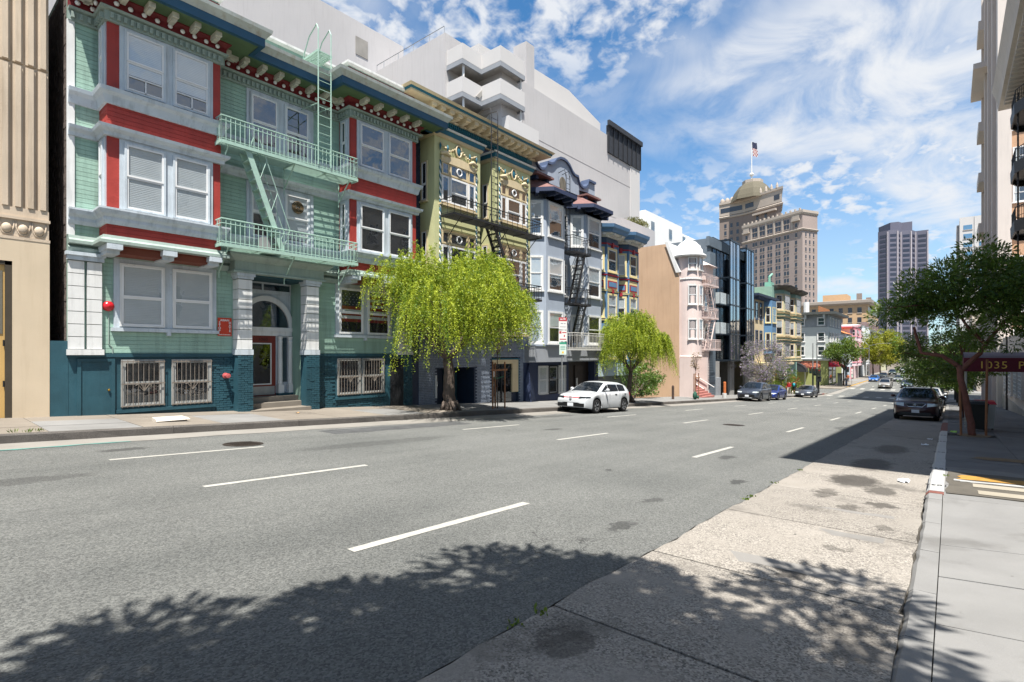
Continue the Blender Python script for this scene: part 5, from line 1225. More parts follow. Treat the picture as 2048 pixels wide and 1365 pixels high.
for c in (.075, .905):
    HT.part('balcony_crown', MB().fbox(f1, c * L1 - 2.6, c * L1 + 2.6, 0, 1.2, 78.6, 79.6).fbox(f1, c * L1 - 2.2, c * L1 + 2.2, 0, .5, 79.6, 82), STN)
TA, TB, TC, TD, TE = cam2w(147, 372), cam2w(159, 360), cam2w(171.6, 334.5), cam2w(180, 352), cam2w(163, 388)
HT.part('tower', MB().slab([TA, TB, TC, TD, TE], 0, 106), BRKD)
ga, gA = face2(TA, TB); gb, gB = face2(TB, TC)
HT.part('tower_belt', MB().mould([TA, TB, TC, TD], [(-.3, 97), (.6, 97), (1, 98), (-.3, 99)]), STN)
HT.part('tower_crown', MB().mould([TA, TB, TC, TD], [(-2, 99), (.35, 99), (.35, 106.5), (.9, 107), (.9, 108.5), (-2, 108.5)]), STN)
for f_, a, c in ((ga, 1, gA - 1), (gb, 1.5, 8), (gb, gB - 5, gB - 1)): HT.part('sky_window', MB().fbox(f_, a, c, .3, .45, 101, 104.2), TW)
for z in (70, 75, 80, 85, 90):
    for s in (.25, .5, .75): towerwin(HT, ga, s * gA, z, 1.6, 3)
for z in (91, 86):
    for s in (.38, .6): towerwin(HT, gb, s * gB, z, 1.8, 3.2)
HT.part('tower_balcony', MB().fbox(gb, gB * .3, gB * .9, .3, 2.4, 94.2, 95.4), STN)
cxr, cyr = cam2w(165, 360)
rf = HT.part('hipped_roof', MB().lathe([(14.2, 106.5), (13.4, 109), (11.6, 113), (8.6, 117), (6.2, 118.6)], cxr, cyr, 8, .3, .3 + 2 * PI), mat('moss_green_roof', (98, 92, 76), .8))
HT.part('roof_crest', MB().lathe([(6.6, 118.4), (6.6, 120.4), (5.4, 120.6), (0, 121.4)], cxr, cyr, 8, .3, .3 + 2 * PI), STN, rf)
for s in range(7): HT.part('crown_finial', MB().lathe([(.9, 108.5), (.7, 110.5), (.2, 112), (0, 112.4)], gb.p(gB * (s + .3) / 7, .2, 0)[0], gb.p(gB * (s + .3) / 7, .2, 0)[1], 8), STN)
for s in range(5): HT.part('crown_dome', MB().lathe([(1.6, 108), (1.6, 109.6), (1.2, 111), (0, 111.8)], ga.p(gA * (s + .5) / 5, -1.2, 0)[0], ga.p(gA * (s + .5) / 5, -1.2, 0)[1], 10), STN)
fp = (*cam2w(162.5, 356),)
HT.part('flagpole', MB().tube([(*fp, 120), (*fp, 146)], [.4, .2], 8).ball((*fp, 123.5), 1.4, 8), WHITE)
fd_ = Face(fp[0], fp[1], ST, -CT); fb_ = MB()
for i in range(9):
    for j in range(6):
        sx = [.2 + j * .55 + .35 * i * .25, .2 + (j + 1) * .55 + .35 * i * .25]; zz = [145.5 - i * 1.05 - .1 * j, 145.5 - (i + 1) * 1.05 - .1 * j]
        wv = [.35 * math.sin(j * 1.1), .35 * math.sin((j + 1) * 1.1)]
        fb_.quad(fd_.p(sx[0], wv[0], zz[1]), fd_.p(sx[1], wv[1], zz[1]), fd_.p(sx[1], wv[1], zz[0]), fd_.p(sx[0], wv[0], zz[0]), m=(2 if i < 4 else (i + j) % 2))
solo('flag', fb_, [mat('flag_red', (0, 0, 0)), mat('flag_white', (0, 0, 0)), mat('flag_blue', (0, 0, 0))], (*fp, 136), 'red, white and blue flag hanging from hotel tower pole', 'flag')
TH_ = Thing('brick_hotel', (232, 24, gz(232)), 'tan brick hotel with heavy cornice and roof hut beyond the grey corner house', 'building')
TB_ = mat('tan_brick', (196, 164, 128), .85, .07, .1, 0)
TH_.part('wall', MB().box(230, 266, 23, 48, -6, 21), TB_)
TH_.part('cornice', MB().mould([(230, 48), (230, 23), (266, 23)], [(-.3, 19.8), (.4, 20), (1.2, 20.6), (1.3, 21.6), (-.3, 21.8)]), STN)
TH_.part('roof_hut', MB().box(234, 244, 30, 38, 21, 24.5), TB_)
for x, y in ((231, 25), (250, 24)): TH_.part('chimney', MB().box(x, x + 1.6, y, y + 1.6, 21, 24.2), BRKD)
fh = Face(230, 48, 0, -1)
for i in range(8):
    for j in range(4): towerwin(TH_, fh, 1.8 + i * 2.95, 17 - j * 3.6, 1.3, 1.9)
fs_ = Face(230, 23)
for i in range(9):
    for j in range(4): towerwin(TH_, fs_, 2 + i * 3.8, 17 - j * 3.6, 1.4, 2.0)
DT = Thing('dark_tower', (*cam2w(300, 412), 0), 'dark violet grey high rise with folded facade and raised top', 'building')
DM_ = mat('violet_grey_granite', (104, 104, 120), .7, .06, .05, 0); DW = mat('black_tower_glass', (52, 54, 70), .2, .25, .05, 0, spec=.8)
pp = [cam2w(*q) for q in ((283, 406), (286, 399), (292, 397), (297, 401), (303, 398), (309, 402), (315, 397), (318, 402), (321, 412), (322, 432), (304, 432))]
DT.part('shaft', MB().slab(pp, -10, 96), DM_)
DT.part('crown', MB().slab([cam2w(*q) for q in ((294, 408), (298, 405), (303, 408), (308, 404), (311, 408), (308, 424), (296, 424))], 96, 104), DM_)
for i in range(8):
    f, L = face2(pp[i], pp[i + 1])
    for j in range(25):
        w = L * .62; k = ('dt', i)
        if k not in wmesh: wmesh[k] = MB().box(-w / 2, w / 2, -.12, .2, 0, 1.9).mesh('window', DW)
        DT.inst('window', wmesh[k], f.p(L / 2, 0, 91 - j * 3.7), None, (0, 0, math.atan2(f.dy, f.dx)))
    DT.part('pilaster', MB().fbox(f, L * .9, L, 0, .5, -5, 95), mat('pale_granite', (186, 178, 182), .7))
WT = Thing('white_tower', (300, -12, gz(250)), 'white office tower with wide blue windows seen above dark street tree', 'building')
WT.part('wall', MB().box(300, 322, -34, -3.2, -8, 61), CWHT); WT.part('corner_strip', MB().box(301, 322, -3.2, -2.2, -8, 58), mat('joint_grey', (0, 0, 0)))
fw = Face(300, -3.2, 0, -1)
for i in range(3):
    WT.part('pier', MB().fbox(fw, 4.85 + i * 6.3, 5.15 + i * 6.3, 0, .25, 0, 61), CWHT)
    for j in range(8): towerwin(WT, fw, 2.7 + i * 5.1, 55.5 - j * 3.8, 2.9, 2.0, m=mat('blue_tower_glass', (92, 134, 168), .15, .2, .1, 0, spec=.8))
# ---------------------------------------------------------------- houses beyond the crossing, left side
GCOR = mat('grey_corner_stucco', (192, 197, 195), .8, .06, .4, .1)
OLV = mat('olive_shop_wall', (150, 156, 98), .8, .1, .5, .1)
X9 = 115.0
G = Thing('corner_house', (122, FL, gz(122)), 'grey stucco corner house with bracketed eaves and crimson shop awnings', 'house')
G.part('wall', MB().box(X9, 131, FL, FL + 22, 0.6, 9.3), GCOR); G.part('shop_wall', MB().box(X9 - .05, 131, FL - .05, FL + 22, gz(120) - .3, .6), OLV)
G.part('upper_band', MB().mould([(X9, FL + 22), (X9, FL), (131, FL)], [(-.02, 6.9), (.03, 6.9), (.03, 9.3), (-.02, 9.3)]), mat('mid_grey_band', (150, 156, 160), .8))
G.part('shop_cornice', MB().mould([(X9, FL + 22), (X9, FL), (131, FL)], [(-.02, .5), (.25, .5), (.35, .8), (-.02, .95)]), GCOR)
G.part('eaves', MB().mould([(X9, FL + 22), (X9, FL), (131, FL)], [(-1, 9.2), (1.3, 9.3), (1.4, 9.75), (-1, 9.9)]), mat('grey_eave', (120, 122, 118), .8))
for y in (FL + .4, FL + 3.5, FL + 6.5): G.part('eave_bracket', MB().box(X9 - 1, X9, y, y + .3, 8.5, 9.3), GCOR)
fg = Face(X9, FL + 22, 0, -1)
for za, zb in ((7.2, 8.8), (4.1, 6.0), (1.4, 3.3)):
    for s in (13.2, 16.8, 20.2): window(G, fg, s, s + 1.35, za, zb, WHITE, n=.03, cw=.16, proud=.1, fill='dark')
    for s in (116.5, 119.5, 123, 126.5): window(G, WF(), s, s + 1.2, za, zb, WHITE, n=.03, cw=.14, proud=.1, fill='dark')
G.part('roof_tanks', MB().tube([(117, FL + 4, 9.9), (117, FL + 4, 12)], .5, 10), WHITE); 
for i in range(3): G.part('roof_vent', MB().tube([(117.5, FL + 6.2 + i * 1.2, 9.9), (117.5, FL + 6.2 + i * 1.2, 12.4)], .42, 10), WHITE)
G.part('roof_fence', MB().box(116, 130, FL + 9, FL + 9.1, 9.8, 11.6).box(118, 130, FL + 2, FL + 2.1, 9.8, 11.2), mat('rust_timber', (168, 104, 52), .7))
CRIM = mat('crimson_canvas', (186, 30, 66), .7, .08)
for a in (115.2, 119.5): G.part('shop_awning', MB().hexa([(a, FL - 1.5, -.7), (a + 4, FL - 1.5, -.7), (a + 4, FL - .06, -.7), (a, FL - .06, -.7), (a, FL - 1.4, -.45), (a + 4, FL - 1.4, -.45), (a + 4, FL - .06, .35), (a, FL - .06, .35)]), CRIM)
for a in (115.6, 120): G.part('shop_window', MB().box(a, a + 3, FL - .09, FL - .05, gz(118) + .5, -.6), GLASSD)
G.part('mural', MB().fbox(fg, 16.2, 20.8, .06, .09, -.9, .35), mat('mural_paint', (196, 120, 96), .7, .9, 2.2))
EV = Thing('entrance_canopy', (113.5, 24, gz(113)), 'black domed canvas canopy on olive wall of corner house', 'awning')
b = MB()
for i in range(9):
    a0, a1 = PI * i / 9, PI * (i + 1) / 9
    b.hexa([(113.0, 24.2 + 3.2 * math.cos(a0), -1.7 + 2.0 * math.sin(a0)), (114.9, 24.2 + 3.2 * math.cos(a0), -1.7 + 2.0 * math.sin(a0)), (114.9, 24.2 + 3.1 * math.cos(a0), -1.75 + 1.9 * math.sin(a0)), (113.0, 24.2 + 3.1 * math.cos(a0), -1.75 + 1.9 * math.sin(a0)),
            (113.0, 24.2 + 3.2 * math.cos(a1), -1.7 + 2.0 * math.sin(a1)), (114.9, 24.2 + 3.2 * math.cos(a1), -1.7 + 2.0 * math.sin(a1)), (114.9, 24.2 + 3.1 * math.cos(a1), -1.75 + 1.9 * math.sin(a1)), (113.0, 24.2 + 3.1 * math.cos(a1), -1.75 + 1.9 * math.sin(a1))])
EV.part('canopy', b, mat('black_canvas', (44, 46, 50), .6)); EV.part('canopy_end', MB().slab([(0, 0), (1, 0), (1, 1)], 0, .01) if False else MB().prism(Face(113.05, 27.4, 0, -1), [(3.2 + 3.15 * math.cos(PI * i / 12), -1.7 + 1.95 * math.sin(PI * i / 12)) for i in range(13)], -.05, 0), mat('black_canvas', (0, 0, 0)))
for y in (21.3, 27.1): EV.part('canopy_post', MB().tube([(113.1, y, gz(113) + .15), (113.1, y, -1.7)], .05, 6), STEEL)
specs = [('gabled_house', 131.2, 143.5, 6.2, (196, 208, 216), 'pale blue house with orange tiled roof past the corner house', 'orange'),
         ('bay_house', 143.6, 158, 8.0, (228, 202, 206), 'pale pink house with rose trim beyond the orange roof', 'pink'),
         ('bay_house', 158.2, 176, 9.0, (218, 222, 226), 'white house with stacked bays beyond the pink house', 'white'),
         ('brick_house', 176.2, 214, 8.6, (128, 108, 106), 'brown brick apartment house with row of roof chimneys', 'brown')]
for nm, a, c, h, rgb, lab, kd in specs:
    T = Thing(nm, ((a + c) / 2, FL, gz(a)), lab, 'house'); m = mat('stucco_' + kd, rgb, .8, .06, .5, .1)
    T.part('wall', MB().box(a, c, FL, FL + 15, gz(a) - .5, h), m)
    tr = WHITE if kd != 'pink' else mat('rose_trim', (214, 134, 146), .7)
    if kd == 'orange':
        T.part('roof', MB().quad((a - .3, FL - .6, h), (c, FL - .6, h), (c, FL + 6, h + 3), (a - .3, FL + 6, h + 3)).quad((a - .3, FL - .6, h), (a - .3, FL + 6, h + 3), (a - .3, FL + 13, h)), mat('orange_tile', (206, 130, 76), .7))
    else: T.part('cornice', MB().mould([(a, FL + 8), (a, FL), (c, FL)], [(-.3, h - .4), (.5, h - .3), (.7, h + .1), (-.3, h + .3)]), tr)
    if kd == 'brown':
        for i in range(8): T.part('chimney', MB().box(a + 1 + i * 4.6, a + 2.6 + i * 4.6, FL + .2, FL + 1.6, h, h + 2.2 - .3 * (i % 2)), m)
    fl = [(z, z + 1.7) for z in (5.9, 2.9, -.2) if z + 1.7 < h]
    n = max(1, int((c - a) / 7))
    if kd != 'brown':
        for i in range(n):
            s = a + (i + .5) * (c - a) / n
            polybay(T, [(s - 2.4, FL), (s - 1.4, FL - 1.0), (s + 1.4, FL - 1.0), (s + 2.4, FL)], -1.0, h - .5, m, fl, tr, (0, 1), ('dark', 'blind'), .16, .2)
    else:
        for i in range(9):
            for za, zb in fl: window(T, WF(), a + 1.5 + i * 4.1, a + 3 + i * 4.1, za, zb, WHITE, cw=.14, fill='dark', proud=.08)
    T.part('entrance', MB().box(a + .8, a + 2.6, FL - .12, FL, gz(a) + .3, gz(a) + 2.9), tr if kd != 'white' else BLACK)
# houses closing the far end of the street
R = random.Random(5)
FAR = [((214, 200, 178), 'cream'), ((196, 200, 204), 'pale grey'), ((206, 176, 160), 'salmon'), ((224, 220, 212), 'white'), ((176, 168, 160), 'brown grey'), ((204, 206, 180), 'pale olive'), ((186, 196, 212), 'pale blue')]
for i in range(7):
    a = -16 + i * 7.2; h = R.uniform(2.2, 6.5); cc, cn = FAR[i]
    xx = 258 + R.uniform(0, 6)
    T = Thing('row_house', (xx, a + 3.5, gz(258)), cn + ' house with flat cornice closing the far end of the street', 'house', 'houses at the far end of the street')
    m = mat('far_stucco_%d%d%d' % cc, cc, .8, .05, .3, 0)
    T.part('wall', MB().box(xx, xx + 10, a, a + 6.9, -7, h), m); T.part('cornice', MB().box(xx - .4, xx + 10, a - .05, a + 6.95, h - .3, h + .2), STN)
    f = Face(xx, a + 6.9, 0, -1)
    for j in range(3):
        for z in (h - 2.3, h - 5, h - 7.6):
            if z > -4: towerwin(T, f, 1.3 + j * 2.1, z, 1.1, 1.6)
# ---------------------------------------------------------------- right side of the street
LIME = mat('pale_limestone', (206, 198, 186), .8, .07, .6, .2, 30, streak=.3)
RB = Thing('apartment_block', (24, FR, gz(24)), 'pale stone apartment block with deep bracketed cornice and black fire escape', 'building')
RB.part('wall', MB().box(8.9, 39.4, FR - 16, FR, gz(24) - 2, 15.4), LIME)
cp = [(39.4, FR - 6), (39.4, FR), (8.9, FR), (8.9, FR - 8)]
c_ = RB.part('cornice', MB().mould(cp, [(-.1, 14.6), (.25, 14.7), (.35, 15.3), (1.2, 15.5), (1.25, 16.0), (1.35, 16.4), (1.45, 16.7), (-.1, 16.9)]), LIME)
for i in range(58):
    RB.part('modillion', MB().box(9.1 + i * .52, 9.34 + i * .52, FR, FR + 1.05, 15.15, 15.5), LIME, c_) if i < 58 else None
for zz in range(4):
    for i in range(8): window(RB, Face(39.4, FR, -1, 0), 1.5 + i * 3.6, 2.9 + i * 3.6, .6 + zz * 3.4, 2.7 + zz * 3.4, LIME, n=0, cw=.14, proud=.08, fill='dark')
RF = Thing('fire_escape', (36.5, FR + .6, 3), 'black iron fire escape with bowed balconies on stone apartment block', 'fire escape')
for z in (13.6, 10.75, 7.9, 5.05):
    p = [(34.4, FR), (34.6, FR + .55), (35.3, FR + .85), (37.4, FR + .85), (38.2, FR + .55), (38.4, FR)]
    b = MB().slab(p[::-1], z, z + .07); RF.part('balcony_floor', b, BLACK)
    r = MB()
    for zz, rr in ((z + .95, .025), (z + .5, .014), (z + .12, .014)): r.tube([(*q, zz) for q in p], rr, 6)
    for q0, q1 in zip(p[:-1], p[1:]):
        k = max(2, int(math.hypot(q1[0] - q0[0], q1[1] - q0[1]) / .13))
        for i in range(k): t = i / k; r.tube([(q0[0] + (q1[0] - q0[0]) * t, q0[1] + (q1[1] - q0[1]) * t, z), (q0[0] + (q1[0] - q0[0]) * t, q0[1] + (q1[1] - q0[1]) * t, z + .95)], .012, 4)
    RF.part('railing', r, BLACK)
    RF.part('valance', MB().mould(p[::-1], [(-.02, z - .25), (.04, z - .25), (.06, z + .3), (-.02, z + .3)]), BLACK)
    window(RB, Face(39.4, FR, -1, 0), 2.0, 3.4, z + .1, z + 2.1, LIME, n=.01, cw=.1, proud=.09, fill='dark')
ladder(RF, 35.3, 35.75, FR + .75, 5, 14.4, BLACK)
TBR = mat('pink_tan_brick', (196, 158, 128), .85, .12, 8, .3, 20); CPI = mat('pale_pier_concrete', (216, 206, 198), .8, .05, .4, .1, streak=.2)
TB2 = Thing('tall_apartment_tower', (72, FR, gz(72)), 'tall brick and concrete apartment tower with projecting balcony boxes', 'building')
TB2.part('wall', MB().box(59, 88, FR - 18, FR, gz(72) - 2, 46), TBR)
TB2.part('corner_pier', MB().box(58.6, 60.2, FR - .55, FR + .3, gz(60) - 1, 46), CPI)
for x in (66, 73, 80, 87.4): TB2.part('pier', MB().box(x, x + .8, FR - .2, FR + .3, gz(x) - 1, 46), CPI)
for i in range(15):
    z = -1.6 + i * 2.95
    fsd = Face(59, FR, 0, -1)
    for s in (.62, 3.4): window(TB2, fsd, s, s + 1.7, z + .9, z + 2.45, SASHW, n=0, cw=.07, proud=.06, fill='curtain')
    for x in (61.2, 68, 75, 82): window(TB2, Face(88, FR, -1, 0), 88 - x - 3.2, 88 - x, z + .8, z + 2.5, CPI, n=0, cw=.1, proud=.07, fill='dark')
    if i % 2 == 0 and i > 1: TB2.part('balcony_box', MB().box(82, 87.2, FR, FR + .75, z - .2, z + .9), CPI)
TB2.part('roof_canopy', MB().box(78, 88.2, FR - .1, FR + 1.3, 33.5, 34.1), CPI)
LW = Thing('stucco_building', (50, FR, gz(50)), 'low white stucco building with window grilles beside the pavement', 'building')
LW.part('wall', MB().box(39.6, 58.5, FR - 12, FR, gz(50) - 2, 3.0), CPI)
for x in (42.5, 45.6, 49.5, 53.8):
    wd = window(LW, Face(58.5, FR, -1, 0), 58.5 - x - 2.0, 58.5 - x, -.9 - (x - 42) * .03, 1.3, CPI, n=0, cw=.1, proud=.09, fill='dark')
    g_ = MB(); fr_ = Face(58.5, FR, -1, 0)
    for i in range(9): g_.fbox(fr_, 58.5 - x - 1.95, 58.5 - x - .05, .1, .13, -.85 + i * .24, -.80 + i * .24)
    for i in range(5): g_.fbox(fr_, 58.5 - x - 1.95 + i * .47, 58.5 - x - 1.9 + i * .47, .1, .13, -.9, 1.3)
    LW.part('window_grille', g_, WHITE, wd)
LW.part('drain_pipe', MB().tube([(52.6, FR + .12, gz(52) + .1), (52.6, FR + .12, 3)], .06, 8), BLACK)
LW.part('plinth', MB().box(39.6, 58.5, FR, FR + .05, gz(50) - 1, gz(50) + .9), mat('grey_plinth', (170, 166, 160), .8))
for a, c, h, rgb in ((113, 134, 11, (190, 180, 170)), (134.3, 160, 14, (206, 196, 180)), (160.3, 200, 10, (172, 156, 148)), (200.4, 240, 13, (200, 204, 206))):
    T = Thing('street_house', ((a + c) / 2, FR, gz(a)), {113: 'dun coloured apartment house across the side street behind street trees', 134.3: 'cream apartment house behind the far street trees', 160.3: 'brown grey apartment house near far end of the right pavement', 200.4: 'pale blue grey apartment house at far end of the right pavement'}[a], 'house')
    m = mat('far_right_%d' % int(a), rgb, .8, .06, .4, .1)
    T.part('wall', MB().box(a, c, FR - 14, FR, gz(a) - 1, h - 4), m); T.part('cornice', MB().box(a, c, FR - 14, FR + .6, h - 4.4, h - 3.9), m)
    f = Face(a, FR, 0, -1)
    for j in range(4):
        for z in range(3): towerwin(T, f, 1.6 + j * 3.1, h - 7 - z * 3, 1.3, 1.8)
# awning 1035 PINE
AW = Thing('entrance_awning', (29, -2, gz(29)), 'maroon canvas entrance awning lettered 1035 PINE over the pavement', 'awning')
MAR = mat('maroon_canvas', (86, 18, 40), .75, .12, 3, .1, k=.95)
b = MB(); y0, y1 = -.42, FR
az0, az1 = 1.02, 1.56
b.box(27.6, 27.63, y1, y0, az0, az1).box(29.97, 30, y1, y0, az0, az1).box(27.63, 29.97, y0 - .03, y0, az0, az1)
va = AW.part('valance', b, MAR)
tp = MB(); prof = [(27.6 + 1.2 - 1.2 * math.cos(PI * i / 8), az1 + .22 * math.sin(PI * i / 8)) for i in range(9)]
for i in range(8): tp.quad((prof[i][0], y0, prof[i][1]), (prof[i + 1][0], y0, prof[i + 1][1]), (prof[i + 1][0], y1, prof[i + 1][1]), (prof[i][0], y1, prof[i][1]))
AW.part('canopy_top', tp, mat('faded_grey_canvas', (118, 108, 116), .8))
AW.inst('lettering', text_mesh('1035  PINE', .40, mat('gold_letter', (226, 190, 92), .5, .08, 3, 0), .003, 'LEFT', 1.08), Face(27.6, y0, 0, -1).p(.44, .004, 1.27), va, face_rot(Face(27.6, y0, 0, -1)))
for x in (27.7, 29.9): AW.part('post', MB().tube([(x, y0 - .08, rz(x, -.5)), (x, y0 - .08, az0 + .1)], .03, 8), STEEL)
# ---------------------------------------------------------------- trees
def leaf_mat(name, a, b, trans=0.35, rough=0.5):
    m, nt, bs = _nodes(name); out = nt.nodes['Material Output']
    at = nt.nodes.new('ShaderNodeAttribute'); at.attribute_name = 'tone'
    c = _mix(nt, at.outputs['Fac'], a, b)
    nt.links.new(c, bs.inputs['Base Color']); bs.inputs['Roughness'].default_value = rough; bs.inputs['Specular IOR Level'].default_value = 0.35
    tr = nt.nodes.new('ShaderNodeBsdfTranslucent'); nt.links.new(_mix(nt, 0.4, c, (0.35, 0.42, 0.03)), tr.inputs[0])
    ms = nt.nodes.new('ShaderNodeMixShader'); ms.inputs[0].default_value = trans
    nt.links.new(bs.outputs[0], ms.inputs[1]); nt.links.new(tr.outputs[0], ms.inputs[2]); nt.links.new(ms.outputs[0], out.inputs[0]); return m
def leaves(name, P, D, N, ln, wd, material, tone):
    """one small folded leaf per point: P position, D direction, N side hint"""
    n = len(P); rs = np.random.RandomState(n % 9973)
    D = D / (np.linalg.norm(D, axis=1, keepdims=True) + 1e-9)
    S = np.cross(D, N); S = S / (np.linalg.norm(S, axis=1, keepdims=True) + 1e-9); U = np.cross(S, D)
    l = (ln * rs.uniform(.7, 1.25, (n, 1))); w = wd * rs.uniform(.75, 1.2, (n, 1))
    V = np.empty((n, 4, 3)); V[:, 0] = P; V[:, 1] = P + D * l * .5 + S * w * .5 + U * w * .18; V[:, 2] = P + D * l; V[:, 3] = P + D * l * .5 - S * w * .5 + U * w * .18
    me = bpy.data.meshes.new(name); me.vertices.add(4 * n); me.vertices.foreach_set('co', V.reshape(-1))
    me.loops.add(4 * n); me.loops.foreach_set('vertex_index', np.arange(4 * n, dtype=np.int32))
    me.polygons.add(n); me.polygons.foreach_set('loop_start', np.arange(0, 4 * n, 4, dtype=np.int32)); me.polygons.foreach_set('loop_total', np.full(n, 4, dtype=np.int32))
    me.update(calc_edges=True); me.materials.append(material)
    at = me.attributes.new('tone', 'FLOAT', 'FACE'); at.data.foreach_set('value', np.clip(tone, 0, 1).astype(np.float32))
    return me
def rand_dirs(rs, n):
    v = rs.normal(size=(n, 3)); return v / np.linalg.norm(v, axis=1, keepdims=True)
BARK = mat('grey_bark', (98, 86, 78), .95, .3, 5, 1.0, 14, streak=.4)
BARKR = mat('red_brown_bark', (128, 84, 74), .9, .25, 5, .8, 14)
MAYT = leaf_mat('bright_weeping_leaf', (0.055, 0.125, 0.006), (0.46, 0.52, 0.045), .34)
DARKL = leaf_mat('dark_glossy_leaf', (0.02, 0.065, 0.015), (0.16, 0.26, 0.05), .3, .32)
MIDL = leaf_mat('mid_green_leaf', (0.03, 0.075, 0.012), (0.16, 0.22, 0.03), .3)
YELL = leaf_mat('yellow_green_leaf', (0.12, 0.17, 0.015), (0.42, 0.38, 0.04), .35)
PURP = leaf_mat('lilac_blossom', (0.16, 0.12, 0.20), (0.42, 0.34, 0.48), .3)
def grow(limbs, rs, wob=.12, seg=6):
    b = MB(); b.sm = True
    for pts, r0, r1 in limbs:
        P = [Vector(p) for p in pts]; path = []; rad = []
        tot = len(P) - 1
        for i in range(tot):
            for k in range(seg):
                t = k / seg; q = P[i].lerp(P[i + 1], t); f = (i + t) / tot
                j = wob * r0 * 2
                path.append(q + Vector((rs.uniform(-j, j), rs.uniform(-j, j), 0)) * (0 if i + k == 0 else 1)); rad.append(r0 + (r1 - r0) * f)
        path.append(P[-1]); rad.append(r1)
        b.tube(path, rad, 9 if r0 > .08 else 6)
    return b
def weeping_tree(name, base, crown_c, R, top, label, seed, n_str, lean=(0, 0), trunk_r=.27, fork=1.9, leaf=.062, group=None):
    rs = np.random.RandomState(seed); bx, by, bz = base; T = Thing(name, base, label, 'tree', group)
    cx, cy, cz = crown_c; fk = (bx + lean[0], by + lean[1], bz + fork)
    limbs = [([(bx, by, bz - .1), (bx + lean[0] * .3, by, bz + fork * .5), fk], trunk_r, trunk_r * .72)]
    tips = []
    for k in range(7):
        a = 2 * PI * k / 7 + rs.uniform(-.3, .3); rr = R * rs.uniform(.35, .65)
        mid = (fk[0] + rr * .55 * math.cos(a), fk[1] + rr * .55 * math.sin(a), fk[2] + (cz - fk[2]) * .35 + .25)
        tip = (cx + rr * math.cos(a), cy + rr * math.sin(a), cz + top * rs.uniform(.25, .55))
        limbs.append(([fk, mid, tip], trunk_r * .42, .035)); tips.append(tip)
        for q in range(3):
            a2 = a + rs.uniform(-.7, .7); r2 = R * rs.uniform(.6, .9)
            limbs.append(([mid, (cx + r2 * .7 * math.cos(a2), cy + r2 * .7 * math.sin(a2), cz + top * .2), (cx + r2 * math.cos(a2), cy + r2 * math.sin(a2), cz + top * rs.uniform(.2, .5))], .05, .012))
    b = grow(limbs, rs, .1)
    for k in range(7): a = k * .9; b.tube([(bx + .2 * math.cos(a), by + .2 * math.sin(a), bz + .35), (bx + .42 * math.cos(a), by + .42 * math.sin(a), bz - .04)], [trunk_r * .4, .05], 6)
    T.part('trunk', b, BARK, smooth=True)
    # lumpy dome of hanging strands
    nl = 27; la = rs.uniform(0, 2 * PI, nl); lr = np.sqrt(rs.uniform(.02, 1, nl)) * R * .82
    lob = np.stack([cx + lr * np.cos(la), cy + lr * np.sin(la), cz + top * (1 - (lr / R) ** 2) * rs.uniform(.45, .85, nl)], 1); lrad = rs.uniform(.45, 1.35, nl) * R * .28; lob[:, 2] += rs.uniform(-.55, .35, nl); llen = rs.uniform(.3, 1.25, nl)
    Ps, Ds, Ts = [], [], []
    for i in range(n_str):
        j = rs.randint(nl); d = rs.normal(size=3); d[2] = abs(d[2]) * .9 - .15; d /= np.linalg.norm(d)
        p = lob[j] + d * lrad[j] * rs.uniform(.55, 1.05)
        edge = min(1.2, math.hypot(p[0] - cx, p[1] - cy) / R)
        L = (rs.uniform(.4, 1.0) + 1.5 * edge * rs.uniform(.1, 1)) * llen[j] + .15; out = np.array([p[0] - cx, p[1] - cy, 0]) / R
        n = int(L / .024); t = np.linspace(0, 1, n)[:, None]
        dirv = np.array([d[0], d[1], 0]) * .22 + out * .12
        path = p + dirv * (t * L * .8) + np.array([0, 0, 1]) * (.22 * np.sin(t * PI * .8) * (d[2] > .3) - L * t ** 1.6 * .9) + rs.normal(size=(n, 3)) * .018
        path = path[path[:, 2] > bz + 1.05 + .5 * rs.uniform()]; n = len(path)
        if n < 3: continue
        Ps.append(path); dd = rand_dirs(rs, n) * .75 + np.array([0, 0, -.55]); Ds.append(dd)
        Ts.append(np.clip(rs.normal(rs.uniform(.05, .95), .16, n), 0, 1))
    for j in range(nl * 5):                        # leafy body behind the strands
        q = lob[rs.randint(nl)] + rand_dirs(rs, 1)[0] * R * .2 - np.array([0, 0, rs.uniform(0, .7)]); n = 150
        dq = rand_dirs(rs, n); Ps.append(q + dq * rs.uniform(.1, .42, (n, 1))); Ds.append(dq * .5 + rand_dirs(rs, n) * .6 + np.array([0, 0, -.5])); Ts.append(np.clip(rs.normal(rs.uniform(.1, .6), .2, n), 0, 1))
    P, D, TT = np.concatenate(Ps), np.concatenate(Ds), np.concatenate(Ts)
    me = leaves('foliage', P - np.array(base), D, rand_dirs(rs, len(P)), leaf, leaf * .36, MAYT, TT)
    T.inst('crown', me, base); return T
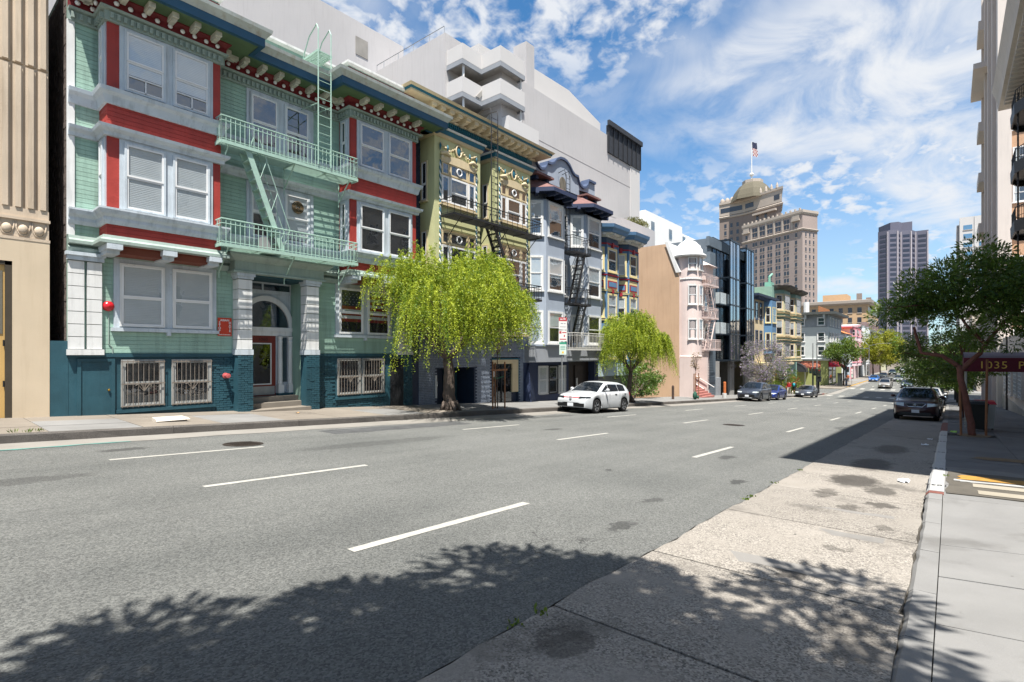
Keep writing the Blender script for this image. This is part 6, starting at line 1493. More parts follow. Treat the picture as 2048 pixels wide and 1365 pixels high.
def clump_tree(name, base, crown_c, rad, label, seed, nclump, per, leafm, trunk_h, tr=.12, leaf=.13, lw=.34, bark=None, limbs=None, flower=None, crad=.5, cat='tree', group=None, fill=.35, droop=-.1):
    rs = np.random.RandomState(seed); T = Thing(name, base, label, cat, group); bx, by, bz = base; c = np.array(crown_c); rad = np.array(rad)
    d = rand_dirs(rs, nclump); rr = rs.uniform(fill, 1.0, (nclump, 1)) ** .6
    C = c + d * rr * rad * (1 + .12 * rs.normal(size=(nclump, 1)))
    if trunk_h:
        fk = (bx + rs.uniform(-.1, .1), by + rs.uniform(-.1, .1), bz + trunk_h); lb = limbs or [([(bx, by, bz - .05), fk], tr, tr * .75)]
        hub = lb[-1][0][-1]
        for k in rs.choice(nclump, min(nclump, 22), replace=False):
            m = (np.array(hub) * .5 + C[k] * .5) + np.array([0, 0, .12]); lb.append(([hub, tuple(m), tuple(C[k])], tr * .38, .012))
        T.part('trunk', grow(lb, rs, .1, 4), bark or BARK, smooth=True)
    Ps, Ds, Ts = [], [], []
    for k in range(nclump):
        n = int(per * rs.uniform(.7, 1.3)); q = rand_dirs(rs, n); r = crad * rs.uniform(.65, 1.2)
        p = C[k] + q * (rs.uniform(.25, 1, (n, 1)) ** .5) * r * np.array([1, 1, .72])
        Ps.append(p); Ds.append(q + .45 * rand_dirs(rs, n) + np.array([0, 0, droop])); base_t = rs.uniform(.15, .65)
        Ts.append(np.clip(base_t + rs.normal(0, .2, n), 0, 1))
    P, D, TT = np.concatenate(Ps), np.concatenate(Ds), np.concatenate(Ts)
    keep = P[:, 2] > bz + .05; P, D, TT = P[keep], D[keep], TT[keep]
    if flower is None:
        T.inst('crown', leaves('foliage', P - np.array(base), D, rand_dirs(rs, len(P)), leaf, leaf * lw, leafm, TT), base)
    else:
        f = rs.uniform(size=len(P)) < flower[1]
        T.inst('crown', leaves('foliage', P[~f] - np.array(base), D[~f], rand_dirs(rs, int((~f).sum())), leaf, leaf * lw, leafm, TT[~f]), base)
        T.inst('blossom', leaves('blossom', P[f] - np.array(base), D[f], rand_dirs(rs, int(f.sum())), leaf * .8, leaf * .6, flower[0], TT[f]), base)
    return T
yb = 15.1
weeping_tree('weeping_tree', (14.3, yb, wz(14.3, yb)), (14.2, 15.0, 2.75), 3.3, 3.2, 'broad bright green weeping tree with forked trunk before blue brick wall', 11, 5200, (-.15, 0), .26, 2.0, .076)
weeping_tree('weeping_tree', (29.2, yb, wz(29.2, yb)), (29.4, 15.0, 1.7), 2.4, 2.9, 'smaller bright green weeping tree beyond the white hatchback', 23, 3000, (.35, 0), .17, 1.9, .076)
# right-hand street tree with bent red-brown trunk
b0 = (22.9, -.58, rz(22.9, -.58))
lm = [([b0[:2] + (b0[2] - .1,), (22.9, -.45, b0[2] + .9), (22.8, -.3, b0[2] + 1.7), (22.9, -.22, b0[2] + 2.3)], .105, .085),
      ([(22.9, -.24, b0[2] + 2.25), (22.8, .2, b0[2] + 2.62), (22.8, .75, b0[2] + 2.72), (22.8, .95, b0[2] + 3.6)], .075, .04),
      ([(22.9, -.24, b0[2] + 2.1), (23.0, -.75, b0[2] + 2.7), (23.0, -1.0, b0[2] + 3.2), (23.1, -1.5, b0[2] + 3.9)], .085, .04),
      ([(22.95, -.9, b0[2] + 3.0), (23, -.5, b0[2] + 3.5), (23, -.1, b0[2] + 4.2)], .06, .03)]
clump_tree('street_tree', b0, (23.0, -.7, 3.6), (1.9, 2.85, 1.45), 'dark glossy street tree with bent red brown trunk beside maroon awning', 31, 90, 290, DARKL, 2.3, .11, .15, .30, BARKR, lm, None, .52, fill=.2, droop=.12)
clump_tree('street_tree', (36.5, -.6, rz(36.5, -.6)), (36.5, -.1, 1.6), (2.0, 2.3, 1.6), 'leafy dark street tree behind the dark red parked car', 32, 55, 170, DARKL, 2.4, .1, .16, .34, BARKR, None, None, .55)
clump_tree('street_tree', (46, -.6, rz(46, -.6)), (46, .2, 1.0), (2.2, 2.5, 1.7), 'second dark street tree along the shaded right pavement', 33, 50, 150, MIDL, 2.4, .1, .17, .34, BARK, None, None, .6)
clump_tree('street_tree', (58, -.6, rz(58, -.6)), (58, .3, .4), (2.3, 2.8, 1.8), 'leafy street tree beside brick apartment tower', 34, 50, 140, DARKL, 2.4, .11, .19, .36, BARK, None, None, .65)
clump_tree('street_tree', (74, -.6, rz(74, -.6)), (74, .4, -.4), (2.4, 2.8, 1.9), 'street tree near the crossing on the shaded pavement', 35, 45, 130, MIDL, 2.4, .11, .21, .36, BARK, None, None, .7)
# the tree over the photographer: its crown shades the road
clump_tree('street_tree', (-1.3, -.95, rz(-1.3, -.95)), (-1.1, -.85, 6.5), (3.4, 2.95, 1.4), 'large street tree overhanging the near pavement and road', 36, 230, 400, DARKL, 3.6, .16, .2, .42, BARKR, None, None, .7, fill=.03)
clump_tree('jacaranda_tree', (59.5, 15.0, wz(59.5, 15)), (59.8, 15.2, .95), (3.3, 2.8, 2.3), 'lilac flowering tree in front of beige house', 41, 95, 230, MIDL, 1.9, .15, .11, .4, BARK, None, (PURP, .68), .62)
clump_tree('street_tree', (66.5, 15.0, wz(66.5, 15)), (66.5, 15.2, -.6), (1.6, 1.6, 1.4), 'small green street tree beside lilac tree', 42, 26, 110, MIDL, 1.6, .09, .16, .4, BARK, None, None, .55)
clump_tree('street_tree', (114.5, 15.2, wz(114.5, 15.2)), (114.5, 15.2, 2.3), (3.2, 3.0, 2.2), 'round dark green street tree in front of corner shop awnings', 43, 60, 150, MIDL, 3.0, .16, .3, .45, BARK, None, None, .85)
clump_tree('street_tree', (160, 14.9, wz(160, 15)), (160, 13.4, 3.6), (5.0, 4.6, 3.8), 'tall yellow green street tree far along the left pavement', 44, 70, 150, YELL, 3.5, .2, .42, .45, BARK, None, None, 1.2)
clump_tree('street_tree', (178, 14.9, wz(178, 15)), (178, 13.6, 2.0), (4.6, 4.0, 3.2), 'yellow green street tree in front of brown brick house', 45, 50, 130, YELL, 3.5, .2, .42, .45, BARK, None, None, 1.2)
for i, (x, y, z, r, m, lab) in enumerate(((128, -1, .6, 3.2, MIDL, 'green street tree just past the crossing by dun house'), (150, -1, 1, 3.6, DARKL, 'dark street tree in front of cream apartment house'), (176, -1, .6, 3.8, YELL, 'yellow green tree on far right pavement'), (236, -1, 0, 4, MIDL, 'far green tree near the end of right pavement'))):
    clump_tree('street_tree', (x, y, gz(x) + .14), (x, y, z), (r, r, r * .8), lab, 50 + i, 36, 90, m, 2.6, .16, .4, .45, BARK, None, None, 1.1)
# shrubs
clump_tree('flowering_bush', (70.5, 16.7, wz(70.5, 16.7)), (70.8, 16.8, -1.7), (3.0, .9, 1.5), 'green bush with orange blossom behind the parked cars', 60, 60, 130, MIDL, .4, .06, .14, .5, BARK, None, (leaf_mat('orange_blossom', (.35, .06, .02), (.6, .15, .04), .2), .12), .5, 'bush')
clump_tree('flowering_bush', (80, 16.8, wz(80, 16.8)), (80.5, 16.9, -2.4), (4.2, .9, 1.3), 'low bush with red blossom before sea green house', 61, 60, 120, MIDL, .4, .06, .16, .5, BARK, None, (leaf_mat('red_blossom', (.3, .04, .03), (.5, .1, .06), .2), .2), .5, 'bush')
clump_tree('hedge', (66.8, 16.2, wz(66.8, 16.2)), (66.8, 16.2, -2.5), (.8, .7, .6), 'small clipped green hedge by the pavement wall', 62, 24, 90, MIDL, .3, .05, .1, .5, BARK, None, None, .35, 'bush')
clump_tree('dark_shrub', (34.4, 17.3, wz(34.4, 17.3)), (35.5, 18.0, -.25), (3.6, 1.3, 1.4), 'dark green shrub beside the path behind the smaller weeping tree', 63, 75, 140, DARKL, .4, .06, .14, .5, BARK, None, None, .5, 'bush')
clump_tree('roof_planting', (51.8, 25.2, 15.0), (51.3, 25.6, 15.5), (1.8, .8, .55), 'brown green roof garden planting on concrete terrace edge', 64, 30, 90, leaf_mat('dry_leaf', (.06, .07, .02), (.2, .17, .06), .2), .2, .03, .16, .4, BARK, None, None, .45, 'plant')
# saplings tied to timber stakes
TIMB = mat('stake_timber', (150, 104, 74), .8, .2, 6, .3)
DRY = leaf_mat('withered_leaf', (.10, .06, .025), (.30, .20, .07), .25)
def staked(x, y, label, seed, zf, h, m):
    z = zf(x, y)
    clump_tree('young_tree', (x, y, z), (x, y, z + h), (.4, .4, .75), label, seed, 16, 16, m, h * .75, .025, .11, .4, BARK, None, None, .2)
    T = Thing('tree_stakes', (x, y, z), 'timber stakes and crossbar holding ' + label.split(' beside')[0].split(' before')[0], 'tree stakes')
    for dx, dy in ((-.42, -.1), (.05, .18), (.42, -.05)): T.part('stake', MB().tube([(x + dx, y + dy, z - .05), (x + dx, y + dy, z + 2.0 - .15 * dy)], .035, 7), TIMB)
    T.part('crossbar', MB().box(x - .5, x + .5, y - .13, y - .09, z + 1.62, z + 1.7), TIMB)
    T.part('tie', MB().tube([(x - .4, y - .1, z + 1.35), (x, y, z + 1.3), (x + .42, y - .05, z + 1.38)], .015, 5), mat('green_strap', (38, 120, 84), .6))
staked(16.95, 14.95, 'withered brown sapling before blue brick shop front', 71, wz, 3.0, DRY)
staked(40.6, 15.2, 'thin golden sapling beside pink turret house', 72, wz, 2.9, DRY)
for i, (dx, dy) in enumerate(((-.12, .3), (.2, -.32))):
    solo('tree_stake', MB().tube([(22.9 + dx, -.58 + dy, b0[2] - .05), (22.9 + dx, -.58 + dy * 1.1, b0[2] + 2.5 - i * .0 - (.9 if i == 0 else 0))], .035, 7), TIMB, (22.9 + dx, -.58 + dy, b0[2]), ('short timber stake on road side of bent dark tree', 'tall timber stake on wall side of bent dark tree')[i], 'stake')
# ---------------------------------------------------------------- vehicles (local axes: nose at x=0, tail at x=L)
def paint(name, rgb, metal=.35, k=.9):
    if name in MATS: return MATS[name]
    m, nt, b = _nodes(name); b.inputs['Base Color'].default_value = (*[v * k for v in lin(rgb)], 1)
    b.inputs['Metallic'].default_value = metal; b.inputs['Roughness'].default_value = .32; b.inputs['Coat Weight'].default_value = .7; b.inputs['Coat Roughness'].default_value = .04
    n = _noise(nt, _pos(nt), 3, 3); nt.links.new(_range(nt, n, .2, .8, .26, .42), b.inputs['Roughness']); MATS[name] = m; return m
CARGL = mat('car_glass', (22, 28, 34), .04, .1, 1, 0, spec=.9); TYRE = mat('tyre_rubber', (30, 30, 31), .85, .15, 8, .2); RIM = mat('alloy_rim', (176, 178, 182), .28, .08, 6, 0, metal=.8)
TRIMB = mat('black_trim', (24, 25, 27), .45, .1, 4, 0); LENS = mat('headlamp_lens', (196, 206, 206), .08, .1, 12, 0, spec=.9); CHROME = mat('chrome', (214, 216, 220), .1, .03, 2, 0, metal=.95)
PLATE = mat('licence_plate', (222, 226, 232), .5, .04, 4, 0); TAIL = mat('tail_lamp', (140, 18, 20), .2, .1, 4, 0); DARKRIM = mat('dark_alloy', (70, 72, 76), .3, .1, 6, 0, metal=.7); PLTX = mat('plate_print', (60, 80, 150), .6, 0, 1, 0)
def lerp_tab(tab, x):
    if x <= tab[0][0]: return tab[0][1]
    for (a, u), (b, v) in zip(tab[:-1], tab[1:]):
        if x <= b: t = (x - a) / (b - a); t = t * t * (3 - 2 * t) if False else t; return u + (v - u) * t
    return tab[-1][1]
STY = {  # length, width, height, front axle, rear axle, wheel radius, shoulder line, roof line (windscreen foot .. tail), belt
 'hatch': dict(L=4.28, W=1.79, H=1.46, fa=.86, ra=3.48, wr=.335, sh=[(0, .60), (.10, .74), (.35, .84), (.9, .93), (1.2, .97), (2.6, 1.0), (3.9, 1.02), (4.18, .98), (4.28, .80)], roof=[(1.05, .95), (1.5, 1.2), (1.95, 1.41), (2.4, 1.47), (3.3, 1.44), (3.85, 1.33), (4.2, .99)], b=(1.98, 2.9, 3.6)),
 'suv': dict(L=4.72, W=1.85, H=1.68, fa=.92, ra=3.62, wr=.36, sh=[(0, .66), (.1, .82), (.35, .95), (.95, 1.04), (1.3, 1.09), (3, 1.12), (4.3, 1.16), (4.6, 1.1), (4.72, .85)], roof=[(1.15, 1.06), (1.6, 1.32), (2.1, 1.6), (2.6, 1.67), (3.5, 1.65), (4.1, 1.52), (4.6, 1.12)], b=(2.05, 3.1, 4.1)),
 'sedan': dict(L=4.68, W=1.83, H=1.44, fa=.9, ra=3.68, wr=.33, sh=[(0, .54), (.12, .66), (.4, .76), (1.0, .86), (1.35, .92), (2.8, .96), (3.9, 1.0), (4.4, .99), (4.6, .9), (4.68, .7)], roof=[(1.2, .9), (1.75, 1.16), (2.3, 1.38), (2.75, 1.44), (3.3, 1.40), (3.9, 1.2), (4.35, 1.0)], b=(2.1, 3.05, 3.8))}
def build_car(name, style, loc, label, pm, det='plain', group=None, rack=False, tilt=True):
    group = group or ('cars parked along the kerbs' if loc[1] < 2 or loc[1] > 12 else 'cars driving down the street')
    S = STY[style]; T = Thing(name, loc, label, 'car', group); T.loc = (0, 0, 0)
    if tilt: T.o.rotation_euler = (0, math.atan(.049) if loc[0] < 85 else 0, 0)
    L, W, H, wr = S['L'], S['W'], S['H'], S['wr']; hwm = W / 2
    xs = sorted(set([round(i * L / 46, 3) for i in range(47)] + [.03, .07, L - .03] + [round(ax + wr * 1.17 * math.cos(k * PI / 12), 3) for ax in (S['fa'], S['ra']) for k in range(13)]))
    xs = [x for x in xs if 0 <= x <= L]
    def hw(x): e = min(x, L - x); return hwm * (0.80 + .20 * min(1, (e / .55)) ** .55)
    def zb(x):
        z = .20 + (.16 if style == 'suv' else .08) * max(0, 1 - x / .5) + .12 * max(0, 1 - (L - x) / .4)
        for ax in (S['fa'], S['ra']):
            d = abs(x - ax); R = wr * 1.17
            if d < R: z = max(z, wr + math.sqrt(R * R - d * d))
        return z
    sh = lambda x: lerp_tab(S['sh'], x)
    b = MB(); b.sm = True; ring = 13
    for x in xs:
        h, z0, z1 = hw(x), zb(x), sh(x); z0 = min(z0, z1 - .09); cr = .05 if x < 1.3 else .03
        half = [(h * .955, z0), (h * .985, z0 + .05), (h, z0 + (z1 - z0) * .45), (h * .992, z1 - (z1 - z0) * .22), (h * .955, z1 - .02), (h * .80, z1 + cr * .55)]
        pts = [(x, -y, z) for y, z in half] + [(x, 0, z1 + cr)] + [(x, y, z) for y, z in reversed(half)]
        b.v += pts
    n = len(xs)
    for i in range(n - 1):
        for j in range(ring - 1): a = i * ring + j; b.f.append((a, a + ring, a + ring + 1, a + 1)); b.m.append(0)
    b.f += [tuple(range(ring)), tuple((n - 1) * ring + j for j in range(ring - 1, -1, -1))]; b.m += [0, 0]
    body = T.part('body', b, pm, smooth=True)
    T.part('underbody', MB().box(.45, L - .3, -hwm * .8, hwm * .8, .22, .55), TRIMB, body)
    # cabin
    R_ = S['roof']; x0, x3 = R_[0][0], R_[-1][0]; cs = [x0 + (x3 - x0) * i / 22 for i in range(23)]
    zr = lambda x: lerp_tab(R_, x); hb = lambda x: hw(x) * .945
    def side_y(x, z): t = max(0, min(1, (z - sh(x)) / (H - .05 - sh(x)))); return hb(x) * (1 - .24 * t)
    c = MB(); c.sm = True
    for x in cs:
        z = max(zr(x), sh(x) + .005); e = side_y(x, z - .05)
        half = [(hb(x), sh(x) - .03), (side_y(x, (z + sh(x)) / 2), (z + sh(x)) / 2 - .02), (e, z - .05 * min(1, (z - sh(x)) / .15)), (e * .86, z - .005), (e * .5, z + .015)]
        c.v += [(x, -y, q) for y, q in half] + [(x, 0, z + .02)] + [(x, y, q) for y, q in reversed(half)]
    for i in range(22):
        for j in range(10): a = i * 11 + j; c.f.append((a, a + 11, a + 12, a + 1)); c.m.append(0)
    T.part('roof', c, pm, body, smooth=True)
    b1, b2, b3 = S['b']
    for sgn in (-1, 1):
        for xa, xb in ((x0 + .32, b1 - .0), (b1 + .06, b2), (b2 + .06, b3)):
            g = MB(); k = 8
            for i in range(k + 1):
                x = xa + (xb - xa) * i / k; lo = sh(x) + .035; hi = max(lo + .01, min(zr(x) - .085, H - .115))
                g.v += [(x, sgn * (side_y(x, lo) + .012), lo), (x, sgn * (side_y(x, hi) + .012), hi)]
            for i in range(k): a = 2 * i; g.f.append((a, a + 2, a + 3, a + 1)); g.m.append(0)
            T.part('side_window', g, CARGL, body)
        mx = x0 + .55; mir = MB().ball((mx, sgn * (hwm + .10), sh(mx) + .10), .1, 8, (.7, 1.1, .8)).tube([(mx, sgn * (hb(mx) - .02), sh(mx) + .05), (mx, sgn * (hwm + .05), sh(mx) + .08)], .03, 5)
        T.part('wing_mirror', mir, pm, body, smooth=True)
        for hx in (b1 + .55, b2 + .55): T.part('door_handle', MB().box(hx, hx + .17, sgn * hw(hx) - .012, sgn * hw(hx) + .016, sh(hx) - .14, sh(hx) - .11), TRIMB if det == 'golf' else pm, body)
        for dx in (x0 + .3, b1 + .03, b2 + .1): T.part('door_seam', MB().box(dx, dx + .008, sgn * hw(dx) * .993 - .006, sgn * hw(dx) * .993 + .007, .3, sh(dx) - .05), TRIMB, body)
        T.part('sill_trim', MB().box(S['fa'] + wr * 1.2, S['ra'] - wr * 1.2, sgn * hwm * .965 - .012, sgn * hwm * .965 + .014, .2, .27), TRIMB, body)
        for ax in (S['fa'], S['ra']):
            r = MB(); r.sm = True; k = 13; R1 = wr * 1.15
            for i in range(k):
                a0, a1 = PI * i / k, PI * (i + 1) / k
                y = sgn * (hw(ax) * .99)
                r.quad((ax + R1 * math.cos(a0), y + sgn * .008, wr + R1 * math.sin(a0)), (ax + R1 * math.cos(a1), y + sgn * .008, wr + R1 * math.sin(a1)), (ax + R1 * math.cos(a1), y - sgn * .3, wr + R1 * math.sin(a1)), (ax + R1 * math.cos(a0), y - sgn * .3, wr + R1 * math.sin(a0)))
            T.part('wheel_arch', r, TRIMB, body)
            ty = sgn * (hwm - .025)
            w = MB(); w.sm = True; k = 24; prof = [(wr * .62, .0), (wr * .66, .012), (wr * .9, .015), (wr, -.03), (wr, -.17), (wr * .9, -.21)]
            for rr, o in prof:
                for i in range(k): a = 2 * PI * i / k; w.v.append((ax + rr * math.cos(a), ty + sgn * o, wr + rr * math.sin(a)))
            for q in range(len(prof) - 1):
                for i in range(k): a = q * k + i; e = q * k + (i + 1) % k; w.f.append((a, e, e + k, a + k)); w.m.append(0)
            wh = T.part('wheel', w, TYRE)
            sp = MB(); nsp = 5
            sp.v += [(ax + wr * .64 * math.cos(2 * PI * i / k), ty - sgn * .07, wr + wr * .64 * math.sin(2 * PI * i / k)) for i in range(k)]; sp.f.append(tuple(range(k))); sp.m.append(1)
            for s_ in range(nsp):
                a = 2 * PI * s_ / nsp + .3
                for da, wd in ((-.13, .10), (.13, .10)) if det != 'golf' else ((0, .3),):
                    p = []
                    for rr, off in ((wr * .1, wd * .6), (wr * .64, wd)):
                        for sg2 in (-1, 1): an = a + da + sg2 * off * (.9 if rr > .1 else .3) + (.25 if det == 'golf' and rr > .1 else 0); p.append((ax + rr * math.cos(an), wr + rr * math.sin(an)))
                    y0, y1 = ty - sgn * .045, ty - sgn * .008
                    sp.hexa([(q[0], y0, q[1]) for q in (p[0], p[1], p[3], p[2])] + [(q[0], y1, q[1]) for q in (p[0], p[1], p[3], p[2])])
            for i in range(k):
                a0, a1 = 2 * PI * i / k, 2 * PI * (i + 1) / k
                for ra_, rb_ in ((wr * .58, wr * .65),): sp.quad((ax + ra_ * math.cos(a0), ty - sgn * .01, wr + ra_ * math.sin(a0)), (ax + rb_ * math.cos(a0), ty + sgn * .004, wr + rb_ * math.sin(a0)), (ax + rb_ * math.cos(a1), ty + sgn * .004, wr + rb_ * math.sin(a1)), (ax + ra_ * math.cos(a1), ty - sgn * .01, wr + ra_ * math.sin(a1)))
            T.part('rim', sp, [RIM, DARKRIM], wh)
    def screen(xa, xb, nm, f=.9):
        g = MB(); g.sm = True; k = 6
        for i in range(k + 1):
            x = xa + (xb - xa) * i / k; z = max(zr(x), sh(x) + .02); e = side_y(x, z - .05)
            for t in (-1, -.6, 0, .6, 1): g.v.append((x, e * .84 * t, z + (.02 - .03 * t * t) + .014))
        for i in range(k):
            for j in range(4): a = i * 5 + j; g.f.append((a, a + 5, a + 6, a + 1)); g.m.append(0)
        return T.part(nm, g, CARGL, body, smooth=True)
    screen(x0 + .06, R_[2][0] - .02, 'windscreen'); screen(R_[-2][0] + .03, x3 - .06, 'rear_window')
    # nose
    def nose_x(y, z):                              # where the nose surface lies at this height and offset
        x = 0.0
        while x < 1.6:
            h, z1 = hw(x), sh(x); top = z1 + (.05 if x < 1.3 else .03) * (1 - (y / h) ** 2) if abs(y) < h * .955 else z1 - .03
            lim = h * (.99 if z < z1 - .1 else .975)
            if top >= z and abs(y) <= lim: return x
            x += .008
        return x
    def patch_front(nm, y0, y1, z0, z1, m, out=.012, wrapn=8, par=None, taper=0.0):
        g = MB(); rows = 4; g.sm = True
        for i in range(wrapn + 1):
            t = i / wrapn; y = y0 + (y1 - y0) * t
            for k in range(rows + 1):
                z = z0 + (z1 - z0) * k / rows + taper * t * (1 - k / rows)
                x = nose_x(y, z); yy = y * (1 + .012 * (x > .05)); g.v.append((x - out, yy, z + .004))
        for i in range(wrapn):
            for k in range(rows): q = i * (rows + 1) + k; g.f.append((q, q + rows + 1, q + rows + 2, q + 1)); g.m.append(0)
        return T.part(nm, g, m, par or body)
    f0 = S['sh'][1][1]; wl = hwm * .8
    for sgn in (-1, 1):
        if det == 'golf': patch_front('headlamp', sgn * .40, sgn * wl * 1.17, f0 - .07, f0 + .03, CARGL, .016, 12, None, .05)
        elif det == 'rx': patch_front('headlamp', sgn * .46, sgn * wl * 1.18, f0 - .12, f0 + .05, LENS, .018, 12, None, .06)
        else: patch_front('headlamp', sgn * .44, sgn * wl * 1.17, f0 - .09, f0 + .02, LENS, .016, 12, None, .04)
        T.part('tail_lamp', MB().box(L - .16, L - .005, sgn * hwm * .62, sgn * hwm * .86, sh(L - .2) - .2, sh(L - .2) - .04), TAIL, body)
    gw = hwm * .62
    if det == 'golf':
        patch_front('red_grille_line', -.42, .42, f0 - .03, f0 - .005, mat('red_trim', (190, 30, 40), .4), .02)
        patch_front('lower_intake', -.72, .72, .30, .46, TRIMB, .016, 12); T.part('bumper_trim', MB().tube([(-.02 + .12 * abs(t) ** 3, t * .78, .48 + .0 * t) for t in (-1, -.9, -.7, 0, .7, .9, 1)], .018, 5), TRIMB, body)
        T.part('badge', MB().tube([(-.03, .055 * math.cos(k * PI / 8), f0 - .02 + .055 * math.sin(k * PI / 8)) for k in range(17)], .012, 5).tube([(-.03, -.035, f0 + .015), (-.03, -.015, f0 - .055), (-.03, 0, f0 - .02), (-.03, .015, f0 - .055), (-.03, .035, f0 + .015)], .008, 4), CHROME, body)
    elif det == 'rx':
        patch_front('grille', -.38, .38, f0 - .12, f0 + .02, TRIMB, .016)
        T.part('grille_frame', MB().tube([(-.03, -.43, f0 + .04), (-.035, -.28, f0 - .13), (-.04, .28, f0 - .13), (-.03, .43, f0 + .04), (-.03, -.43, f0 + .04)], .016, 5), CHROME, body)
        T.part('badge', MB().tube([(-.045, .09 * math.cos(k * PI / 8), f0 - .05 + .055 * math.sin(k * PI / 8)) for k in range(17)], .01, 5).tube([(-.045, .02, f0 + .0), (-.045, -.02, f0 - .07), (-.045, .04, f0 - .07)], .009, 4), CHROME, body)
        patch_front('lower_intake', -.6, .6, .28, .42, TRIMB, .014, 10)
    elif det == 'venza':
        patch_front('grille', -.6, .6, .36, .58, TRIMB, .014, 10); T.part('bumper_trim', MB().tube([(.0 + .12 * abs(t) ** 3, t * .72, .30) for t in (-1, -.8, -.4, 0, .4, .8, 1)], .025, 5), STEEL, body)
        T.part('badge', MB().tube([(-.02, .07 * math.cos(k * PI / 6), f0 - .08 + .045 * math.sin(k * PI / 6)) for k in range(13)], .01, 5), CHROME, body)
    elif det == 'ev': patch_front('lower_intake', -.62, .62, .27, .36, TRIMB, .012, 10)
    else: patch_front('grille', -gw, gw, f0 - .2, f0 - .07, TRIMB, .013, 8); patch_front('lower_intake', -gw, gw, .3, .4, TRIMB, .013, 8)
    zp = .40 if det in ('golf', 'ev') else .47
    pl = T.part('licence_plate', MB().box(-.045, -.03, -.155, .155, zp - .075, zp + .075), PLATE, body)
    for sg in (-1, 1): T.part('bonnet_seam', MB().tube([(xx, sg * hw(xx) * .78, sh(xx) + .035) for xx in (.3, .6, .9, 1.15)], .006, 4), TRIMB, body)
    T.part('wiper', MB().tube([(x0 + .12, -.45, zr(x0 + .12) + .04), (x0 + .28, .1, zr(x0 + .28) + .045)], .009, 4), TRIMB, body)
    if rack:
        for sgn in (-1, 1): T.part('roof_rail', MB().tube([(2.2, sgn * .55, H), (2.3, sgn * .56, H + .07), (3.8, sgn * .56, H + .05), (3.95, sgn * .55, H - .04)], .022, 6), TRIMB, body)
    return T.o
gl = lambda x, y: (x, y, gz(x) + .004)
build_car('hatchback', 'hatch', gl(20.15, 13.33), 'white hatchback with red grille line parked at left kerb', paint('white_car_paint', (222, 226, 230), .05, .62), 'golf')
build_car('utility_car', 'suv', gl(47.2, 13.3), 'dark grey sport utility car parked before glass house', paint('graphite_car_paint', (58, 64, 76)), 'venza')
build_car('sedan_car', 'sedan', gl(53.3, 13.35), 'deep blue sedan parked behind the dark grey sport utility car', paint('deep_blue_paint', (26, 48, 118)), 'plain')
build_car('sedan_car', 'sedan', gl(69.2, 13.3), 'dark grey sedan without grille parked near left corner', paint('slate_car_paint', (66, 70, 80)), 'ev')
build_car('utility_car', 'suv', gl(33.0, 1.33), 'dark maroon sport utility car with chrome grille and roof rails', paint('maroon_car_paint', (52, 22, 28), .5), 'rx', rack=True)
far = [('sedan', 39.2, 1.3, 'black', (30, 32, 36), 'black sedan parked close behind the maroon car'), ('sedan', 45.0, 1.28, 'silver_blue', (128, 146, 168), 'silver blue sedan parked in the shade on the right'),
       ('suv', 51.0, 1.3, 'white2', (214, 216, 218), 'white sport utility car parked in the shade on the right'), ('hatch', 57.2, 1.3, 'grey2', (120, 124, 128), 'grey hatchback parked beside brick apartment tower'), ('sedan', 63.5, 1.3, 'black', (30, 32, 36), 'black sedan parked beside brick apartment tower'), ('suv', 70.0, 1.3, 'silver', (168, 170, 172), 'silver sport utility car parked at the right near the crossing'),
       ('suv', 112.5, 8.9, 'champagne', (158, 152, 144), 'beige grey sport utility car waiting at the crossing'), ('suv', 119.5, 9.3, 'brown_dark', (66, 54, 48), 'dark brown sport utility car behind the beige one'), ('sedan', 116.5, 5.9, 'midnight', (30, 44, 66), 'midnight blue sedan driving over the crossing'),
       ('sedan', 138.5, 12.9, 'azure', (30, 110, 196), 'bright azure sedan parked at the yellow kerb'), ('suv', 136.5, 5.9, 'white2', (214, 216, 218), 'white sport utility car driving behind the midnight blue sedan'), ('sedan', 143, 8.8, 'grey2', (120, 124, 128), 'grey sedan driving between white and azure cars'), ('hatch', 150, 5.0, 'silver', (168, 170, 172), 'silver hatchback driving down the far block'),
       ('sedan', 160, 13.0, 'silver', (168, 170, 172), 'silver sedan parked under the yellow green tree'), ('suv', 187, 12.9, 'forest', (40, 56, 48), 'dark green sport utility car parked before brown brick house'), ('sedan', 199, 10.2, 'midnight', (30, 44, 66), 'midnight blue sedan far along the left lane'), ('sedan', 226, 12.6, 'white2', (214, 216, 218), 'white sedan parked far along the left kerb'), ('hatch', 217, 10.8, 'grey2', (120, 124, 128), 'grey hatchback beside the far white sedan'),
       ('sedan', 244, 7.2, 'midnight', (30, 44, 66), 'dark blue sedan at the far crossing'), ('suv', 243, 3.4, 'white2', (214, 216, 218), 'white sport utility car at the far crossing'), ('sedan', 122, 1.3, 'silver', (168, 170, 172), 'silver sedan parked past the crossing on the right'), ('suv', 130, 1.3, 'black', (30, 32, 36), 'black sport utility car parked past the crossing on the right'), ('sedan', 152, 1.3, 'silver_blue', (128, 146, 168), 'silver blue sedan parked far along the right kerb')]
for st, x, y, pn, rgb, lab in far:
    build_car({'sedan': 'sedan_car', 'suv': 'utility_car', 'hatch': 'hatchback'}[st], st, gl(x, y), lab, paint(pn + '_car_paint', rgb, .35, .7), 'plain')
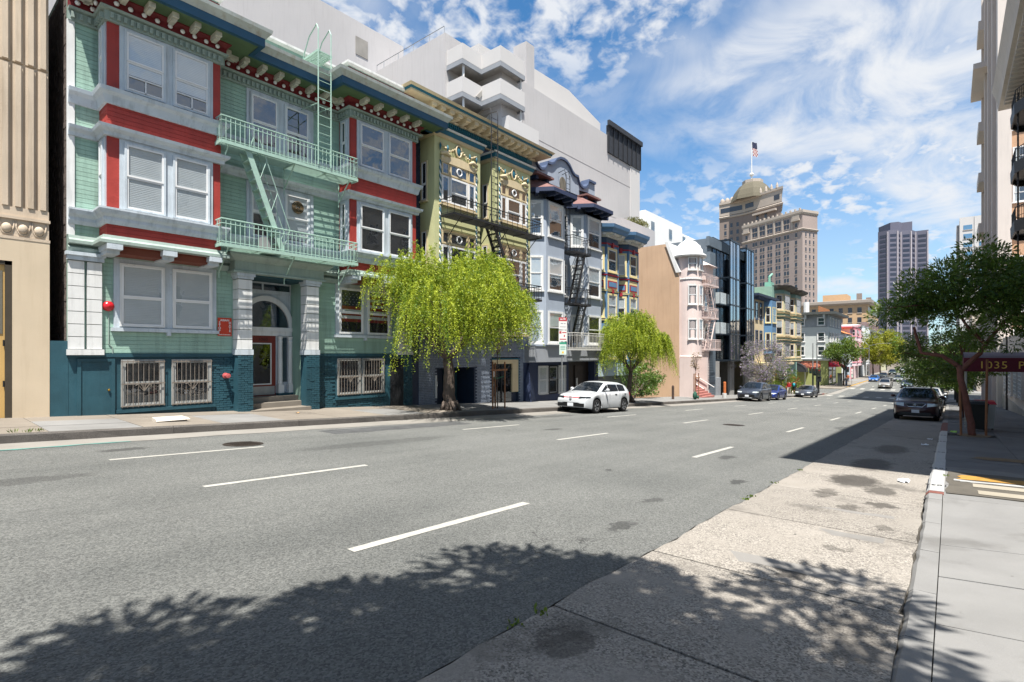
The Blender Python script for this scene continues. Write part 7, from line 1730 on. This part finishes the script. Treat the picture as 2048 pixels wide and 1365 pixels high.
# ---------------------------------------------------------------- street furniture
def person(x, y, zf, label, shirt, trousers, hair, face=0.0, stride=.0, h=1.72, bag=None, arm=.0):
    """one continuous figure: joints joined by a skin surface, then coloured by clothing"""
    z0 = zf(x, y); s = h / 1.72
    J = [(0, 0, .98, .135), (0, 0, 1.2, .14), (0, 0, 1.40, .15), (0, 0, 1.50, .065), (0, .01, 1.63, .10), (0, .01, 1.70, .085)]
    E = [(0, 1), (1, 2), (2, 3), (3, 4), (4, 5)]
    for sg in (-1, 1):
        i = len(J); J += [(sg * .10, 0, .92, .095), (sg * .11, -.03 + sg * stride * .4, .50, .065), (sg * .11, sg * stride * .5 + .02, .09, .045), (sg * .12, sg * stride * .5 - .13, .04, .04)]; E += [(0, i), (i, i + 1), (i + 1, i + 2), (i + 2, i + 3)]
        i = len(J); J += [(sg * .19, 0, 1.39, .065), (sg * .25, .02 - sg * stride * .2, 1.13, .048), (sg * .24, -.12 - sg * stride * .3 - arm * (sg > 0) * .12, .93 + arm * (sg > 0) * .2, .038), (sg * .24, -.17 - sg * stride * .3 - arm * (sg > 0) * .12, .86 + arm * (sg > 0) * .2, .035)]; E += [(2, i), (i, i + 1), (i + 1, i + 2), (i + 2, i + 3)]
    me = bpy.data.meshes.new('body'); me.from_pydata([(a * s, b * s, c * s) for a, b, c, r in J], E, [])
    t = bpy.data.objects.new('tmp', me); COL.objects.link(t)
    md = t.modifiers.new('skin', 'SKIN'); sv = me.skin_vertices[0].data
    for k, (a, b, c, r) in enumerate(J): sv[k].radius = (r * s, r * s); sv[k].use_root = (k == 0)
    t.modifiers.new('sub', 'SUBSURF').levels = 1
    bm_ = bpy.data.meshes.new_from_object(t.evaluated_get(bpy.context.evaluated_depsgraph_get())); bpy.data.objects.remove(t)
    SK = mat('skin', (186, 138, 112), .6, .06, 4, 0)
    bm_.materials.clear()
    for m in (SK, shirt, trousers, hair, mat('dark_shoe', (40, 38, 38), .7)): bm_.materials.append(m)
    for p in bm_.polygons:
        c = p.center / s; p.use_smooth = True
        p.material_index = 3 if c.z > 1.64 or (c.z > 1.56 and c.y > .05) else 0 if c.z > 1.46 else 4 if c.z < .09 else 2 if c.z < .97 and abs(c.x) < .2 else 0 if (abs(c.x) > .19 and c.z < .92) else 1
    T = Thing('person', (x, y, z0), label, 'person'); T.o.rotation_euler = (0, 0, face)
    o = bpy.data.objects.new('body', bm_); COL.objects.link(o); o.parent = T.o
    fc = MB().ball((.0, -.10 * s, 1.59 * s), .016, 5, (1, 1.2, 1.2))
    for sg in (-1, 1): fc.ball((sg * .035 * s, -.088 * s, 1.62 * s), .011, 5).ball((sg * .1 * s, .0, 1.61 * s), .022, 5, (.5, 1, 1.3))
    T.loc = (0, 0, 0); T.part('face_features', fc, mat('skin_shadow', (140, 96, 78), .6))
    if bag: T.part('backpack', MB().ball((0, .19 * s, 1.22 * s), .2, 8, (.8, .55, 1.25)), bag, smooth=True)
    return T
HAIR = mat('dark_hair', (40, 32, 28), .8)
person(73.2, 15.6, wz, 'person in red jacket and pale trousers walking a small dog', mat('red_jacket', (178, 28, 44), .8), mat('pale_trousers', (196, 190, 184), .85), HAIR, -PI / 2, .25, 1.74, arm=1)
person(77.6, 15.9, wz, 'person in dark clothes carrying a teal backpack beside the bush', mat('black_cloth', (42, 42, 46), .85), mat('dark_trousers', (44, 46, 54), .85), HAIR, PI / 2, .2, 1.75, bag=mat('teal_bag', (40, 160, 176), .7))
person(113.2, 14.6, wz, 'person in black standing by the far kerb with a bicycle', mat('black_cloth', (0, 0, 0)), mat('blue_jeans', (58, 70, 98), .85), HAIR, -PI / 2, .1)
person(128, 16.2, wz, 'person in orange brown top walking past the pink house', mat('rust_top', (176, 98, 62), .85), mat('dark_trousers', (0, 0, 0)), HAIR, -PI / 2, .25)
person(237, 2.2, lambda x, y: gz(x), 'person in black crossing the far end of the street', mat('black_cloth', (0, 0, 0)), mat('dark_trousers', (0, 0, 0)), HAIR, PI, .3)
# small white dog
def dog(x, y, zf):
    z = zf(x, y); T = Thing('dog', (x, y, z), 'small white dog walking beside person in red jacket', 'dog'); T.loc = (0, 0, 0); T.o.rotation_euler = (0, 0, PI * .05)
    J = [(0, 0, .30, .075), (.16, 0, .30, .085), (.24, 0, .36, .055), (.31, 0, .43, .06), (.39, 0, .41, .032), (-.12, 0, .31, .065), (-.2, 0, .38, .02), (-.27, 0, .46, .014)]
    E = [(0, 1), (1, 2), (2, 3), (3, 4), (0, 5), (5, 6), (6, 7)]
    for sg in (-1, 1):
        i = len(J); J += [(.17, sg * .06, .24, .038), (.18, sg * .06, .13, .022), (.17, sg * .06, .02, .02)]; E += [(1, i), (i, i + 1), (i + 1, i + 2)]
        i = len(J); J += [(-.12, sg * .06, .25, .045), (-.08, sg * .06, .19, .03), (-.16, sg * .06, .11, .02), (-.15, sg * .06, .02, .02)]; E += [(5, i), (i, i + 1), (i + 1, i + 2), (i + 2, i + 3)]
    me = bpy.data.meshes.new('body'); me.from_pydata([j[:3] for j in J], E, []); t = bpy.data.objects.new('tmp', me); COL.objects.link(t)
    t.modifiers.new('skin', 'SKIN'); sv = me.skin_vertices[0].data
    for k, j in enumerate(J): sv[k].radius = (j[3], j[3]); sv[k].use_root = (k == 0)
    t.modifiers.new('sub', 'SUBSURF').levels = 1
    m = bpy.data.meshes.new_from_object(t.evaluated_get(bpy.context.evaluated_depsgraph_get())); bpy.data.objects.remove(t)
    m.materials.clear(); m.materials.append(mat('white_fur', (222, 214, 200), .9, .1, 20, .4, 60))
    o = bpy.data.objects.new('body', m); COL.objects.link(o); o.parent = T.o
    T.part('ears', MB().ball((.29, -.045, .47), .025, 6, (1, .6, 1.5)).ball((.29, .045, .47), .025, 6, (1, .6, 1.5)), mat('white_fur', (0, 0, 0)))
dog(72.7, 15.1, wz)
# parking signs on galvanised posts
SIGR = mat('sign_red', (190, 74, 80), .5, .05); SIGG = mat('sign_green', (58, 150, 122), .5, .05)
def parking_sign(x, y, label, h=3.4, ang=0.0, only=None):
    z = wz(x, y); T = Thing('parking_sign', (x, y, z), label, 'sign'); f = Face(x, y - .045, math.cos(ang), math.sin(ang))
    T.part('post', MB().tube([(x, y, z - .1), (x, y, z + h)], .035, 8), STEEL)
    top = z + h
    p1 = T.part('sign_plate', MB().fbox(f, -.23, .23, 0, .012, top - .62, top - .02), PW)
    T.part('sign_band', MB().fbox(f, -.23, .23, .012, .015, top - .2, top - .02), SIGR, p1)
    T.part('print_lines', MB().fbox(f, -.12, .02, .012, .014, top - .34, top - .3).fbox(f, .06, .16, .012, .014, top - .34, top - .3).fbox(f, -.17, .17, .012, .014, top - .5, top - .47), mat('print_grey', (150, 150, 158), .6), p1)
    T.part('tow_mark', MB().fbox(f, -.16, -.02, .015, .017, top - .13, top - .09).fbox(f, .02, .15, .015, .017, top - .12, top - .07), PW, p1)
    p2 = T.part('sign_plate', MB().fbox(f, -.23, .23, 0, .012, top - 1.2, top - .66), PW)
    T.part('print_lines', MB().fbox(f, -.2, -.08, .012, .014, top - .82, top - .7).fbox(f, -.04, .2, .012, .014, top - .79, top - .74).fbox(f, .05, .12, .012, .014, top - .98, top - .88).fbox(f, -.18, .18, .012, .014, top - 1.12, top - 1.07), SIGR, p2)
    p3 = T.part('sign_plate', MB().fbox(f, -.2, .2, 0, .012, top - 1.86, top - 1.24), mat('pale_sign', (206, 222, 214), .5))
    T.part('print_lines', MB().fbox(f, -.2, .2, .012, .014, top - 1.34, top - 1.24).fbox(f, -.14, .14, .012, .014, top - 1.5, top - 1.46).fbox(f, -.14, .14, .012, .014, top - 1.6, top - 1.57), SIGG, p3)
    T.part('sticker', MB().fbox(f, -.05, .05, .012, .014, top - 1.8, top - 1.7), mat('sign_yellow', (236, 190, 60), .5), p3)
sgx = fx(1124, 14.75); parking_sign(sgx, 14.75, 'red and white parking signs over a green plate beside blue house', 4.4, -.45)
parking_sign(67.0, 14.7, 'parking sign with red band on pole beside bush and dark sedan', 3.4, -.5)
parking_sign(121, 14.7, 'parking sign post on the far pavement near the dark street tree', 3.2, -.6)
# signals and lamps at the crossing
def lamp(x, y, zf, h, arm, label, sig=True, ang=0, bar=True):
    z = zf(x, y); T = Thing('traffic_signal' if sig else 'street_lamp', (x, y, z), label, 'traffic light' if sig else 'street lamp')
    dk = mat('dark_signal', (40, 46, 46), .5); pl = STEEL
    T.part('pole', MB().tube([(x, y, z - .1), (x, y, z + h)], [.11, .06], 10), pl)
    if sig: T.part('pole_base', MB().tube([(x, y, z), (x, y, z + 3.6)], .115, 10), dk)
    if arm: T.part('arm', MB().tube([(x, y, z + h - .1), (x, y - arm * .5, z + h + .35), (x, y - arm, z + h + .45)], .04, 6), pl); T.part('lamp_head', MB().box(x - .15, x + .15, y - arm - .55, y - arm, z + h + .37, z + h + .5), pl)
    if sig:
        for (dy, dz) in ((-.32, 2.6), (.3, 2.9)):
            hd = T.part('signal_head', MB().box(x - .22, x + .05, y + dy - .16, y + dy + .16, z + dz, z + dz + .95), dk)
            for k, m in enumerate((('green_lens', (20, 50, 40)), ('amber_lens', (60, 48, 24)), ('red_lens', (150, 34, 28)))):
                T.part('lens', MB().ball((x - .22, y + dy, z + dz + .17 + k * .3), .11, 8, (.4, 1, 1)), mat(m[0], m[1], .3), hd)
    return T
lamp(86.4, 14.75, wz, 7.8, 3.2, 'grey traffic signal and lamp pole at left corner of crossing')
lamp(88.3, 15.6, wz, 7.4, 0, 'second slim signal pole behind the corner lamp pole')
lamp(113.6, 13.9 + .8, wz, 6.5, 3.0, 'far corner traffic signal pole beside dark street tree')
lamp(150, 14.75, wz, 8.0, 3.6, 'street lamp rising beside far yellow green tree', False)
lamp(87.5, -.5, rz, 5.0, 0, 'traffic signal with dark head on right corner')
T = Thing('mailbox', (88.6, 14.9, wz(88, 15)), 'dark post mounted box beside the corner signal pole', 'box'); T.part('post', MB().box(88.5, 88.7, 14.8, 15.0, wz(88, 15) - .1, wz(88, 15) + 1.7), BLACK); T.part('box', MB().box(88.25, 88.95, 14.6, 15.2, wz(88, 15) + 1.7, wz(88, 15) + 2.5), BLACK)
T = Thing('utility_cabinet', (112.9, 15.6, wz(113, 15.6)), 'tall dark utility cabinet on the far corner pavement', 'cabinet'); T.part('case', MB().box(112.5, 113.2, 15.2, 15.9, wz(113, 15.6) - .1, wz(113, 15.6) + 2.3), mat('cabinet_dark', (52, 56, 54), .5)); T.part('cap', MB().box(112.45, 113.25, 15.15, 15.95, wz(113, 15.6) + 2.3, wz(113, 15.6) + 2.38), BLACK)
# wheelie bins and odds and ends on the pavements
def bin_(x, y, zf, rgb, label, lid):
    z = zf(x, y); T = Thing('wheelie_bin', (x, y, z), label, 'bin'); m = mat('bin_%d' % rgb[0], rgb, .6, .1)
    T.part('body', MB().hexa([(x - .24, y - .25, z + .08), (x + .24, y - .25, z + .08), (x + .24, y + .25, z + .08), (x - .24, y + .25, z + .08), (x - .3, y - .31, z + .98), (x + .3, y - .31, z + .98), (x + .3, y + .31, z + .98), (x - .3, y + .31, z + .98)]), m)
    T.part('lid', MB().hexa([(x - .33, y - .34, z + .98), (x + .33, y - .34, z + .98), (x + .33, y + .34, z + .98), (x - .33, y + .34, z + .98), (x - .25, y - .28, z + 1.08), (x + .3, y - .28, z + 1.1), (x + .3, y + .28, z + 1.1), (x - .25, y + .28, z + 1.08)]), lid)
    for sg in (-1, 1): T.part('wheel', MB().tube([(x + .22, y + sg * .26, z + .1), (x + .22, y + sg * .2, z + .1)], .1, 10), BLACK)
bin_(25.6, -.75, rz, (28, 34, 34), 'black wheelie bin behind the bent dark street tree', BLACK); bin_(26.7, -1.0, rz, (196, 198, 198), 'pale bin with red lid near maroon awning', mat('red_lid', (186, 30, 52), .5))
solo('backpack', MB().ball((39.6, 14.9, wz(39.6, 14.9) + .3), .28, 10, (.8, .6, 1.15)).ball((39.6, 14.68, wz(39.6, 14.9) + .2), .14, 8, (1.1, .6, .9)), mat('dark_green_cloth', (36, 84, 68), .8, .2, 6, .3), (39.6, 14.9, wz(39.6, 14.9)), 'dark green bag standing on pavement by golden sapling', 'bag', smooth=True)
solo('bollard', MB().lathe([(.09, 0), (.09, .95), (.06, 1.02), (0, 1.03)], 37.6, 15.8, 10).lathe([(.095, .78), (.095, .88)], 37.6, 15.8, 10), mat('brown_bollard', (78, 62, 54), .7), (37.6, 15.8, 0), 'short brown post on the pavement before tan wall', 'bollard').location.z = wz(37.6, 15.8)
solo('bucket', MB().lathe([(0, 0), (.16, 0), (.2, .42), (.19, .42), (.15, .03), (0, .03)], 46.4, 14.9, 14), mat('white_plastic', (214, 214, 210), .5), (46.4, 14.9, 0), 'white plastic bucket on the kerb beside dark grey car', 'bucket').location.z = wz(46.4, 14.9)
solo('marker_post', MB().lathe([(.13, 0), (.13, 1.3), (.11, 1.36), (0, 1.38)], 53.0, 17.0, 12), mat('orange_timber', (0, 0, 0)), (53.0, 17.0, 0), 'orange brown round post before concrete wall of glass house', 'post').location.z = wz(53, 17)
for n_, x, y, lab in (('cardboard_sheet', 4.75, 15.6, 'flattened white box lying on pavement before teal brick base'),):
    z = wz(x, y); T = Thing('cardboard_box', (x, y, z), lab, 'box'); T.part('panel', MB().hexa([(x - .34, y - .2, z + .005), (x + .36, y - .24, z - .01), (x + .38, y + .2, z), (x - .3, y + .22, z + .02), (x - .34, y - .2, z + .09), (x + .36, y - .24, z + .08), (x + .38, y + .2, z + .09), (x - .3, y + .22, z + .1)]), mat('old_white_card', (206, 198, 186), .85, .15, 6)); T.part('flap', MB().hexa([(x - .34, y - .2, z + .09), (x + .36, y - .24, z + .08), (x + .4, y - .36, z + .03), (x - .36, y - .33, z + .03), (x - .34, y - .2, z + .1), (x + .36, y - .24, z + .09), (x + .4, y - .36, z + .04), (x - .36, y - .33, z + .04)]), mat('old_white_card', (0, 0, 0)))
rs = np.random.RandomState(3)
def litter(x, y, zf, s, m, lab, nm='litter_paper', cat='litter'):
    b = MB(); n = 5; z = zf(x, y)
    for i in range(n):
        for j in range(n): b.v.append((x + s * (i / (n - 1) - .5) + rs.uniform(-.02, .02), y + s * .6 * (j / (n - 1) - .5) + rs.uniform(-.02, .02), z + .012 + abs(rs.normal(0, .018))))
    for i in range(n - 1):
        for j in range(n - 1): a = i * n + j; b.f.append((a, a + n, a + n + 1, a + 1)); b.m.append(0)
    solo(nm, b, m, (x, y, z), lab, cat, smooth=False)
g0 = lambda x, y: gz(x) + .008
litter(11.6, .62, g0, .26, PLATE, 'crumpled white plastic bag at the foot of white kerb'); litter(19.3, .55, g0, .25, PLATE, 'scrap of white paper in gutter beside shaded white kerb'); litter(21.6, .5, g0, .22, PLATE, 'small torn paper in gutter before maroon car')
litter(24.0, -.1, rz, .3, mat('lime_plastic', (150, 206, 40), .5), 'lime green plastic wrapper on pavement by black bin')
litter(8.6, 16.2, wz, .14, mat('tan_litter', (180, 140, 90), .8), 'small tan scrap on pavement before entrance steps')
def weeds(name, pts, label, hgt=.1):
    P = []; D = []
    for x, y, z in pts:
        for k in range(14): P.append((x + rs.normal(0, .03), y + rs.normal(0, .03), z)); D.append((rs.normal(0, .5), rs.normal(0, .5), 1))
    o = bpy.data.objects.new(name, leaves(name, np.array(P), np.array(D), rand_dirs(rs, len(P)), hgt, .02, MIDL, rs.uniform(0, 1, len(P)))); COL.objects.link(o); o['kind'] = 'stuff'; o['label'] = label; o['category'] = 'weeds'
weeds('weeds', [(x, edgeR(x), gz(x)) for x in (2.75, 3.0, 7.9, 8.2, 9.6, 11.4)] + [(11.9, .06, gz(11.9) + .15)], 'small green weeds along the edge of the concrete lane', .04)
weeds('weeds', [(1.9, 14.5, wz(1.9, 14.5)), (2.1, 14.6, wz(2.1, 14.6)), (1.7, 14.6, wz(1.7, 14.5))], 'tuft of green weeds on pavement before tan block', .09)
